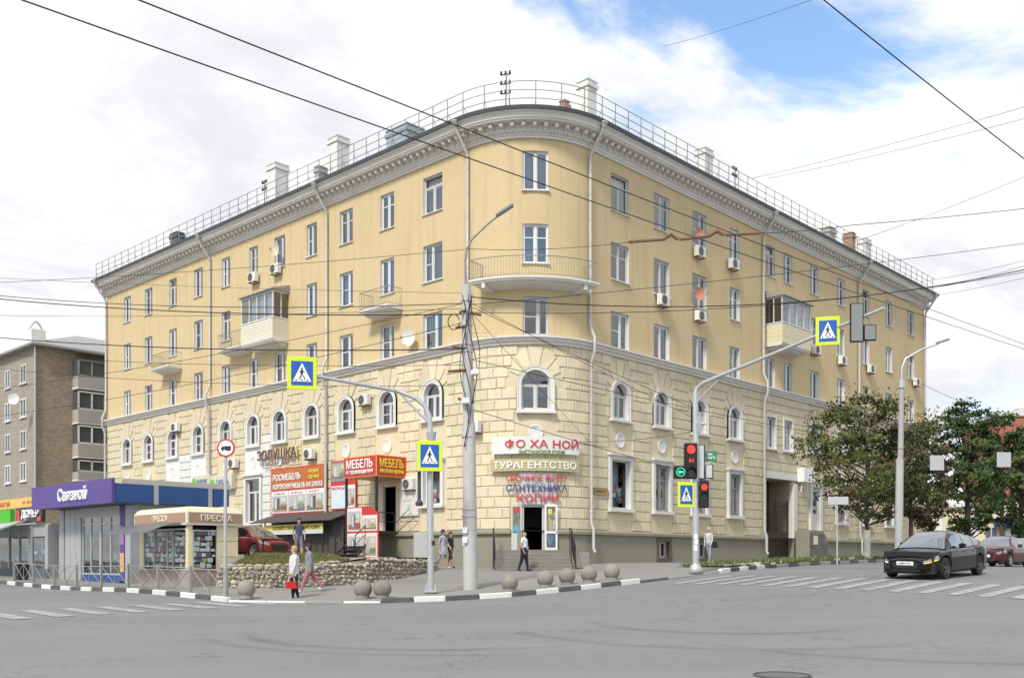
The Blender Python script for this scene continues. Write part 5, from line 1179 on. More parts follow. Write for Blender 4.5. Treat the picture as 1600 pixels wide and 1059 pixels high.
text('РОСМЕБЕЛЬ', w * .52, h * .14, m_signwhite, r, (-w * .20, -.03, h * .80), 0, .012, .03, shear=.15); text('КОРПУСНАЯ МЕБЕЛЬ НА ЗАКАЗ', w * .90, h * .11, m_signwhite, r, (-.02, -.03, h * .60), 0, .012, .02, shear=.1); text('НИЗКИЕ', w * .18, h * .08, m_ly, r, (w * .30, -.03, h * .87), 0, .01, .02); text('ЦЕНЫ!', w * .18, h * .09, m_ly, r, (w * .30, -.03, h * .75), 0, .01, .02)
for k in range(3):
    a = -w / 2 + .08 + k * (w - .16) / 3; b_ = a + (w - .16) / 3 - .06
    mb = MB(); mb.box(a, b_, -.012, -.002, .08, zz1 - .06); q = mb.build('picture_panel', m_signwhite, r); room_picture(q, a + .06, b_ - .06, .14, zz1 - .30, 100 + k)
    scribble((b_ - a) * .7, .13, m_redl, q, ((a + b_) / 2, -.014, zz1 - .19), 0, 6 + k)
r, w, h = banner('furniture_poster', 516.5, 556, 721, 797, 'tall furniture poster, grey sofa on red above pale mattress pictures', 'banner', m_red)
mb = MB(); mb.box(-w / 2 + .08, w * .22, -.012, -.002, h * .58, h - .08); mb.build('sofa_field', PIC[4], r); room_picture(r, -w / 2 + .16, w * .20, h * .64, h - .16, 110); mb = MB(); mb.box(-w / 2 + .08, w * .13, -.012, -.002, .08, h * .49); q = mb.build('mattress_panel', mat('pale_blue', (.50, .62, .68), .5, (.70, .74, .76), 2, .5), r); mb = MB(); mb.box(w * .16, w / 2 - .06, -.012, -.002, .08, h * .49); q2 = mb.build('figure_panel', m_signwhite, r); room_picture(q2, w * .2, w / 2 - .1, .2, h * .42, 111)
text('МАТРАСЫ', w * .5, .15, m_redl, q, (-w * .18, -.02, h * .44), 0, .006, .01)
# cinderella letters
s0 = sL(402.5, .2); s1 = sL(465, .2); zz_ = zL(430, 713, .2); r = wthing('channel_letter_sign', pL((s0 + s1) / 2), .22, zz_, 'purple and yellow channel letters above a small ornate line, next to the air conditioner', 'sign')
w = s0 - s1; text('ЗОЛУШКА', w, .62, m_ly, r, (.05, .0, .16), 0, .02, .03); text('ЗОЛУШКА', w * .98, .60, mat('letter_purple', (.11, .07, .20), .5), r, (0, -.05, .14), 0, .02, .02); scribble(w * .62, .24, mat('letter_dusk', (.20, .13, .20), .5), r, (-.1, -.02, -.42), 0, 11); mb = MB(); mb.box(-w / 2, w / 2, .05, .08, .0, .04); mb.box(-w / 2, w / 2, .05, .08, .32, .36); mb.build('mounting_rail', m_rail, r)
# canopy box
oB = 1.95; s0, s1 = sL(588, oB), sL(537, oB); zt_, zb = zL(588, 709, oB), zL(588, 743, oB); r = wthing('furniture_entrance_canopy', pL(s0), 0, 1.74, 'red box canopy lettered on two sides, on dark posts over the entrance', 'canopy')
Lb = s1 - s0; zt_ -= 1.74; zb -= 1.74
mb = MB(); mb.bbox(-Lb, 0, -oB, .0, zb, zt_, .015); mb.build('box', mat('canopy_trim', (.66, .30, .10), .5), r)
mb = MB(); mb.box(-Lb + .05, -.05, -oB - .012, -oB - .002, zb + .06, zt_ - .06); q = mb.build('front_panel', m_red, r); text('МЕБЕЛЬ', Lb * .80, .44, m_signwhite, q, (-Lb / 2, -oB - .03, zb + (zt_ - zb) * .64), 0, .012, .035); text('от производителя', Lb * .82, .22, m_signwhite, q, (-Lb / 2, -oB - .03, zb + (zt_ - zb) * .24), 0, .012, .03)
mb = MB(); mb.box(.002, .012, -oB + .05, -.1, zb + .06, zt_ - .06); q = mb.build('side_panel', m_red, r); text('МЕБЕЛЬ', 1.5, .44, m_ly, q, (.03, -oB / 2 - .02, zb + (zt_ - zb) * .64), R_(90), .012, .035); text('низкие цены', 1.5, .24, m_ly, q, (.03, -oB / 2 - .02, zb + (zt_ - zb) * .24), R_(90), .012, .025)
for x, y in ((-.1, -oB + .1), (-Lb + .1, -oB + .1)): mb = MB(); mb.box(x - .05, x + .05, y - .05, y + .05, -.0, zb); mb.build('post', m_black, r)
# boards, stairs, cabinet
r = wthing('stair_advert_board', pL(sL(566, 2.1)), 2.1, 1.72, 'red-edged board of wardrobe pictures enclosing the side of the black stair', 'advert board'); w = sL(541, 2.1) - sL(590, 2.1); h = zL(566, 791, 2.1) - 1.72
mb = MB(); mb.prism([(-w / 2, 0), (w / 2, 0), (w / 2, h * .85), (w * .28, h), (-w / 2, h)], 0, .05); mb.build('board', m_red, r)
for i, (a, b_, c_, d_) in enumerate(((-w / 2 + .06, -.03, h * .53, h - .06), (.02, w / 2 - .07, h * .53, h * .83), (-w / 2 + .06, -.03, .08, h * .49), (.02, w / 2 - .07, .08, h * .49))):
    mb = MB(); mb.box(a, b_, -.012, -.002, c_, d_); q = mb.build('picture_panel', mat('pink_white', (.74, .66, .66), .5), r); room_picture(q, a + .08, b_ - .08, c_ + .08, d_ - .16, 120 + i)
r = wthing('black_entrance_stair', doorJ[0], 0, 1.72, 'black steel stair with handrails climbing to the furniture shop door', 'stair'); zt_ = doorJ[1] - 1.72
mb = MB(); mb.box(-.95, .95, -1.3, -.11, zt_ - .07, zt_ - .02); mb.build('landing', m_black, r)
for k in range(6): mb = MB(); z = zt_ - .22 - k * .2; mb.box(-.75, .75, -1.58 - k * .26, -1.30 - k * .26, z, z + .04); mb.box(-.75, .75, -1.30 - k * .26 - .005, -1.28 - k * .26, z - .1, z + .0); mb.build('tread', m_black, r)
for x in (-.8, .8):
    mb = MB(); mb.tube([(x, -.3, zt_ + .9), (x, -1.3, zt_ + .9), (x, -2.75, zt_ - .28)], .025, 6); mb.tube([(x, -.3, zt_ + .45), (x, -1.3, zt_ + .45), (x, -2.75, zt_ - .72)], .018, 6); mb.tube([(x, -1.3, zt_ - .1), (x, -2.8, zt_ - 1.25)], .05, 6)
    for y, z0, z1 in ((-.3, zt_, zt_ + .9), (-1.3, 0, zt_ + .9), (-2.05, zt_ - .6, zt_ + .3), (-2.75, 0, zt_ - .28)): mb.tube([(x, y, z0), (x, y, z1)], .022, 6)
    mb.build('handrail', m_black, r)
mb = MB(); mb.tube([(.85, -.3, zt_ + .35), (1.9, -.3, zt_ + 1.05), (2.35, -.3, zt_ + .65), (1.0, -.3, zt_ - .1)], .02, 5); mb.build('side_bracket', m_black, r)
r = wthing('info_board', pL(sL(639, .1)), .10, zL(639, 806, .1), 'faded pale notice board with blue prints between entrance and window', 'notice board'); w = sL(625, .1) - sL(653, .1); h = zL(639, 743, .1) - zL(639, 806, .1)
mb = MB(); mb.bbox(-w / 2, w / 2, -.03, .1, 0, h, .015); mb.build('board', mat('board_cream', (.62, .60, .54), .6, (.70, .68, .64), 2, .5, stain=(.52, .40, .28), stain_scale=1.2, stain_amt=.6), r)
for a in ((-.35, -.1, .55, .78), (.0, .3, .60, .80), (-.3, .15, .38, .42), (-.05, .12, .2, .3)): mb = MB(); mb.box(a[0] * w, a[1] * w, -.042, -.032, a[2] * h, a[3] * h); mb.build('printed_notice', mat('print_blue', (.40, .55, .62), .6), r)
xx, yy = RX(657.5, 41.5), 41.5; r = empty('electric_cabinet', (xx, yy, T(xx, yy) + PAVE - .02), R_(18), 'tall grey steel electric cabinet beside the end of the rubble wall', 'cabinet'); mb = MB(); mb.bbox(-.27, .27, -.2, .2, 0, 1.55, .015); mb.build('body', mat('cabinet_grey', (.44, .44, .43), .6, (.52, .52, .50), 3, .5, stain=(.3, .29, .27), stain_scale=2, stain_amt=.5), r); mb = MB(); mb.box(-.24, .24, -.212, -.202, .08, 1.48); mb.build('door', mat('cabinet_door', (.48, .48, .47), .55), r)
# hardware shop porch under the banner
s0, s1 = sL(424, .9), sL(536, .9); r = wthing('hardware_shop_porch', pL((s0 + s1) / 2), 0, 1.74, 'dark barred shop porch with brown lean-to roof and long yellow sign', 'porch'); w = s0 - s1
zr = zL(500, 800, .3) - 1.74; mb = MB(); mb.add([(-w / 2 - 1.0, -1.7, zr - .55), (w / 2 + .1, -1.7, zr - .55), (w / 2 + .1, -.12, zr), (-w / 2 - .6, -.12, zr), (-w / 2 - 1.0, -1.7, zr - .50), (w / 2 + .1, -1.7, zr - .50), (w / 2 + .1, -.12, zr + .05), (-w / 2 - .6, -.12, zr + .05)], [(3, 2, 1, 0), (4, 5, 6, 7), (0, 1, 5, 4), (1, 2, 6, 5), (3, 0, 4, 7), (2, 3, 7, 6)]); mb.build('lean_to_roof', mat('brown_sheet', (.07, .055, .05), .6), r)
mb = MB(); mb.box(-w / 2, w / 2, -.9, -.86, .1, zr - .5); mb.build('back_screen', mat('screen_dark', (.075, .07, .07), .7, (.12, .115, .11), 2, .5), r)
mb = MB(); mb.box(-w / 2 + .1, w * .34, -1.42, -1.38, zr - 1.2, zr - .66); q = mb.build('sign_board', mat('sign_paleblue', (.55, .60, .62), .5), r); mb = MB(); mb.box(-w / 2 + .1, w * .34, -1.43, -1.421, zr - .98, zr - .66); mb.build('yellow_band', mat('band_yellow', (.68, .58, .12), .5), q); text('ХОЗЯЙСТВЕННЫЙ МАГАЗИН', w * .66, .22, mat('letter_olive', (.22, .20, .04), .5), q, (-.03 * w, -1.45, zr - .82), 0, .01, .02); mb = MB(); mb.box(-w / 2 + .1, -w / 2 + .55, -1.435, -1.431, zr - 1.2, zr - .66); mb.build('yellow_panel', mat('panel_yellow', (.75, .62, .05), .5), q)
for k in range(7): x = -w / 2 + .05 + k * (w - .1) / 6; mb = MB(); mb.box(x - .03, x + .03, -1.38, -1.32, 0, zr - .52); mb.build('post', m_black, r)
bar = MB(); bar.tube([(0, -1.35, .1), (0, -1.35, zr - 1.2)], .011, 4); bme = bar.mesh('bar', m_black)
x = -w / 2 + .12
while x < w / 2: link('bar', bme, r, (x, 0, 0)); x += .13
mb = MB(); mb.box(-w / 2, w / 2, -1.5, -.9, .0, .12); mb.build('step', m_kbase, r)
# ------------------------------------------------------------------ corner entrance
PD = doorC[0]
def csign(name, u0, u1, v0, v1, label, parts, o=.14, board=None, thick=.05):
    """sign bent round the corner"""
    Y = 45.5 - o; z1, z0 = EYE + (YH - v0) / FPX * Y, EYE + (YH - v1) / FPX * Y
    def pu(u):
        lo, hi = -.8, ARC + .8
        for _ in range(40):
            m_ = (lo + hi) / 2; q = b2w(*pos(m_, o)[0])
            if 800 + FPX * q[0] / q[1] < u: lo = m_
            else: hi = m_
        return lo
    p0, p1 = pu(u0), pu(u1); loc, rz = wloc((p0 + p1) / 2, 0, z0); r = empty(name, loc, rz, label, 'sign')
    Mi = (Matrix.Translation(loc) @ Matrix.Rotation(rz, 4, 'Z')).inverted() @ (Matrix.Translation((BC[0], BC[1], 0)) @ Matrix.Rotation(TH, 4, 'Z'))
    def bend(me_, dz, dp):
        for v in me_.vertices: q = V3((p0 + p1) / 2 + dp + v.co.x, o + .02 - v.co.y, z0 + dz + v.co.z); v.co = Mi @ Vector(q)
        return me_
    if board:
        mb = MB(); ps = psamples(p0, p1); prof = [(o - thick, z0), (o, z0), (o, z1), (o - thick, z1), (o - thick, z0)]
        sweep(mb, prof, p0, p1); mb.v = [tuple(Mi @ Vector(v)) for v in mb.v]; mb.build('board', board, r, recalc=True)
    W = p1 - p0; H = z1 - z0
    for s_, wf, hf, m_, dz, dp, bold in parts: link('lettering', bend(text_mesh(s_, W * wf, H * hf, m_, .012, bold), H * dz, W * dp), r)
    mb = MB(); sweep(mb, [(.0, z0 + H * .4), (o - .03, z0 + H * .4), (o - .03, z0 + H * .4 + .03), (.0, z0 + H * .4 + .03)], p0 + W * .15, p0 + W * .15 + .04); mb.v = [tuple(Mi @ Vector(v)) for v in mb.v]; mb.build('wall_bracket', m_rail, r)
    return r
csign('restaurant_sign', 768, 905, 681, 708, 'white board with red brush-style capitals and small green lettering over the corner entrance', [('ФО ХА НОЙ', .83, .62, m_redl, .62, .07, .05), ('ВЬЕТНАМСКАЯ КУХНЯ', .50, .20, mat('letter_lime', (.22, .33, .04), .5), .13, .06, .03)], .30, mat('board_palegrey', (.66, .67, .66), .5))
csign('travel_agency_sign', 766, 904, 716, 735, 'olive board with white capital letters above the corner entrance', [('ТУРАГЕНТСТВО', .93, .62, m_signwhite, .5, 0, .03)], .24, mat('board_olive', (.46, .41, .22), .5))
csign('photo_letters', 791, 884, 740.5, 752, 'top line of red letters directly under the olive board', [('СРОЧНОЕ ФОТО', 1, .95, m_redl, .5, 0, .04)], .16)
csign('plumbing_letters', 791, 886, 755.5, 768, 'navy blue letters between two lines of red letters over the door', [('САНТЕХНИКА', 1, .95, m_navy, .5, 0, .04)], .16)
csign('copies_letters', 808, 873, 771, 784, 'largest red letters, lowest line just above the corner door', [('КОПИИ', 1, .95, m_redl, .5, 0, .05)], .16)
r, rr = None, None
ce = wthing('corner_steps', PD, 0, 1.0, 'grey stone steps with black side railings up to the corner door', 'steps'); zt_ = doorC[1] - 1.0
m_step = mat('step_stone', (.17, .165, .145), .85, (.24, .23, .20), 3, .6, .3, 20)
for k in range(6): mb = MB(); z = zt_ - k * .16; mb.bbox(-1.75, 1.55, -1.0 - k * .30, .0 if k == 0 else -.99 - (k - 1) * .30, z - .35, z - .002 * k, .015); mb.build('step', m_step, ce)
for x in (-1.85, 1.65):
    mb = MB(); mb.tube([(x, -.35, zt_ + 1.0), (x, -1.0, zt_ + .95), (x, -2.6, zt_ + .1)], .028, 6); mb.tube([(x, -1.0, zt_ + .12), (x, -2.6, zt_ - .72)], .018, 6); [mb.tube([(x, y, z0), (x, y, z1)], .022, 6) for y, z0, z1 in ((-.4, 0, zt_ + .98), (-1.0, 0, zt_ + .95), (-2.6, -.2, zt_ + .1))]
    for i in range(9): y = -1.1 - i * .165; mb.tube([(x, y, zt_ + .05 - i * .088), (x, y, zt_ + .90 - i * .088)], .01, 4)
    mb.build('side_railing', m_black, ce)
# door leaves and portal
mb = MB(); mb.box(-.68, -.5, .0, .24, 0, 2.15); mb.box(-.72, 1.0, -.05, .04, 2.06, 2.12); mb.build('portal', m_trim, d3)
mb = MB(); mb.box(-1.0, -.52, -.03, .02, .0, 2.08); q = mb.build('fixed_leaf', m_upvc, d3); mb = MB(); mb.box(-.94, -.60, -.045, -.031, .8, 2.0); mb.build('poster', mat('poster_green', (.05, .10, .08), .5, (.3, .3, .2), 9, .4), q); mb = MB(); mb.box(-.92, -.62, -.058, -.046, 1.72, 1.92); mb.build('red_notice', m_redl, q); mb = MB(); mb.box(-.92, -.62, -.058, -.046, .85, 1.1); mb.build('blue_notice', mat('notice_blue', (.12, .34, .55), .5), q)
mb = MB(); a0, a1 = .52, 1.12; [mb.box(*b_) for b_ in ((a0, a0 + .09, -.09, -.03, 0, 2.08), (a1 - .09, a1, -.09, -.03, 0, 2.08), (a0 + .09, a1 - .09, -.09, -.03, 1.99, 2.08), (a0 + .09, a1 - .09, -.09, -.03, .76, .88), (a0 + .09, a1 - .09, -.09, -.03, 0, .12))]; q = mb.build('open_leaf', m_upvc, d3); mb = MB(); mb.box(a0 + .09, a1 - .09, -.07, -.06, .12, .76); mb.box(a0 + .09, a1 - .09, -.07, -.06, .88, 1.99); tag(mb.build('leaf_panes', m_shopglass, q), kind='stuff'); mb = MB(); mb.box(a0 + .14, a1 - .13, -.085, -.072, .2, .7); mb.build('dark_poster', mat('poster_navy', (.03, .05, .09), .5, (.15, .25, .35), 8, .3), q); mb = MB(); mb.box(a0 + .16, a0 + .34, -.085, -.072, 1.65, 1.9); mb.build('yellow_notice', mat('notice_yellow', (.66, .55, .12), .6), q)
mb = MB(); mb.tube([(a1 - .16, -.10, .95), (a1 - .16, -.15, .97), (a1 - .16, -.15, 1.30), (a1 - .16, -.10, 1.32)], .015, 6); mb.build('handle', m_white, q)
csign('torn_banner', 811, 870, 737, 787, 'torn whitish banner behind the red and navy letters above the corner door', [], .11, mat('torn_fabric', (.46, .46, .46), .8, (.58, .58, .57), 3, .5), .02)
# concrete litter bin by the steps
xx, yy = RX(909, 43.8), 43.8; r = empty('concrete_urn', (xx, yy, T(xx, yy) + PAVE), R_(20), 'square speckled concrete litter bin right of the corner steps', 'litter bin'); mb = MB(); mb.bbox(-.27, .27, -.25, .25, 0, .70, .03); mb.build('body', mat('terrazzo', (.22, .20, .18), .9, (.36, .33, .30), 30, .4), r); mb = MB(); mb.box(-.2, .2, -.18, .18, .701, .71); mb.build('opening', m_black, r)
# street name plaque on the wall
r = wthing('street_name_plaque', pR(s_for(938, 'R', .1)), .09, z_for(938, 771, 'R', .1), 'small ornate brown house plaque on the rusticated wall', 'plaque'); mb = MB(); mb.prism([(-.68, .1), (-.6, 0), (.0, -.08), (.6, -.02), (.68, .1), (.62, .25), (-.62, .25)], 0, .04); mb.build('plate', mat('plaque_brown', (.30, .20, .09), .6, (.42, .30, .14), 6, .5), r); scribble(.9, .07, m_dark, r, (0, -.002, .12), 0, 14)
# ------------------------------------------------------------------ air conditioners and dishes
mb = MB(); mb.bbox(-.40, .40, -.36, -.08, 0, .56, .02); a_body = mb.mesh('air_conditioner_body', mat('ac_white', (.66, .66, .63), .5, (.72, .72, .69), 4, .5, rand=.08, stain=(.48, .45, .38), stain_scale=3, stain_amt=.5))
mb = MB(); cxx, czz = -.10, .28
for rr_ in (.07, .13, .19, .235):
    mb.tube([(cxx + rr_ * math.cos(a), -.375, czz + rr_ * math.sin(a)) for a in np.linspace(0, 2 * math.pi, 17)], .008, 4, caps=False)
for a in np.linspace(0, math.pi, 4, endpoint=False): mb.tube([(cxx + .235 * math.cos(a), -.375, czz + .235 * math.sin(a)), (cxx - .235 * math.cos(a), -.375, czz - .235 * math.sin(a))], .007, 4)
a_grill = mb.mesh('fan_grille', m_rail)
mb = MB(); mb.prism([(cxx + .225 * math.cos(a), czz + .225 * math.sin(a)) for a in np.linspace(0, 2 * math.pi, 20, endpoint=False)], -.366, -.361); a_fan = mb.mesh('fan_opening', m_black)
mb = MB(); [mb.box(x, x + .04, -.40, .12, -.06, -.005) for x in (-.28, .24)]; [mb.prism([(-.40, -.06), (.12, -.06), (.12, -.30)], x, x + .03, M=Matrix.Rotation(R_(90), 4, 'Z') @ Matrix.Scale(1, 4)) for x in ()]; a_br = mb.mesh('bracket', m_rust)
ACS = [('L', 396, 441, 'air conditioner on the yellow wall left of the glazed loggia, under a top-floor window'), ('L', 431, 428, 'air conditioner directly above the roof of the siding-clad glazed loggia'), ('L', 570, 633, 'small air conditioner between two arched windows right of the bent arm sign'), ('L', 484, 717, 'air conditioner right of the purple channel letters'), ('L', 640, 765, 'air conditioner above the faded notice board'),
       ('L', 275, 674, 'air conditioner across the arched window over the white painted panel'), ('L', 365, 731, 'air conditioner behind the no lorries sign'), ('L', 207, 762, 'air conditioner just above the blue pavilion roof'),
       ('C', 757, 676, 'air conditioner beside the thick concrete pole on the rusticated corner'), ('R', 1093, 402, 'air conditioner below a top-floor window above the copper dish'), ('R', 1146, 421, 'air conditioner under the top-floor window next to the drainpipe by the loggia'),
       ('R', 1036, 478, 'boxed air conditioner under a fourth-floor window right of the rounded corner'), ('R', 1094, 502, 'air conditioner under the window with the copper-coloured dish'), ('R', 1275, 554, 'air conditioner at the end of the yellow-clad glazed loggia'), ('R', 1316, 570, 'air conditioner below window beside the hanging signal backs'),
       ('R', 1361, 583, 'air conditioner with upright hose under a fourth-floor window'), ('R', 1432, 603, 'last air conditioner, next to the far end of the yellow wall'), ('R', 1349, 630, 'dark weathered air conditioner above the chestnut crown')]
m_acdark = mat('ac_weathered', (.16, .14, .12), .8)
for side, u, v, lb in ACS:
    if side == 'C': p = .35; z = EYE + (YH - v) / FPX * 46.2
    else: s_ = s_for(u, side, .22); p = pL(s_) if side == 'L' else pR(s_); z = z_for(u, v, side, .22)
    o = wthing('air_conditioner', p, .03, z, lb, 'air conditioner', 'air conditioners on the facade'); c = link('body', a_body, o); link('fan_opening', a_fan, o); link('fan_grille', a_grill, o); link('bracket', a_br, o)
    if 'dark' in lb: c.data = a_body.copy(); c.data.materials[0] = m_acdark
def dish(p, z, m, lb, r=.38, yaw=0):
    o = wthing('satellite_dish', p, .05, z, lb, 'satellite dish', 'satellite dishes on the facade'); mb = MB(); K = 16; vs = []
    for i in range(5): rr_ = r * i / 4 + .001; vs += [(rr_ * math.cos(a), -.42 - .10 * (rr_ / r) ** 2 + .1, rr_ * 1.05 * math.sin(a)) for a in np.linspace(0, 2 * math.pi, K, endpoint=False)]
    mb.add(vs, [(i * K + k, i * K + (k + 1) % K, (i + 1) * K + (k + 1) % K, (i + 1) * K + k) for i in range(4) for k in range(K)]); c = mb.build('dish', m, o, True, rz=R_(yaw), recalc=False)
    mb = MB(); mb.tube([(0, .05, -.1), (0, -.2, -.1), (0, -.32, 0)], .02, 6); mb.build('mount', m_rail, o); mb = MB(); mb.tube([(0, -.42, -.36), (0, -.75, -.05)], .01, 5); mb.bbox(-.04, .04, -.82, -.72, -.06, .04, .01); mb.build('receiver_arm', m_rail, o)
m_dw = mat('dish_white', (.68, .68, .66), .5); m_dc = mat('dish_copper', (.50, .24, .15), .6)
dish(pL(sL(644, .1)), zL(644, 531), m_dw, 'white dish on the yellow wall just above the string course', .40, 15); dish(pL(sL(439, .1)), zL(439, 394), mat('dish_beige', (.62, .55, .40), .6), 'beige dish in front of a top-floor window above the loggia', .36); dish(pR(s_for(1087, 'R', .1)), z_for(1087, 463, 'R'), m_dc, 'copper-coloured dish at a fourth-floor window over an air conditioner', .34, -20); dish(pR(s_for(1087, 'R', .1)), z_for(1087, 369, 'R'), m_dc, 'copper-coloured dish under a top-floor window', .26, -20)
# antennas on the roof
def antenna(u, vt, vb, side, lb, n_=2):
    s_ = s_for(u, side, .3); p = pL(s_) if side == 'L' else pR(s_)
    if u == 790: p = ARC * .32
    loc, rz = wloc(p, .3, ZE + .2); Y = loc[1]; h = (vb - vt) / FPX * Y; o = empty('cable_mast', loc, rz, lb, 'mast', 'masts on the roof edge')
    mb = MB(); mb.tube([(0, 0, -.15), (.05, 0, h)], .035, 8); mb.build('mast', m_rail, o)
    for k in range(n_):
        z = h * (.95 - k * .25); mb = MB(); mb.tube([(-.22, 0, z), (.22, 0, z)], .025, 6); [mb.lathe([(.05, 0), (.065, .03), (.04, .12), (.05, .16)], 8, 0, (x, 0, z)) for x in (-.2, 0, .2)]; mb.build('insulator_bar', m_black, o)
antenna(790, 106, 165, 'L', 'cable mast with insulators on the rounded roof corner', 3); antenna(1148, 254, 295, 'R', 'dark cable mast with insulators above the right eave', 2); antenna(413, 275, 318, 'L', 'thin cable mast beside a white chimney over the left eave', 2)
# corner shop signs further left
for (u0, u1, v0, v1, cc_, tx_, lb) in ((300, 327, 744, 762, (.05, .16, .30), 'first_box', 'pale sign box with blue and green lettering above the left facade door'), (328, 362, 744, 766, (.08, .12, .28), 'second', 'beige sign box with green check mark and lettering over the pavilion')):
    r, w, h = banner('shop_sign_box', u0, u1, v0, v1, lb, 'sign', mat('signbox_beige', (.58, .56, .46), .5), .35, .3); scribble(w * .6, h * .40, mat('letter_' + tx_, cc_, .5), r, (w * .08, -.004, h * .5), 0, len(tx_)); disc(.2, -.03, -.01, mat('check_green', (.1, .5, .05), .5), r, 'emblem', (-w * .38, -.01, h * .55), 16)
# ------------------------------------------------------------------ background buildings
m_brick = mat('brown_brick', (.33, .26, .18), .9, (.43, .35, .255), 9, .55, .35, 40, stain=(.24, .19, .14), stain_scale=.4, stain_amt=.5); m_greybrick = mat('grey_brick', (.30, .265, .215), .9, (.37, .33, .275), 9, .55, .3, 40)
add_brick(m_brick, .6, .8); add_brick(m_greybrick, .7, .7)
bx_, by_ = RX(57, 78), 78.0; bz_ = 1.0; bb = empty('brick_apartment_block', (bx_, by_, bz_), TH, 'brown and grey brick apartment block with enclosed balconies and hipped roof', 'building')
def bl_(v, Y=78): return EYE + (YH - v) / FPX * Y - bz_
HB = bl_(537); 
mb = MB(); mb.box(0, 22, 0.02, 30, -1, HB); mb.build('front_wall', m_brick, bb); mb = MB(); mb.add([(-.02, .0, -1), (-.02, 30, -1), (-.02, 30, HB), (-.02, .0, HB)], [(0, 1, 2, 3)]); mb.build('side_wall', m_greybrick, bb, recalc=False)
mb = MB(); e = .6; mb.add([(-e, -e, HB), (22, -e, HB), (22, 30, HB), (-e, 30, HB), (5.5, 5.5, HB + 2.4), (22, 5.5, HB + 2.4), (22, 30, HB + 2.4), (5.5, 30, HB + 2.4)], [(0, 1, 5, 4), (3, 0, 4, 7), (4, 5, 6, 7)]); mb.box(-e, 22, -e, 30, HB - .16, HB - .01); rf = mb.build('roof', mat('grey_slate', (.27, .275, .28), .7, (.34, .34, .34), 2, .5), bb, recalc=False)
mb = MB(); mb.box(-.3, .8, .2, 1.3, HB, HB + 1.2); mb.build('chimney', m_chim, rf); mb = MB(); mb.tube([(-.3 + 1.1 * t_, .75, HB + 1.2 + .7 * math.sin(t_ * math.pi)) for t_ in np.linspace(0, 1, 8)], .08, 6); mb.build('chimney_hood', m_galv, rf)
FH = 3.0
def fwin(parent, x, y, z, w, h, rz, m=m_upvc):
    mb = MB(); W = w / 2; [mb.box(*a) for a in ((-W, -W + .1, -.06, .06, 0, h), (W - .1, W, -.06, .06, 0, h), (-W + .1, W - .1, -.06, .06, 0, .1), (-W + .1, W - .1, -.06, .06, h - .1, h), (-.05, .05, -.06, .06, .1, h - .1), (-W - .1, W + .1, -.12, .06, -.08, -.002))]
    o = mb.build('window', m, parent, loc=(x, y, z), rz=rz); mb = MB(); mb.box(-W + .1, W - .1, .01, .03, .1, h - .1); mb.build('pane', m_farglass, o); return o
m_farglass = mat('far_window_glass', (.07, .08, .09), .12, spec=.8)
for k, vz in enumerate((563, 617, 668, 719)):
    z = bl_(vz) - 1.5
    for y in (2.5, 5.8, 9.2, 12.6): fwin(bb, -.04, y, z, 1.2 if y < 5 else 1.1, 1.5, LFACE)
    for x in (12.8, 15.5): pass
# stacked balconies on the brown side: each glazed differently
for k, (v0, v1, st_) in enumerate(((561, 609, 'open'), (610, 663, 'white'), (663, 716, 'white'), (717, 752, 'old'))):
    s_x0 = 2.8; z1, z0 = bl_(v0, 80), bl_(v1, 80)
    mb = MB(); mb.box(s_x0, 9.3, -1.1, .015, z0, z0 + .15); o = mb.build('balcony', m_conc, bb); hp_ = (z1 - z0) * .42
    mp_ = {'open': mat('panel_dull', (.38, .37, .33), .7), 'white': mat('panel_taupe', (.40, .37, .32), .7), 'old': mat('panel_old', (.36, .36, .34), .8)}[st_]
    mb = MB(); mb.box(s_x0, 9.3, -1.12, -1.06, z0 + .15, z0 + hp_); mb.box(s_x0, s_x0 + .06, -1.06, .0, z0 + .15, z0 + hp_); mb.build('parapet', mp_, o)
    mf = {'open': m_rail, 'white': m_upvc, 'old': m_oldframe}[st_]
    mb = MB()
    for x in np.linspace(s_x0, 9.2, 7): mb.box(x, x + .12, -1.1, -1.02, z0 + hp_, z1 - .1)
    mb.box(s_x0, 9.3, -1.1, -1.02, z1 - .22, z1 - .1); mb.box(s_x0, 9.3, -1.1, -1.02, z0 + hp_, z0 + hp_ + .12); mb.build('balcony_frame', mf, o)
    mb = MB(); mb.box(s_x0 + .05, 9.2, -1.0, -.98, z0 + hp_, z1 - .15); mb.box(s_x0 + .02, s_x0 + .04, -.98, -.03, z0 + hp_, z1 - .15); mb.build('glazing', m_farglass, o)
mb = MB(); mb.add([(2.6, -1.3, bl_(553, 80)), (9.5, -1.3, bl_(553, 80)), (9.5, .0, bl_(553, 80) + .3), (2.6, 0, bl_(553, 80) + .3)], [(0, 1, 2, 3)]); mb.build('balcony_hood', m_rail, bb, recalc=False)
mb = MB(); mb.tube([(-.15, -.1, HB - .2), (-.15, -.12, 0)], .07, 8); mb.build('drainpipe', m_galv, bb)
o = empty('satellite_dish', tuple(pt(22, 623, 77.5)), 0, 'white dish on the grey side of the brick apartment block', 'satellite dish', 'satellite dishes on the facade'); mb = MB(); vs = []
for i in range(4): vs += [(.45 * i / 3 * math.cos(a) + .001, -.1 * (i / 3) ** 2, .45 * i / 3 * math.sin(a)) for a in np.linspace(0, 2 * math.pi, 14, endpoint=False)]
mb.add(vs, [(i * 14 + k, i * 14 + (k + 1) % 14, (i + 1) * 14 + (k + 1) % 14, (i + 1) * 14 + k) for i in range(3) for k in range(14)]); mb.build('dish', m_dw, o, recalc=False); mb = MB(); mb.tube([(0, 0, 0), (.1, .9, -.1)], .03, 6); mb.build('mount', m_rail, o)
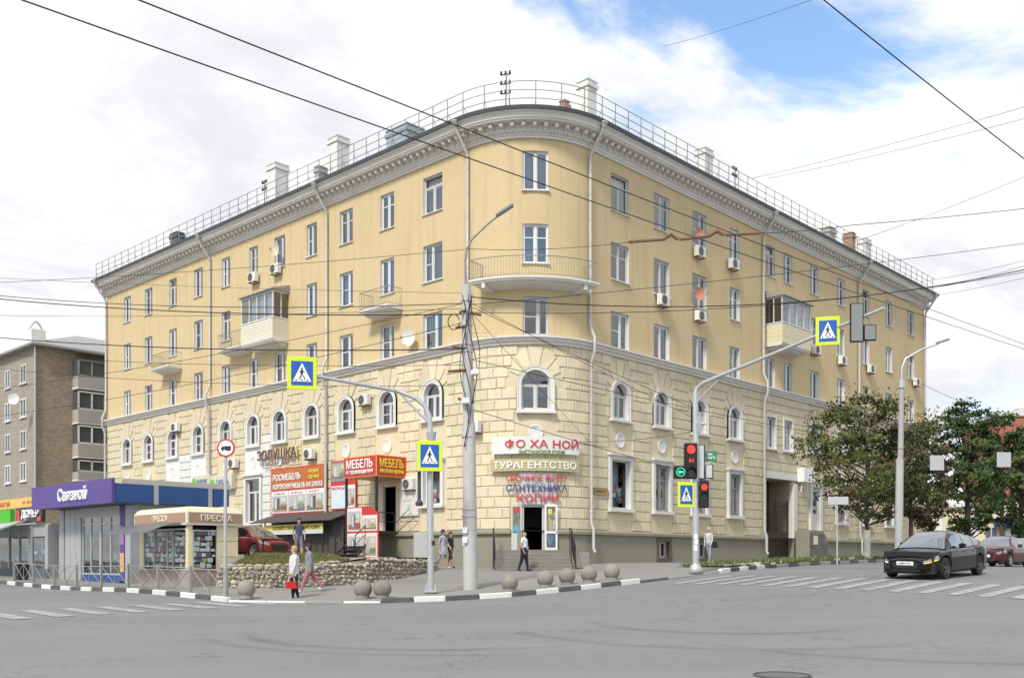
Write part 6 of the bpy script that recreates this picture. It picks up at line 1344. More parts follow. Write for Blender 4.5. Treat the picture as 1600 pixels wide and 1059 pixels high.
# red brick block far right
rb = empty('red_brick_block', (RX(1590, 190), 190, 1.8), R_(-8), 'distant red brick block with pale parapet rising behind the trees', 'building'); zt_ = EYE + (YH - 637) / FPX * 190 - 1.8
mb = MB(); mb.box(-4, 30, 0, 20, 0, zt_ - 1.6); mb.build('wall', mat('red_brick', (.30, .10, .07), .9, (.37, .14, .10), 6, .5), rb); mb = MB(); mb.box(-4.5, 30.5, -.4, 20.5, zt_ - 1.6, zt_ - .6); mb.box(0, 30.5, -.3, 20, zt_ - .6, zt_); mb.build('parapet', mat('parapet_grey', (.55, .54, .52), .8), rb)
for i in range(5):
    for k in range(3): fwin(rb, 2 + i * 6, -.05, zt_ - 5.5 - k * 3.6, 2.0, 2.0, 0)
# pale classical house at the end of the right street
yb = empty('pale_columned_house', (RX(1525, 120), 120, 1.9), R_(0), 'pale yellow house with white pilasters half hidden by the street trees', 'building')
mb = MB(); mb.box(-6, 34, 0, 14, -1, 6.2); mb.build('wall', mat('pale_yellow', (.62, .55, .36), .85, (.68, .61, .42), 2, .5), yb); mb = MB(); mb.box(-6.4, 34.4, -.5, 14.4, 6.2, 6.8); mb.build('cornice', m_trim, yb)
for i in range(9): mb = MB(); mb.box(-5 + i * 4.2, -4.2 + i * 4.2, -.35, .01, -1, 6.18); mb.build('pilaster', m_trim, yb); fwin(yb, -2.4 + i * 4.2, -.06, 1.2, 1.5, 2.6, 0); None
mb = MB(); mb.box(2, 12, -1.2, -.36, 3.6, 4.6); mb.build('blue_shop_fascia', mat('awning_blue', (.05, .07, .20), .6), yb)
# low brick screen wall by the gate
o0_ = s_for(1265, 'R', 1.2); o1_ = s_for(1347, 'R', 3.0)
sw = wthing('grey_screen_wall', pR((o0_ + o1_) / 2), 1.2, 1.3, 'low dark grey tiled wall curving down beside the stair by the gate', 'wall'); w = o1_ - o0_; h = z_for(1270, 828, 'R', 1.2) - 1.3
mb = MB(); mb.prism([(-w / 2, 0), (w / 2, 0), (w / 2, h * .25), (w * .30, h * .50), (w * .15, h * .85), (w * .02, h), (-w / 2, h)], 0, .9); mb.build('core', m_plinth, sw)
def hh_(x): return float(np.interp(x, [-w / 2, w * .02, w * .15, w * .30, w / 2], [h, h, h * .85, h * .5, h * .25]))
tm = MB(); tm.bbox(-.235, .235, -.025, 0, .01, .24, .006); tme = tm.mesh('wall_tile', mat('grey_tile', (.135, .13, .118), .7, (.175, .168, .15), 3, .5, rand=.12))
z = 0
while z < h - .2:
    x = -w / 2 + .25
    while x < w / 2 - .2:
        if z + .26 < hh_(x + .2): link('wall_tile', tme, sw, (x, 0, z))
        x += .485
    z += .25
mb = MB(); mb.box(-w * .36, -w * .2, -.05, -.03, h * .6, h * .85); mb.build('notice', m_lcream, sw)
r = wthing('white_sign_box', pR(s_for(1269, 'R', .8)), .3, z_for(1269, 754, 'R', .5), 'small white square sign box on the wall above the screen wall', 'sign'); mb = MB(); mb.bbox(-.55, .55, -.25, .25, 0, .85, .02); mb.build('box', m_signwhite, r); mb = MB(); mb.tube([(-.3, 0, .0), (-.3, .1, -.6)], .04, 6); mb.build('bracket', m_white, r)
# ------------------------------------------------------------------ grass strip by the right kerb
m_soil = mat('soil', (.10, .085, .055), .95, (.15, .125, .08), 4, .6, .5, 20)
q0 = Vector((8.6, 39.6)); gpoly = [tuple(q0), (KI[0] - .1, KI[1] + .35), (KI[0] + dR.x * 32 - .1, KI[1] + dR.y * 32 + .3), tuple(Vector((KI[0], KI[1])) + dR * 32 + dL * 3.4), tuple(Vector((KI[0], KI[1])) + dR * 8 + dL * 3.2), tuple(q0 + dL * 2.4)]
sheet('soil_strip', gpoly, m_soil, lambda P: terr(P) + PAVE + .05, 1.0)
def pin(poly, x, y):
    c = False
    for i in range(len(poly)):
        x1, y1 = poly[i]; x2, y2 = poly[i - 1]
        if (y1 > y) != (y2 > y) and x < (x2 - x1) * (y - y1) / (y2 - y1) + x1: c = not c
    return c
m_gr = [mat('grass_blade_%d' % i, c, .7, spec=.2) for i, c in enumerate(((.075, .13, .025), (.11, .16, .035), (.06, .10, .022), (.23, .21, .09), (.55, .55, .48)))]
def grass(name, poly, n_, h0, h1, zoff, label, zf=None, wts=(5, 5, 4, 2, 1)):
    mb = MB(); xs = [p[0] for p in poly]; ys = [p[1] for p in poly]; pts = []
    while len(pts) < n_:
        x, y = rnd.uniform(min(xs), max(xs)), rnd.uniform(min(ys), max(ys))
        if pin(poly, x, y): pts.append((x, y))
    Z = (terr(pts) + zoff) if zf is None else zf(pts) + .02
    mi_ = [i for i, w_ in enumerate(wts) for _ in range(w_)]
    for (x, y), z in zip(pts, Z):
        mi = rnd.choice(mi_); 
        for _ in range(3):
            a = rnd.uniform(0, 6.28); h = rnd.uniform(h0, h1); l = rnd.uniform(.02, .09); w_ = rnd.uniform(.008, .018) * (2.2 if mi == 4 else 1); xx, yy = x + rnd.uniform(-.06, .06), y + rnd.uniform(-.06, .06)
            dx, dy = math.cos(a), math.sin(a); mb.add([(xx - dy * w_, yy + dx * w_, z), (xx + dy * w_, yy - dx * w_, z), (xx + dx * l * .5, yy + dy * l * .5, z + h * .65), (xx + dx * l, yy + dy * l, z + h)], [(0, 1, 2), (0, 2, 3)], mi)
    o = mb.build(name, m_gr, None, recalc=False); return tag(o, label, 'grass', kind='stuff')
grass('grass', gpoly, 9000, .06, .22, PAVE + .04, 'green grass strip with pale flowers along the right kerb')
tp = [(-9.9, 35.2), (-8.4, 34.95), (-6.8, 35.35), (-5.9, 36.0), (-6.6, 37.0), (-9.4, 37.4)]
sheet('soil_bed', tp, m_soil, lambda P: terz(P) + .03, .5); grass('dry_grass', tp, 2600, .05, .20, 0, 'yellowish dry grass growing on top of the rubble wall', terz, (1, 3, 1, 8, 0))
for i in range(26):
    t_ = rnd.uniform(0, 1); q = q0 + (Vector((KI[0], KI[1])) - q0) * t_ * 1.2 + Vector((rnd.uniform(-.6, .2), rnd.uniform(-.2, .5))) - dL * .0
    if i == 0: ed = empty('rubble_edging', (q.x, q.y, T(q.x, q.y) + PAVE), 0, 'loose beige stones edging the grass by the traffic light', 'stones'); e0 = Vector(ed.location)
    c = link('edging_stone', rnd.choice(STN), ed, (q.x - e0.x, q.y - e0.y, T(q.x, q.y) + PAVE + .06 - e0.z)); c.scale = (rnd.uniform(.10, .22), rnd.uniform(.08, .14), rnd.uniform(.06, .11)); c.rotation_euler = (0, 0, rnd.uniform(0, 3))
# manhole cover
mx_, my_ = ground_hit(1222, 1056); mh = empty('manhole_cover', (mx_, my_, T(mx_, my_) + .004), 0, 'round iron manhole cover sunk in the asphalt', 'manhole'); mb = MB(); mb.lathe([(.36, -.03), (.36, .004), (.34, .006)], 32); mb.build('cover', mat('cast_iron', (.10, .10, .10), .7, (.14, .14, .14), 12, .5), mh); mb = MB(); mb.tube([(.38 * math.cos(a), .38 * math.sin(a), 0) for a in np.linspace(0, 2 * math.pi, 33)], .018, 5, caps=False); mb.build('ring', mat('iron_ring', (.06, .06, .06), .7), mh)
# ------------------------------------------------------------------ overhead wires
m_wire = mat('wire_black', (.03, .03, .032), .6)
def wire(name, pts, r, sag, label, group=None, cat='wire'):
    P = [pt(u, v, Y) for u, v, Y in pts]; out_ = []
    for a, b_ in zip(P[:-1], P[1:]):
        n_ = 14
        for i in range(n_): t_ = i / n_; q = a.lerp(b_, t_); q.z -= sag * 4 * t_ * (1 - t_); out_.append(q)
    out_.append(P[-1]); c0 = out_[0]
    mb = MB(); mb.tube([q - c0 for q in out_], r, 5); return tag(mb.build(name, m_wire, None, True, loc=c0), label, cat, group)
G1 = 'trolley wires running away to the right street'
wire('trolley_wire', [(-40, -26, 14), (1640, 558, 46)], .013, .10, 'lower of two long trolley wires slanting down across the yellow facade', G1)
wire('trolley_wire', [(130, -34, 14), (1640, 552, 50)], .013, .10, 'upper of two long trolley wires slanting down across the yellow facade', G1)
wire('trolley_wire', [(1240, -38, 15), (1660, 294, 20)], .011, .03, 'dark wire with a small clip crossing the upper right sky', G1)
w_ = wire('span_wire', [(-40, 443, 42), (735, 389, 34), (985, 378, 33)], .010, .12, 'thin span wire from the left sky to the rusty trolley fitting')
wire('span_wire', [(1185, 365, 33), (1330, 352, 33), (1660, 319, 34)], .012, .04, 'span wire from the rusty trolley fitting to the right sky')
GL = 'slack cables between the concrete pole and the left street'
for k, (a, b_, r_, s_) in enumerate((((-40, 458), (724, 474), .016, .35), ((-40, 463), (724, 491), .022, .30), ((-40, 492), (724, 482), .010, .15), ((-40, 524), (726, 545), .022, .28), ((-40, 550), (724, 570), .010, .25), ((-40, 612), (724, 474), .011, .25), ((-40, 572), (728, 602), .010, .3), ((-40, 655), (724, 504), .011, .3), ((-40, 432), (724, 458), .007, .1))):
    wire('slack_cable', [(a[0], a[1], 46), (b_[0], b_[1], 33.4)], r_, s_, ('thick' if r_ > .015 else 'thin') + ' slack dark cable running from the thick concrete pole across the left facade', GL)
GR = 'cables fanning out from the concrete pole to the right'
for k, (a, b_, r_, s_, Y2) in enumerate((((736, 464), (1660, 408), .020, .9, 38), ((736, 476), (1660, 372), .011, .15, 38), ((738, 488), (1660, 414), .012, .6, 38), ((738, 480), (1090, 640), .011, .05, 36), ((738, 474), (1088, 655), .009, .05, 36), ((738, 562), (1470, 712), .012, .15, 46), ((740, 640), (1090, 742), .012, .05, 36), ((738, 490), (930, 700), .008, .02, 40), ((900, 690), (1085, 674), .010, .12, 36))):
    wire('fan_cable', [(a[0], a[1], 33.4 if a[0] < 800 else 43.5), (b_[0], b_[1], Y2)], r_, s_, ('thick' if r_ > .0115 else 'thin') + ' dark cable spreading from the thick concrete pole towards the right street', GR)
GS = 'thin wires against the right sky'
for a, b_ in (((1175, 279, 52), (1660, 150, 40)), ((1200, 279, 52), (1660, 170, 40)), ((1040, 72, 60), (1290, -8, 40)), ((1340, 376, 52), (1660, 251, 40)), ((1450, 452, 70), (1660, 398, 40)), ((1440, 464, 72), (1660, 420, 40)), ((1440, 440, 72), (1660, 392, 40)), ((1420, 590, 48), (1660, 690, 40))):
    wire('sky_wire', [a, b_], .010, .12, 'thin wire crossing the sky to the right of the house roof', GS)
# rusty section fitting
sf = empty('trolley_section_fitting', tuple(pt(1090, 366, 33)), 0, 'rusty jointed trolley fitting hanging before the top floor windows', 'trolley fitting')
def gq(u, v): return pt(u, v, 33) - Vector(sf.location)
for pts in (((982, 378), (1036, 374)), ((1036, 374), (1048, 366), (1060, 374)), ((1062, 374), (1106, 369)), ((1106, 369), (1120, 361), (1132, 367)), ((1134, 367), (1186, 364))):
    mb = MB(); mb.tube([gq(*q) for q in pts], .055 if len(pts) == 2 else .07, 8); mb.build('link_bar' if len(pts) == 2 else 'insulator', m_rust, sf)
r = empty('hung_sign_wire', tuple(pt(1460, 706, 44)), 0, 'two blank square sign backs hanging on a wire before the dark trees', 'signs'); 
def gh(u, v): return pt(u, v, 44) - Vector(r.location)
mb = MB(); mb.tube([gh(1412, 700), gh(1500, 706), gh(1640, 712)], .012, 5); mb.build('wire', m_wire, r)
for u, v in ((1464, 723), (1568.5, 718)): mb = MB(); mb.bbox(-.31, .31, -.02, .02, -.33, .33, .01); mb.build('sign_back', mat('sign_back_pale', (.42, .43, .44), .5), r, loc=gh(u, v)); 
# ------------------------------------------------------------------ cars (local +x = forward)
m_tyre = mat('tyre_rubber', (.018, .018, .019), .85); m_rim = mat('alloy_rim', (.40, .41, .42), .35, metal=.8); m_rimdark = mat('dark_alloy', (.10, .10, .105), .35, metal=.8)
m_cglass = mat('car_glass', (.36, .39, .42), .03, metal=1.0); m_hl = mat('headlamp', (.22, .23, .24), .1, spec=.8, coat=.8); m_tail = mat('tail_lamp', (.25, .01, .01), .2, coat=.6); m_trimblk = mat('car_trim', (.015, .015, .016), .5)
m_amber = mat('amber_indicator_lit', (.7, .35, .02), .4, emis=(1, .55, .03), estr=1.0); m_drl = mat('daytime_lamp_lit', (.8, .8, .8), .3, emis=(1, 1, 1), estr=.9)
def car(name, loc, heading, paint, spec, label, group=None, rim=m_rim, plate=None, indicator=False):
    L, W, H = spec['L'], spec['W'], spec['H']; rz = math.atan2(heading[1], heading[0])
    root = empty(name, loc, rz, label, 'car', group)
    xw = (L / 2 - spec['fo'], -L / 2 + spec['ro']); RW = spec['rw']
    belt = lambda x: float(np.interp(x, [a * L - L / 2 for a in spec['bx']], spec['bz'])); roof_ = lambda x: float(np.interp(x, [a * L - L / 2 for a in spec['rx']], spec['rz']))
    wid = lambda x: W / 2 * float(np.interp(x, [-L / 2, -L / 2 + .12, -L / 2 + .5, -L / 2 + 1.1, 0, L / 2 - 1.1, L / 2 - .45, L / 2 - .12, L / 2], [.70, .84, .95, 1, 1, .985, .90, .74, .54]))
    def zbot(x):
        z = .20 + .10 * max(0, (abs(x) - L / 2 + .5) / .5)
        for c in xw:
            if abs(x - c) < RW + .055: z = max(z, RW + math.sqrt((RW + .055) ** 2 - (x - c) ** 2))
        return z
    def sec(x):
        w, zb, b0 = wid(x), belt(x), zbot(x); b0 = min(b0, zb - .12); f = lambda k: b0 + (zb - b0) * k
        return [(w * .90, b0), (w * .975, f(.10)), (w * 1.0, f(.38)), (w * .985, f(.62)), (w * .995, f(.78)), (w * .955, f(.93)), (w * .86, zb), (w * .45, zb + .035), (0, zb + .045)]
    xs = set(np.linspace(-L / 2, L / 2, 34)) | {c + (RW + .055) * k for c in xw for k in (-1.0, -.98, -.9, -.75, -.5, -.25, 0, .25, .5, .75, .9, .98, 1.0)}; xs = sorted(xs)
    mb = MB(); S = [sec(x) for x in xs]; n_ = 9
    for sg in (1, -1):
        vs = [(x, sg * y, z) for x, s_ in zip(xs, S) for y, z in s_]
        mb.add(vs, [(i * n_ + k, (i + 1) * n_ + k, (i + 1) * n_ + k + 1, i * n_ + k + 1) for i in range(len(xs) - 1) for k in range(n_ - 1)])
    for x, s_ in ((xs[0], S[0]), (xs[-1], S[-1])):
        ring = [(x, y, z) for y, z in s_] + [(x, -y, z) for y, z in s_[-2::-1]]; mb.add(ring, [tuple(range(len(ring)))])
    me_ = mb.mesh('body', paint); bm = bmesh.new(); bm.from_mesh(me_); bmesh.ops.remove_doubles(bm, verts=bm.verts, dist=.002); bmesh.ops.recalc_face_normals(bm, faces=bm.faces); bm.to_mesh(me_); bm.free()
    me_.polygons.foreach_set('use_smooth', [True] * len(me_.polygons)); me_.set_sharp_from_angle(angle=R_(34)); body = link('body', me_, root)
    mb = MB(); mb.box(-L / 2 + .2, L / 2 - .2, -W / 2 + .16, W / 2 - .16, .17, belt(0) - .1); mb.build('underbody', m_trimblk, root)
    # greenhouse
    x0, x1 = spec['rx'][0] * L - L / 2, spec['rx'][-1] * L - L / 2; gxs = sorted(set(list(np.linspace(x0, x1, 25)) + [a * L - L / 2 for a in spec['cuts']])); ws_, re_ = spec['ws'] * L - L / 2, spec['re'] * L - L / 2
    def gs(x):
        zr, zb = roof_(x), belt(x) - .03; k = max(0, min(1, (zr - zb) / (H - belt(0)))); wb = wid(x) * .87; wt = wb - .19 * k
        return [(wb, zb), (wb - .06 * k, zb + (zr - zb) * .35), (wt, max(zb + .004, zr - .07 * k)), (wt - .12 * k - .02, zr + .0), (wt * .5, zr + .025), (0, zr + .035)]
    cats = {}
    cut = [a * L - L / 2 for a in spec['cuts']]
    for i in range(len(gxs) - 1):
        xa, xb = gxs[i], gxs[i + 1]; xm = (xa + xb) / 2; A, B = gs(xa), gs(xb)
        for k in range(5):
            key = 'cabin'
            if k in (0, 1):
                for j in range(0, len(cut), 2):
                    if cut[j] < xm < cut[j + 1]: key = 'side_window_%d' % (j // 2)
            elif k in (3, 4):
                if xm > ws_: key = 'windscreen'
                elif xm < re_: key = 'rear_window'
            for sg in (1, -1):
                kk_ = key + ('l' if sg > 0 else 'r') if key.startswith('side') else key
                cats.setdefault(kk_, MB()).add([(xa, sg * A[k][0], A[k][1]), (xb, sg * B[k][0], B[k][1]), (xb, sg * B[k + 1][0], B[k + 1][1]), (xa, sg * A[k + 1][0], A[k + 1][1])], [(0, 1, 2, 3)])
    for key, m_ in cats.items():
        nm = 'side_window' if key.startswith('side') else key; me_ = m_.mesh(nm, paint if key == 'cabin' else m_cglass)
        bm = bmesh.new(); bm.from_mesh(me_); bmesh.ops.remove_doubles(bm, verts=bm.verts, dist=.002); bmesh.ops.recalc_face_normals(bm, faces=bm.faces); bm.to_mesh(me_); bm.free(); me_.polygons.foreach_set('use_smooth', [True] * len(me_.polygons)); me_.set_sharp_from_angle(angle=R_(40)); link(nm, me_, root)
    # wheels
    tp_ = [(RW * .66, -.10), (RW * .90, -.112), (RW * .98, -.09), (RW, -.05), (RW, .05), (RW * .98, .09), (RW * .90, .112), (RW * .66, .10), (RW * .66, -.10)]
    def wheel(x, sg):
        Mr = Matrix.Rotation(R_(90), 4, 'X'); mb = MB(); K = 28; vs = [Mr @ Vector((r_ * math.cos(2 * math.pi * k / K), r_ * math.sin(2 * math.pi * k / K), z)) for r_, z in tp_ for k in range(K)]
        mb.add(vs, [(i * K + k, i * K + (k + 1) % K, (i + 1) * K + (k + 1) % K, (i + 1) * K + k) for i in range(len(tp_) - 1) for k in range(K)]); wh = mb.build('wheel', m_tyre, root, True, loc=(x, sg * (W / 2 - .125), RW))
        mb = MB()
        for k in range(10): a = 2 * math.pi * k / 10 + (.16 if k % 2 else -.16); c, s_ = math.cos(a), math.sin(a); M = Matrix.Rotation(a, 4, 'Y'); mb.box(.03, RW * .64, sg * .085 - .012, sg * .085 + .012, -.022, .022, 0, M)
        Kk = 28; rp_ = [(RW * .60, .07), (RW * .67, .105), (RW * .67, .09), (RW * .60, .02)]; vs = [(r_ * math.cos(2 * math.pi * k / Kk), sg * z, r_ * math.sin(2 * math.pi * k / Kk)) for r_, z in rp_ for k in range(Kk)]; mb.add(vs, [(i * Kk + k, i * Kk + (k + 1) % Kk, (i + 1) * Kk + (k + 1) % Kk, (i + 1) * Kk + k) for i in range(3) for k in range(Kk)])
        mb.prism([(.05 * math.cos(a), .05 * math.sin(a)) for a in np.linspace(0, 6.283, 10, endpoint=False)], sg * .08, sg * .102); mb.build('rim', rim, wh)
        mb = MB(); mb.prism([(RW * .62 * math.cos(a), RW * .62 * math.sin(a)) for a in np.linspace(0, 6.283, 24, endpoint=False)], sg * .01, sg * .03); mb.build('brake_disc', m_trimblk, wh)
    for x in xw:
        for sg in (1, -1): wheel(x, sg)
    def S_(x, t_):
        s_ = sec(x); k = min(n_ - 2, int(t_)); f = t_ - k; return Vector((x, s_[k][0] + (s_[k + 1][0] - s_[k][0]) * f, s_[k][1] + (s_[k + 1][1] - s_[k][1]) * f))
    def patch(name, xa, xb, ta, tb, m, sg, off=.012, skew=0.0, nx_=6, ny_=4):
        mb = MB(); vs = []
        for i in range(nx_ + 1):
            for j in range(ny_ + 1):
                x = xa + (xb - xa) * i / nx_; t_ = ta + (tb - ta) * j / ny_ + skew * (i / nx_ - .5); t_ = min(7.9, max(0.05, t_)); p = S_(x, t_); e = .01
                du = S_(min(L / 2, x + e), t_) - S_(x - e, t_); dv = S_(x, min(7.95, t_ + e)) - S_(x, t_ - e); nn = du.cross(dv); nn.normalize()
                if nn.y < -.1 or (abs(nn.y) <= .1 and nn.z < 0): nn = -nn
                q = p + nn * off; vs.append((q.x, sg * q.y, q.z))
        mb.add(vs, [(i * (ny_ + 1) + j, (i + 1) * (ny_ + 1) + j, (i + 1) * (ny_ + 1) + j + 1, i * (ny_ + 1) + j + 1) for i in range(nx_) for j in range(ny_)]); return mb.build(name, m, root, True)
    for sg in (1, -1):
        patch('headlight', L / 2 - .50, L / 2 - .03, 3.4, 5.0, m_hl, sg, .010, -.3); patch('tail_light', -L / 2 + .02, -L / 2 + .32, 3.6, 4.9, m_tail, sg, .010)
        if spec.get('slim'): patch('daytime_light', L / 2 - .42, L / 2 - .03, 3.35, 3.72, m_amber if (indicator and sg > 0) else m_drl, sg, .016, -.3, 8, 2)
        for xd in spec['doors']: patch('door_gap', xd * L - L / 2 - .006, xd * L - L / 2 + .006, 1.2, 5.6, m_trimblk, sg, .004, 0, 1, 6)
        for xd in spec['handles']: patch('door_handle', xd * L - L / 2 - .1, xd * L - L / 2 + .1, 4.15, 4.4, paint, sg, .03, 0, 3, 1)
        patch('sill_trim', xw[1] + RW + .1, xw[0] - RW - .1, .1, .7, m_trimblk, sg, .006, 0, 6, 2)
        mb = MB(); xm = ws_ - .02; yb = wid(xm) * .87; mb.bbox(xm - .09, xm + .09, yb + .04, yb + .24, belt(xm) + .0, belt(xm) + .15, .035); me_ = mb.mesh('wing_mirror', paint)
        if sg < 0:
            for v in me_.vertices: v.co.y *= -1
            me_.flip_normals()
        link('wing_mirror', me_, root)
        patch('beltline_trim', spec['cuts'][0] * L - L / 2, spec['cuts'][-1] * L - L / 2, 5.7, 6.0, m_rim if not spec.get('slim') else m_trimblk, sg, .006, 0, 10, 1)
    zf_ = belt(L / 2)
    def fx(y): return L / 2 + .012
    mb = MB(); mb.prism([(-W * .17, .34), (W * .17, .34), (W * .235, zf_ - .10), (W * .19, zf_ - .05), (-W * .19, zf_ - .05), (-W * .235, zf_ - .10)], -.0, .02, M=Matrix.Translation((L / 2 + .002, 0, 0)) @ Matrix.Rotation(R_(90), 4, 'Z') @ Matrix.Scale(-1, 4, (0, 1, 0))); gr_ = mb.build('grille', m_trimblk, root)
    for z in np.linspace(.39, zf_ - .07, 5): mb = MB(); mb.box(L / 2 + .018, L / 2 + .030, -W * .17, W * .17, z, z + .012); mb.build('grille_bar', mat('grille_bar', (.06, .06, .062), .4), gr_)
    mb = MB(); mb.bbox(L / 2 - .25, L / 2 + .015, -W * .25, W * .25, .20, .33, .05); mb.build('lower_bumper', m_trimblk, root)
    if plate: mb = MB(); mb.box(L / 2 + .032, L / 2 + .045, -.26, .26, .44, .55); q = mb.build('number_plate', m_signwhite, root); scribble(.42, .06, m_black, q, (L / 2 + .047, 0, .495), R_(90), 8)
    mb = MB(); mb.box(-L / 2 - .03, -L / 2 + .0, -.26, .26, .62, .73); mb.build('number_plate', m_signwhite, root)
    return root
def settle(o):
    """tilt a car to the slope of the road under it"""
    x, y, z = o.location; a = o.rotation_euler.z; c, s = math.cos(a), math.sin(a)
    f = (T(x + c * 1.4, y + s * 1.4) - T(x - c * 1.4, y - s * 1.4)) / 2.8; l = (T(x - s * .8, y + c * .8) - T(x + s * .8, y - c * .8)) / 1.6
    o.rotation_euler = (math.atan(l), -math.atan(f), a); return o
def paint(n, c): return mat(n, c, .5, c2=tuple(x * 1.15 for x in c), scale=30, amt=.5, metal=.0, coat=1.0, coat_ior=1.5, spec=.0)
SED = dict(L=4.9, W=1.87, H=1.45, fo=.93, ro=1.12, rw=.335, slim=True, bx=[0, .05, .15, .35, .6, .74, .86, .95, 1.0], bz=[.90, 1.02, 1.03, .97, .94, .92, .83, .70, .58], rx=[.06, .16, .28, .40, .50, .58, .66, .74, .765], rz=[1.04, 1.19, 1.34, 1.43, 1.455, 1.43, 1.27, 1.02, .93], ws=.575, re=.27, cuts=[.20, .29, .31, .455, .475, .66], doors=[.30, .465, .69], handles=[.34, .50])
OLD = dict(L=4.6, W=1.80, H=1.44, fo=.88, ro=1.0, rw=.315, bx=[0, .04, .14, .35, .6, .72, .88, .96, 1.0], bz=[.84, .98, 1.0, .95, .93, .93, .86, .78, .68], rx=[.06, .15, .24, .34, .46, .56, .64, .71, .735], rz=[1.0, 1.16, 1.36, 1.43, 1.445, 1.42, 1.26, 1.02, .93], ws=.555, re=.23, cuts=[.17, .27, .29, .44, .46, .635], doors=[.28, .45, .67], handles=[.33, .49])
HAT = dict(L=4.25, W=1.75, H=1.47, fo=.82, ro=.72, rw=.31, bx=[0, .04, .2, .5, .68, .86, .96, 1.0], bz=[.88, .96, .99, .96, .95, .88, .76, .66], rx=[.01, .06, .14, .3, .48, .56, .64, .72, .75], rz=[1.0, 1.25, 1.42, 1.47, 1.465, 1.42, 1.25, 1.02, .94], ws=.55, re=.1, cuts=[.12, .24, .26, .42, .44, .64], doors=[.25, .43, .68], handles=[.30, .47])
hd_ = (-dR.x, -dR.y)
xx, yy = 13.95, 32.6; car_ = car('black_sedan', (xx, yy, T(xx, yy)), (-.70, -.714), paint('black_car_paint', (.004, .0045, .007)), SED, 'black sedan waiting on the zebra crossing with amber indicator lit', rim=m_rimdark, plate='А421МА71', indicator=True); settle(car_)
xx, yy = RX(1563, 47.5), 47.5; car_ = car('maroon_sedan', (xx, yy, T(xx, yy)), hd_, paint('maroon_paint', (.085, .012, .018)), OLD, 'older maroon sedan queued behind the black sedan', plate='Н207ОР71'); settle(car_)
xx, yy = RX(1600, 55), 55.0; car('silver_car', (xx, yy, T(xx, yy)), hd_, paint('silver_paint', (.40, .41, .42)), OLD, 'silver car behind the maroon sedan, mostly hidden')
hq = Vector((.75, -.66)).normalized(); fq = Vector((RX(437, 45), 45.0)); cq = fq - hq * 2.15; car('burgundy_hatchback', (cq.x, cq.y, ZT + .01), hq, paint('burgundy_paint', (.17, .018, .022)), HAT, 'burgundy hatchback parked on the terrace behind the newspaper kiosk')

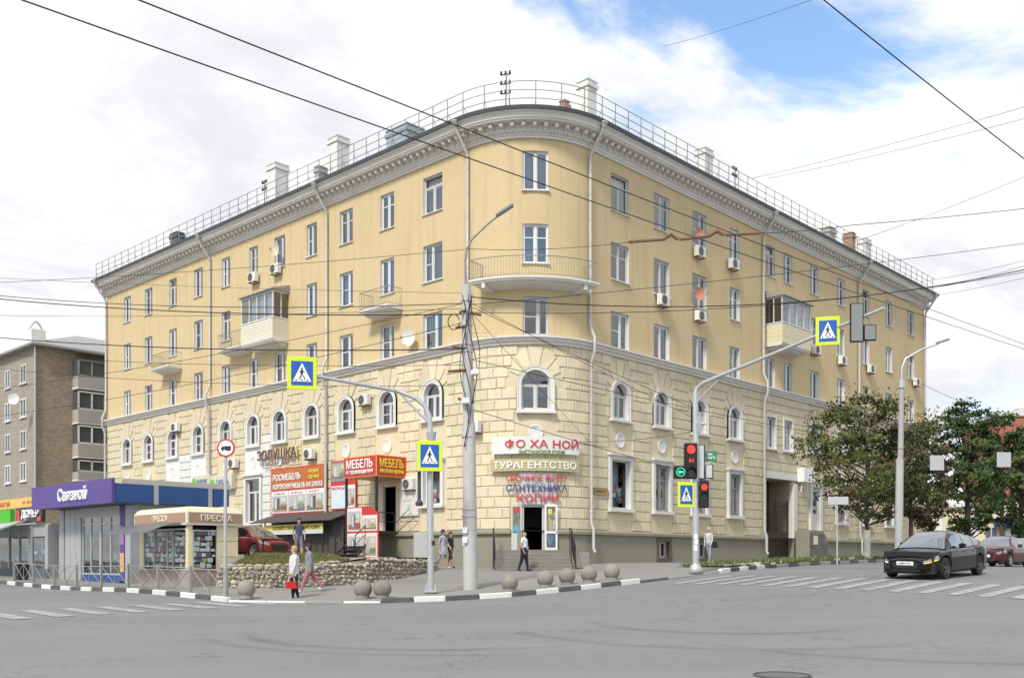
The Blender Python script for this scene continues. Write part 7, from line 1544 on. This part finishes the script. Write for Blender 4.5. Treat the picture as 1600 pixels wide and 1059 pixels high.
# ------------------------------------------------------------------ trees
def leafmats(n, cs): return [mat('%s_%d' % (n, i), c, .6, spec=.25) for i, c in enumerate(cs)]
m_bark = mat('bark', (.055, .042, .034), .95, (.09, .07, .055), 8, .6, .6, 25)
m_lime = mat('limewash', (.55, .54, .50), .9, (.66, .65, .62), 5, .5)
def tree(name, x, y, z, zb, zt, rx, ry, mats, wts, label, seed, nclump=90, nleaf=70, ls=(.12, .24), lime=0.0, trunk_r=.2, lean=(0, 0), shape=1.0, group=None):
    rn = random.Random(seed); root = empty(name, (x, y, z), 0, label, 'tree', group); H = zt - z; cb = zb - z; cz = (cb + H) / 2; hz = (H - cb) / 2
    mb = MB(); tt = cb + hz * 1.1; pts = [(lean[0] * k, lean[1] * k, -.2 + (tt + .2) * k) for k in np.linspace(0, 1, 7)]; mb.tube([(a + rn.uniform(-.05, .05) * (i > 0), b_ + rn.uniform(-.05, .05) * (i > 0), c) for i, (a, b_, c) in enumerate(pts)], [trunk_r * (1.25 if k == 0 else 1.0 - .75 * k / 6) for k in range(7)], 10)
    tr_ = mb.build('trunk', m_bark, root, True)
    if lime: mb = MB(); mb.tube([(0, 0, -.1), (lean[0] * lime / tt, 0, lime)], [trunk_r * 1.28, trunk_r * 1.06], 12); mb.build('limewash_band', m_lime, tr_)
    cl = []
    for i in range(nclump):
        for _ in range(30):
            a = rn.uniform(0, 6.283); t_ = rn.uniform(-1, 1); rr_ = math.sqrt(max(0, 1 - t_ * t_)) ** shape; q = rn.uniform(.45, 1) ** .6
            bulge = 1 + .36 * math.sin(3 * a + seed) * math.cos(2.3 * t_ + seed)
            c = Vector((lean[0] + rx * rr_ * q * math.cos(a) * bulge, lean[1] + ry * rr_ * q * math.sin(a) * bulge, cz + hz * t_ * (q * .3 + .7)))
            if all((c - d).length > .35 * min(rx, hz) * .55 for d in cl[-40:]): break
        cl.append(c)
    mb = MB()
    for i, c in enumerate(cl[::2]):
        z0 = max(cb * .85, min(tt * .98, c.z - .6 * math.hypot(c.x - lean[0], c.y - lean[1]) - .3)); k = (z0 + .2) / (tt + .2); s_ = Vector((lean[0] * k, lean[1] * k, z0)); md = s_.lerp(c, .5) + Vector((0, 0, -.15 * (c - s_).length * .5))
        mb.tube([s_, md, c], [trunk_r * .28, trunk_r * .17, .012], 5)
    tag(mb.build('limbs', m_bark, root, True), kind='stuff')
    vs = []; fs = []; mi = []; pick = [i for i, w_ in enumerate(wts) for _ in range(w_)]
    for c in cl:
        base = rn.choice(pick); R0 = rn.uniform(.4, 1.0) * min(rx, hz) * .29
        for _ in range(nleaf):
            d = Vector((rn.gauss(0, 1), rn.gauss(0, 1), rn.gauss(0, .38))); d = d.normalized() * R0 * rn.random() ** .45 * 1.15; p = c + d; s_ = rn.uniform(*ls)
            out_ = (p - Vector((lean[0], lean[1], cz))); out_.z += rn.uniform(.2, 1.6); nn = (out_.normalized() + Vector((rn.gauss(0, .5), rn.gauss(0, .5), rn.gauss(0, .5)))).normalized()
            a = nn.orthogonal().normalized(); a.rotate(Matrix.Rotation(rn.uniform(0, 6.28), 3, nn)); b_ = nn.cross(a); w_ = s_ * rn.uniform(.28, .45); k = len(vs)
            vs += [p - a * s_ * .5, p + b_ * w_ * .8 - a * s_ * .05 - nn * s_ * .1, p + a * s_ * .55 - nn * s_ * .18, p - b_ * w_ * .8 - a * s_ * .05 - nn * s_ * .1]; fs += [(k, k + 1, k + 2), (k, k + 2, k + 3)]; m_ = base if rn.random() < .65 else rn.choice(pick); mi += [m_, m_]
    me_ = bpy.data.meshes.new('crown'); me_.from_pydata([tuple(v) for v in vs], [], fs); [me_.materials.append(m_) for m_ in mats]; me_.polygons.foreach_set('material_index', mi); me_.update(); tag(link('crown', me_, root), kind='stuff')
    return root
LM = leafmats('chestnut_leaf', ((.068, .095, .024), (.10, .125, .028), (.115, .08, .038), (.042, .06, .019), (.14, .135, .04)))
LD = leafmats('dark_leaf', ((.055, .095, .030), (.075, .125, .036), (.042, .07, .025), (.11, .115, .038)))
LG = leafmats('green_leaf', ((.07, .13, .03), (.10, .165, .04), (.055, .095, .025)))
LB = leafmats('brown_leaf', ((.10, .075, .04), (.07, .075, .032), (.05, .065, .028)))
def tr(name, u, Y, vb, vt, du, mats, wts, label, seed, **k):
    x = RX(u, Y); z = T(x, Y) + PAVE; zc = lambda v: EYE + (YH - v) / FPX * Y; return tree(name, x, Y, z, zc(vb), zc(vt), du / FPX * Y, du / FPX * Y * .9, mats, wts, label, seed, **k)
GT = 'street trees along the right street'
tr('chestnut_tree', 1355, 50, 812, 622, 92, LM, (6, 5, 3, 4, 1), 'chestnut tree with browning leaves and whitewashed trunk on the grass strip', 11, nclump=95, nleaf=150, ls=(.11, .23), lime=1.5, trunk_r=.135, shape=.75, group=GT)
tr('street_tree', 1423, 56, 822, 668, 46, LM, (5, 2, 3, 5, 0), 'olive-green tree just behind the pale street lamp post', 23, nclump=55, nleaf=110, ls=(.12, .25), trunk_r=.17, group=GT)
tr('street_tree', 1462, 62, 832, 655, 44, LB, (6, 3, 2), 'brownish tree with leaning trunk at the end of the house', 31, nclump=55, nleaf=110, ls=(.13, .28), trunk_r=.22, lean=(-.7, 0), group=GT)
tr('street_tree', 1512, 70, 838, 626, 50, LD, (4, 3, 4, 1), 'tall dark evergreen-looking tree behind the black sedan', 45, nclump=110, nleaf=130, ls=(.15, .30), trunk_r=.3, shape=.7, group=GT)
tr('street_tree', 1594, 74, 842, 668, 43, LD, (4, 3, 2, 3), 'dark tree with yellowing tips above the maroon sedan', 57, nclump=85, nleaf=120, ls=(.15, .30), trunk_r=.3, group=GT)
tr('street_tree', 1566, 98, 800, 648, 52, LG, (4, 4, 2), 'bright green tree farther back below the red brick block', 63, nclump=80, nleaf=60, ls=(.3, .6), trunk_r=.3, group=GT)
# ------------------------------------------------------------------ people (facing local +x)
m_skin = mat('skin', (.48, .29, .21), .6)
def limb_pose(h, o):
    return o
def person(loc, heading, h, cols, label, stride=.0, arms=((0, 0), (0, 0)), sleeves='long', legs='long', hair=None, build=1.0, skirt=None, hairlen='short', lean=0.0, coat=False):
    """cols: top, bottom, shoes, hair materials; arms: (swing forward, elbow bend) for left and right"""
    s_ = h / 1.72; B = build; V = []; E = []; R = []; LAB = {}
    def vtx(p, r): V.append(Vector(p) * s_); R.append(r * s_); return len(V) - 1
    def edge(a, b_, l): E.append((a, b_)); LAB[len(E) - 1] = l
    pel = vtx((0, 0, .95), .128 * B); sp = vtx((.01 + lean * .15, 0, 1.12), .122 * B); ch = vtx((.0 + lean * .35, 0, 1.30), .132 * B); up = vtx((lean * .45, 0, 1.41), .098); nk = vtx((.012 + lean * .5, 0, 1.475), .052); hb = vtx((.025 + lean * .55, 0, 1.555), .072); hm = vtx((.02 + lean * .55, 0, 1.625), .088); ht = vtx((.01 + lean * .55, 0, 1.69), .060); nose = vtx((.115 + lean * .55, 0, 1.60), .016)
    edge(pel, sp, 'top'); edge(sp, ch, 'top'); edge(ch, up, 'top'); edge(up, nk, 'skin'); edge(nk, hb, 'skin'); edge(hb, hm, 'skin'); edge(hm, ht, 'hair'); edge(hm, nose, 'skin')
    hands = []
    for k, sg in ((0, 1), (1, -1)):
        hip = vtx((0, sg * .085, .90), .108 * B); th = stride * sg * (1 if True else 0)
        kn = Vector((math.sin(th) * .42, sg * .09, .90 - math.cos(th) * .42)); back = max(0, -th) * .9 + .04; sh = th - back; an = kn + Vector((math.sin(sh) * .40, 0, -math.cos(sh) * .40)); lift = 0
        kn_ = vtx(kn, .070 * (B * .5 + .5)); cf = vtx(kn.lerp(an, .35), .064 * (B * .5 + .5)); an_ = vtx((an.x, an.y, max(.07, an.z)), .038); heel = vtx((an.x - .03, an.y, max(.035, an.z - .045)), .035); toe = vtx((an.x + .15, an.y + sg * .02, max(.028, an.z - .055)), .030)
        low = 'bottom' if legs == 'long' else 'skin'; upper = 'bottom'
        edge(pel, hip, 'bottom'); edge(hip, kn_, upper); edge(kn_, cf, low); edge(cf, an_, low); edge(an_, heel, 'shoe'); edge(heel, toe, 'shoe')
        sw, el = arms[k]; so = Vector((lean * .42, sg * .175 * (B * .5 + .5), 1.385)); eb = so + Vector((math.sin(sw) * .28, sg * .05, -math.cos(sw) * .28)); wr = eb + Vector((math.sin(sw + el) * .25, -sg * .01 - sg * .05 * min(1, el), -math.cos(sw + el) * .25)); fd = (wr - eb).normalized(); hn = wr + fd * .06
        a0 = vtx(so, .058); a1 = vtx(so.lerp(eb, .5), .049); a2 = vtx(eb, .040); a3 = vtx(wr, .027); a4 = vtx(hn, .031)
        edge(up, a0, 'top'); edge(a0, a1, 'top' if sleeves != 'none' else 'skin'); edge(a1, a2, 'top' if sleeves == 'long' else 'skin'); edge(a2, a3, 'top' if sleeves == 'long' else 'skin'); edge(a3, a4, 'skin')
        for f_, (yo, ln, cu) in enumerate(((-.026, .062, .25), (-.009, .072, .3), (.009, .068, .35), (.025, .052, .4))):
            f0 = vtx(hn + fd * .03 + Vector((yo, 0, 0)), .0095); f1 = vtx(hn + fd * (.03 + ln * .5) + Vector((yo, -sg * .012, 0)), .0088); f2 = vtx(hn + fd * (.03 + ln) + Vector((yo, -sg * .035 * cu * 2, 0)), .0078); edge(a4, f0, 'skin'); edge(f0, f1, 'skin'); edge(f1, f2, 'skin')
        t0 = vtx(hn + Vector((.035, -sg * .01, .0)), .0105); t1 = vtx(hn + fd * .03 + Vector((.052, -sg * .02, 0)), .009); edge(a4, t0, 'skin'); edge(t0, t1, 'skin')
        hands.append(hn * s_)
    me_ = bpy.data.meshes.new('person'); me_.from_pydata([tuple(v) for v in V], E, []); o = bpy.data.objects.new('tmp', me_); col.objects.link(o)
    md = o.modifiers.new('skin', 'SKIN'); md.use_smooth_shade = True; sd = me_.skin_vertices[0].data
    for i, r_ in enumerate(R): sd[i].radius = (r_, r_); sd[i].use_root = (i == 0)
    for i, (a, b_) in enumerate(((pel, 1.25), (ch, 1.28), (sp, 1.15), (up, 1.2))): r_ = R[a]; sd[a].radius = (r_ * b_, r_ * 1.02)
    ss = o.modifiers.new('sub', 'SUBSURF'); ss.levels = 2; ss.render_levels = 2
    dg = bpy.context.evaluated_depsgraph_get(); dg.update(); bm_ = bpy.data.meshes.new_from_object(o.evaluated_get(dg)); bpy.data.objects.remove(o)
    order = ['top', 'bottom', 'shoe', 'hair', 'skin']; bm_.materials.clear()
    for m_ in (cols[0], cols[1], cols[2], cols[3], m_skin): bm_.materials.append(m_)
    segs = [(V[a], V[b_], LAB[i]) for i, (a, b_) in enumerate(E)]
    A = np.array([s[0] for s in segs]); Bv = np.array([s[1] for s in segs]); D = Bv - A; DD = np.maximum((D ** 2).sum(1), 1e-9)
    mis = []
    for p in bm_.polygons:
        c = np.array(p.center); t_ = np.clip(((c - A) * D).sum(1) / DD, 0, 1); d = ((c - A - D * t_[:, None]) ** 2).sum(1); rr_ = np.array([max(R[a], R[b_]) for a, b_ in E]); l = segs[int(np.argmin(np.sqrt(d) / rr_))][2]
        if l == 'skin' and c[2] < 1.455 * s_ and c[2] > 1.2 * s_ and abs(c[1]) < .2: l = 'top'
        if coat and l == 'bottom' and c[2] > .80 * s_: l = 'top'
        if l == 'top' and c[2] < (.78 if coat else .90) * s_ and abs(c[1]) < .17 * s_: l = 'bottom'
        mis.append(order.index(l))
    bm_.polygons.foreach_set('material_index', mis); bm_.polygons.foreach_set('use_smooth', [True] * len(mis)); bm_.name = 'person'
    rz = math.atan2(heading[1], heading[0]); root = link('person', bm_, None, loc, rz); tag(root, label, 'person')
    hc = Vector((.015 + lean * .55, 0, 1.635)) * s_; mb = MB(); K = 14; vs = []; rows = 8
    for i in range(rows + 1):
        t_ = i / rows * (math.pi * (.62 if hairlen == 'short' else .78))
        for k in range(K):
            a = 2 * math.pi * k / K; fr_ = max(0, math.cos(a)); tt_ = t_ * (1 - .48 * fr_ ** 1.5); rr_ = .108 * s_; vs.append((hc.x + rr_ * math.sin(tt_) * math.cos(a) * 1.05 - .012, rr_ * .95 * math.sin(tt_) * math.sin(a), hc.z + .012 + rr_ * 1.05 * math.cos(tt_)))
    if hairlen == 'long':
        for j in range(1, 4):
            for k in range(K): a = 2 * math.pi * k / K; b_ = vs[(rows) * K + k]; f_ = max(0, math.cos(a)); vs.append((b_[0] - .02 * j, b_[1] * (1 - .1 * j), b_[2] - .05 * j * (1 - f_) * s_))
        rows += 3
    if hairlen != 'bald': mb.add(vs, [(i * K + k, i * K + (k + 1) % K, (i + 1) * K + (k + 1) % K, (i + 1) * K + k) for i in range(rows) for k in range(K)]); mb.build('hair', cols[3], root, True)
    for sg in (1, -1):
        mb = MB(); mb.lathe([(.001, -.008), (.007, -.004), (.008, 0), (.007, .004), (.001, .008)], 8, 0, (.100 * s_ + lean * .55 * s_, sg * .034 * s_, 1.628 * s_)); mb.build('eye', m_black, root)
        mb = MB(); mb.lathe([(.004, -.03), (.014, -.015), (.016, .01), (.008, .03)], 8, 0, (.01 * s_ + lean * .55 * s_, sg * .090 * s_, 1.61 * s_)); mb.build('ear', m_skin, root)
    mb = MB(); mb.box(.098 * s_ + lean * .55 * s_, .108 * s_ + lean * .55 * s_, -.022, .022, 1.563 * s_, 1.570 * s_); mb.build('mouth', mat('lips', (.36, .13, .11), .6), root)
    if skirt:
        mb = MB(); z1, z0, r1, r0, m_ = skirt; mb.lathe([(r0 * s_ * .97, z0 * s_), (r0 * s_, z0 * s_ + .01), ((r0 + r1) / 2 * s_, (z0 + z1) / 2 * s_), (r1 * s_, z1 * s_), (r1 * s_ * .9, z1 * s_ + .01)], 20); mb.build('skirt', m_, root, True)
    return root, hands, s_
def fab(n, c, c2=None): return mat('cloth_' + n, c, .85, c2 or tuple(min(1, x * 1.25) for x in c), 14, .5, .2, 60)
def gpos(u, Y, off=PAVE): x = RX(u, Y); return (x, Y, T(x, Y) + off)
dwn = (-.93, -.36)
L1 = gpos(460, 31.0, .02); p_, hs_, k_ = person(L1, dwn, 1.66, (fab('offwhite', (.52, .52, .54)), fab('navy', (.012, .014, .028)), fab('white', (.62, .61, .58)), mat('hair_blond', (.42, .28, .12), .6)), 'woman in white jacket and navy trousers about to cross, holding a red handbag', .10, ((.1, .25), (.12, .2)), 'long', 'long', build=1.42, coat=True)
L2 = gpos(484, 33.0, .08); person(L2, (-.98, -.2), 1.64, (fab('greytop', (.20, .21, .235)), fab('rose', (.34, .13, .165)), fab('white', (.62, .61, .58)), mat('hair_dark', (.018, .014, .013), .5)), 'dark-haired woman in grey blouse and rose trousers striding towards the crossing', .38, ((-.25, .35), (.25, .4)), 'long', 'long', build=1.25, hairlen='long', lean=.05, coat=True)
a_ = math.atan2(dwn[1], dwn[0]); hn = hs_[0]; bxw = (L1[0] + math.cos(a_) * hn.x - math.sin(a_) * hn.y, L1[1] + math.sin(a_) * hn.x + math.cos(a_) * hn.y, L1[2] + hn.z - .06)
bg_ = empty('red_handbag', (bxw[0], bxw[1], bxw[2] - .40), a_, 'bright red handbag with pale handles hanging from the hand of the woman in white', 'handbag'); mb = MB(); mb.prism([(-.165, .03), (.165, .03), (.14, .25), (-.14, .25)], -.08, .08); mb.build('bag_body', mat('red_leather', (.50, .02, .02), .45), bg_)
for y in (-.05, .05): mb = MB(); mb.tube([(-.1, y, .24), (-.08, y * .6, .36), (0, y * .3, .41), (.08, y * .6, .36), (.1, y, .24)], .012, 6); mb.build('handle', mat('pale_strap', (.55, .48, .40), .6), bg_)
person(gpos(692, 43.0), (.85, -.5), 1.66, (fab('greydress', (.34, .34, .37)), fab('greydress', (.34, .34, .37)), fab('white', (.62, .61, .58)), mat('hair_dark', (.018, .014, .013), .5)), 'woman in short grey dress walking beside a boy near the plinth', .25, ((.2, .7), (-.2, .4)), 'short', 'short', hairlen='long', skirt=(1.0, .60, .15, .21, fab('greydress', (.34, .34, .37))))
person(gpos(704, 43.5), (.85, -.5), 1.58, (fab('blackshirt', (.02, .02, .022)), fab('greenshorts', (.05, .075, .045)), fab('black', (.015, .015, .016)), mat('hair_brown', (.06, .038, .022), .6)), 'boy in black shirt and dark green shorts walking beside a woman in grey', -.25, ((-.1, 1.5), (.1, .4)), 'short', 'short')
person(gpos(819, 42.6), (.9, -.4), 1.72, (fab('whiteblue', (.56, .58, .66), (.66, .67, .72)), fab('navy', (.012, .014, .028)), fab('black', (.015, .015, .016)), mat('hair_grey', (.40, .30, .24), .6)), 'man in pale striped shirt and dark trousers passing the corner steps', .18, ((.15, .3), (-.1, .5)), 'short', 'long', build=1.2, hairlen='bald')
xx, Yq = RX(467, 44.5), 44.5; person((xx, Yq, ZT), (.5, -.86), 1.78, (fab('indigo', (.055, .06, .11)), fab('greyshort', (.16, .16, .18)), fab('black', (.015, .015, .016)), mat('hair_brown', (.06, .038, .022), .6)), 'man in indigo shirt and shorts walking on the terrace before the dark porch', .2, ((.2, .3), (-.2, .3)), 'short', 'short', build=1.1)
L7 = gpos(1108, 50.0); person(L7, (-.6, -.8), 1.74, (fab('palegrey', (.46, .46, .48)), fab('jeans', (.22, .26, .32)), fab('white', (.62, .61, .58)), mat('hair_white', (.55, .52, .48), .6)), 'grey-haired man in pale shirt and jeans carrying a black bag along the plinth', .22, ((.2, .3), (-.1, .4)), 'long', 'long', lean=.12)
b7 = empty('black_shoulder_bag', (L7[0] + .24, L7[1] - .1, L7[2] + .74), .4, 'black bag carried by the grey-haired man near the traffic light', 'bag'); mb = MB(); mb.bbox(-.17, .17, -.08, .08, 0, .32, .03); mb.build('bag_body', m_black, b7); mb = MB(); mb.tube([(-.12, 0, .3), (-.2, .05, .55), (-.26, .1, .72)], .012, 5); mb.build('strap', m_black, b7)
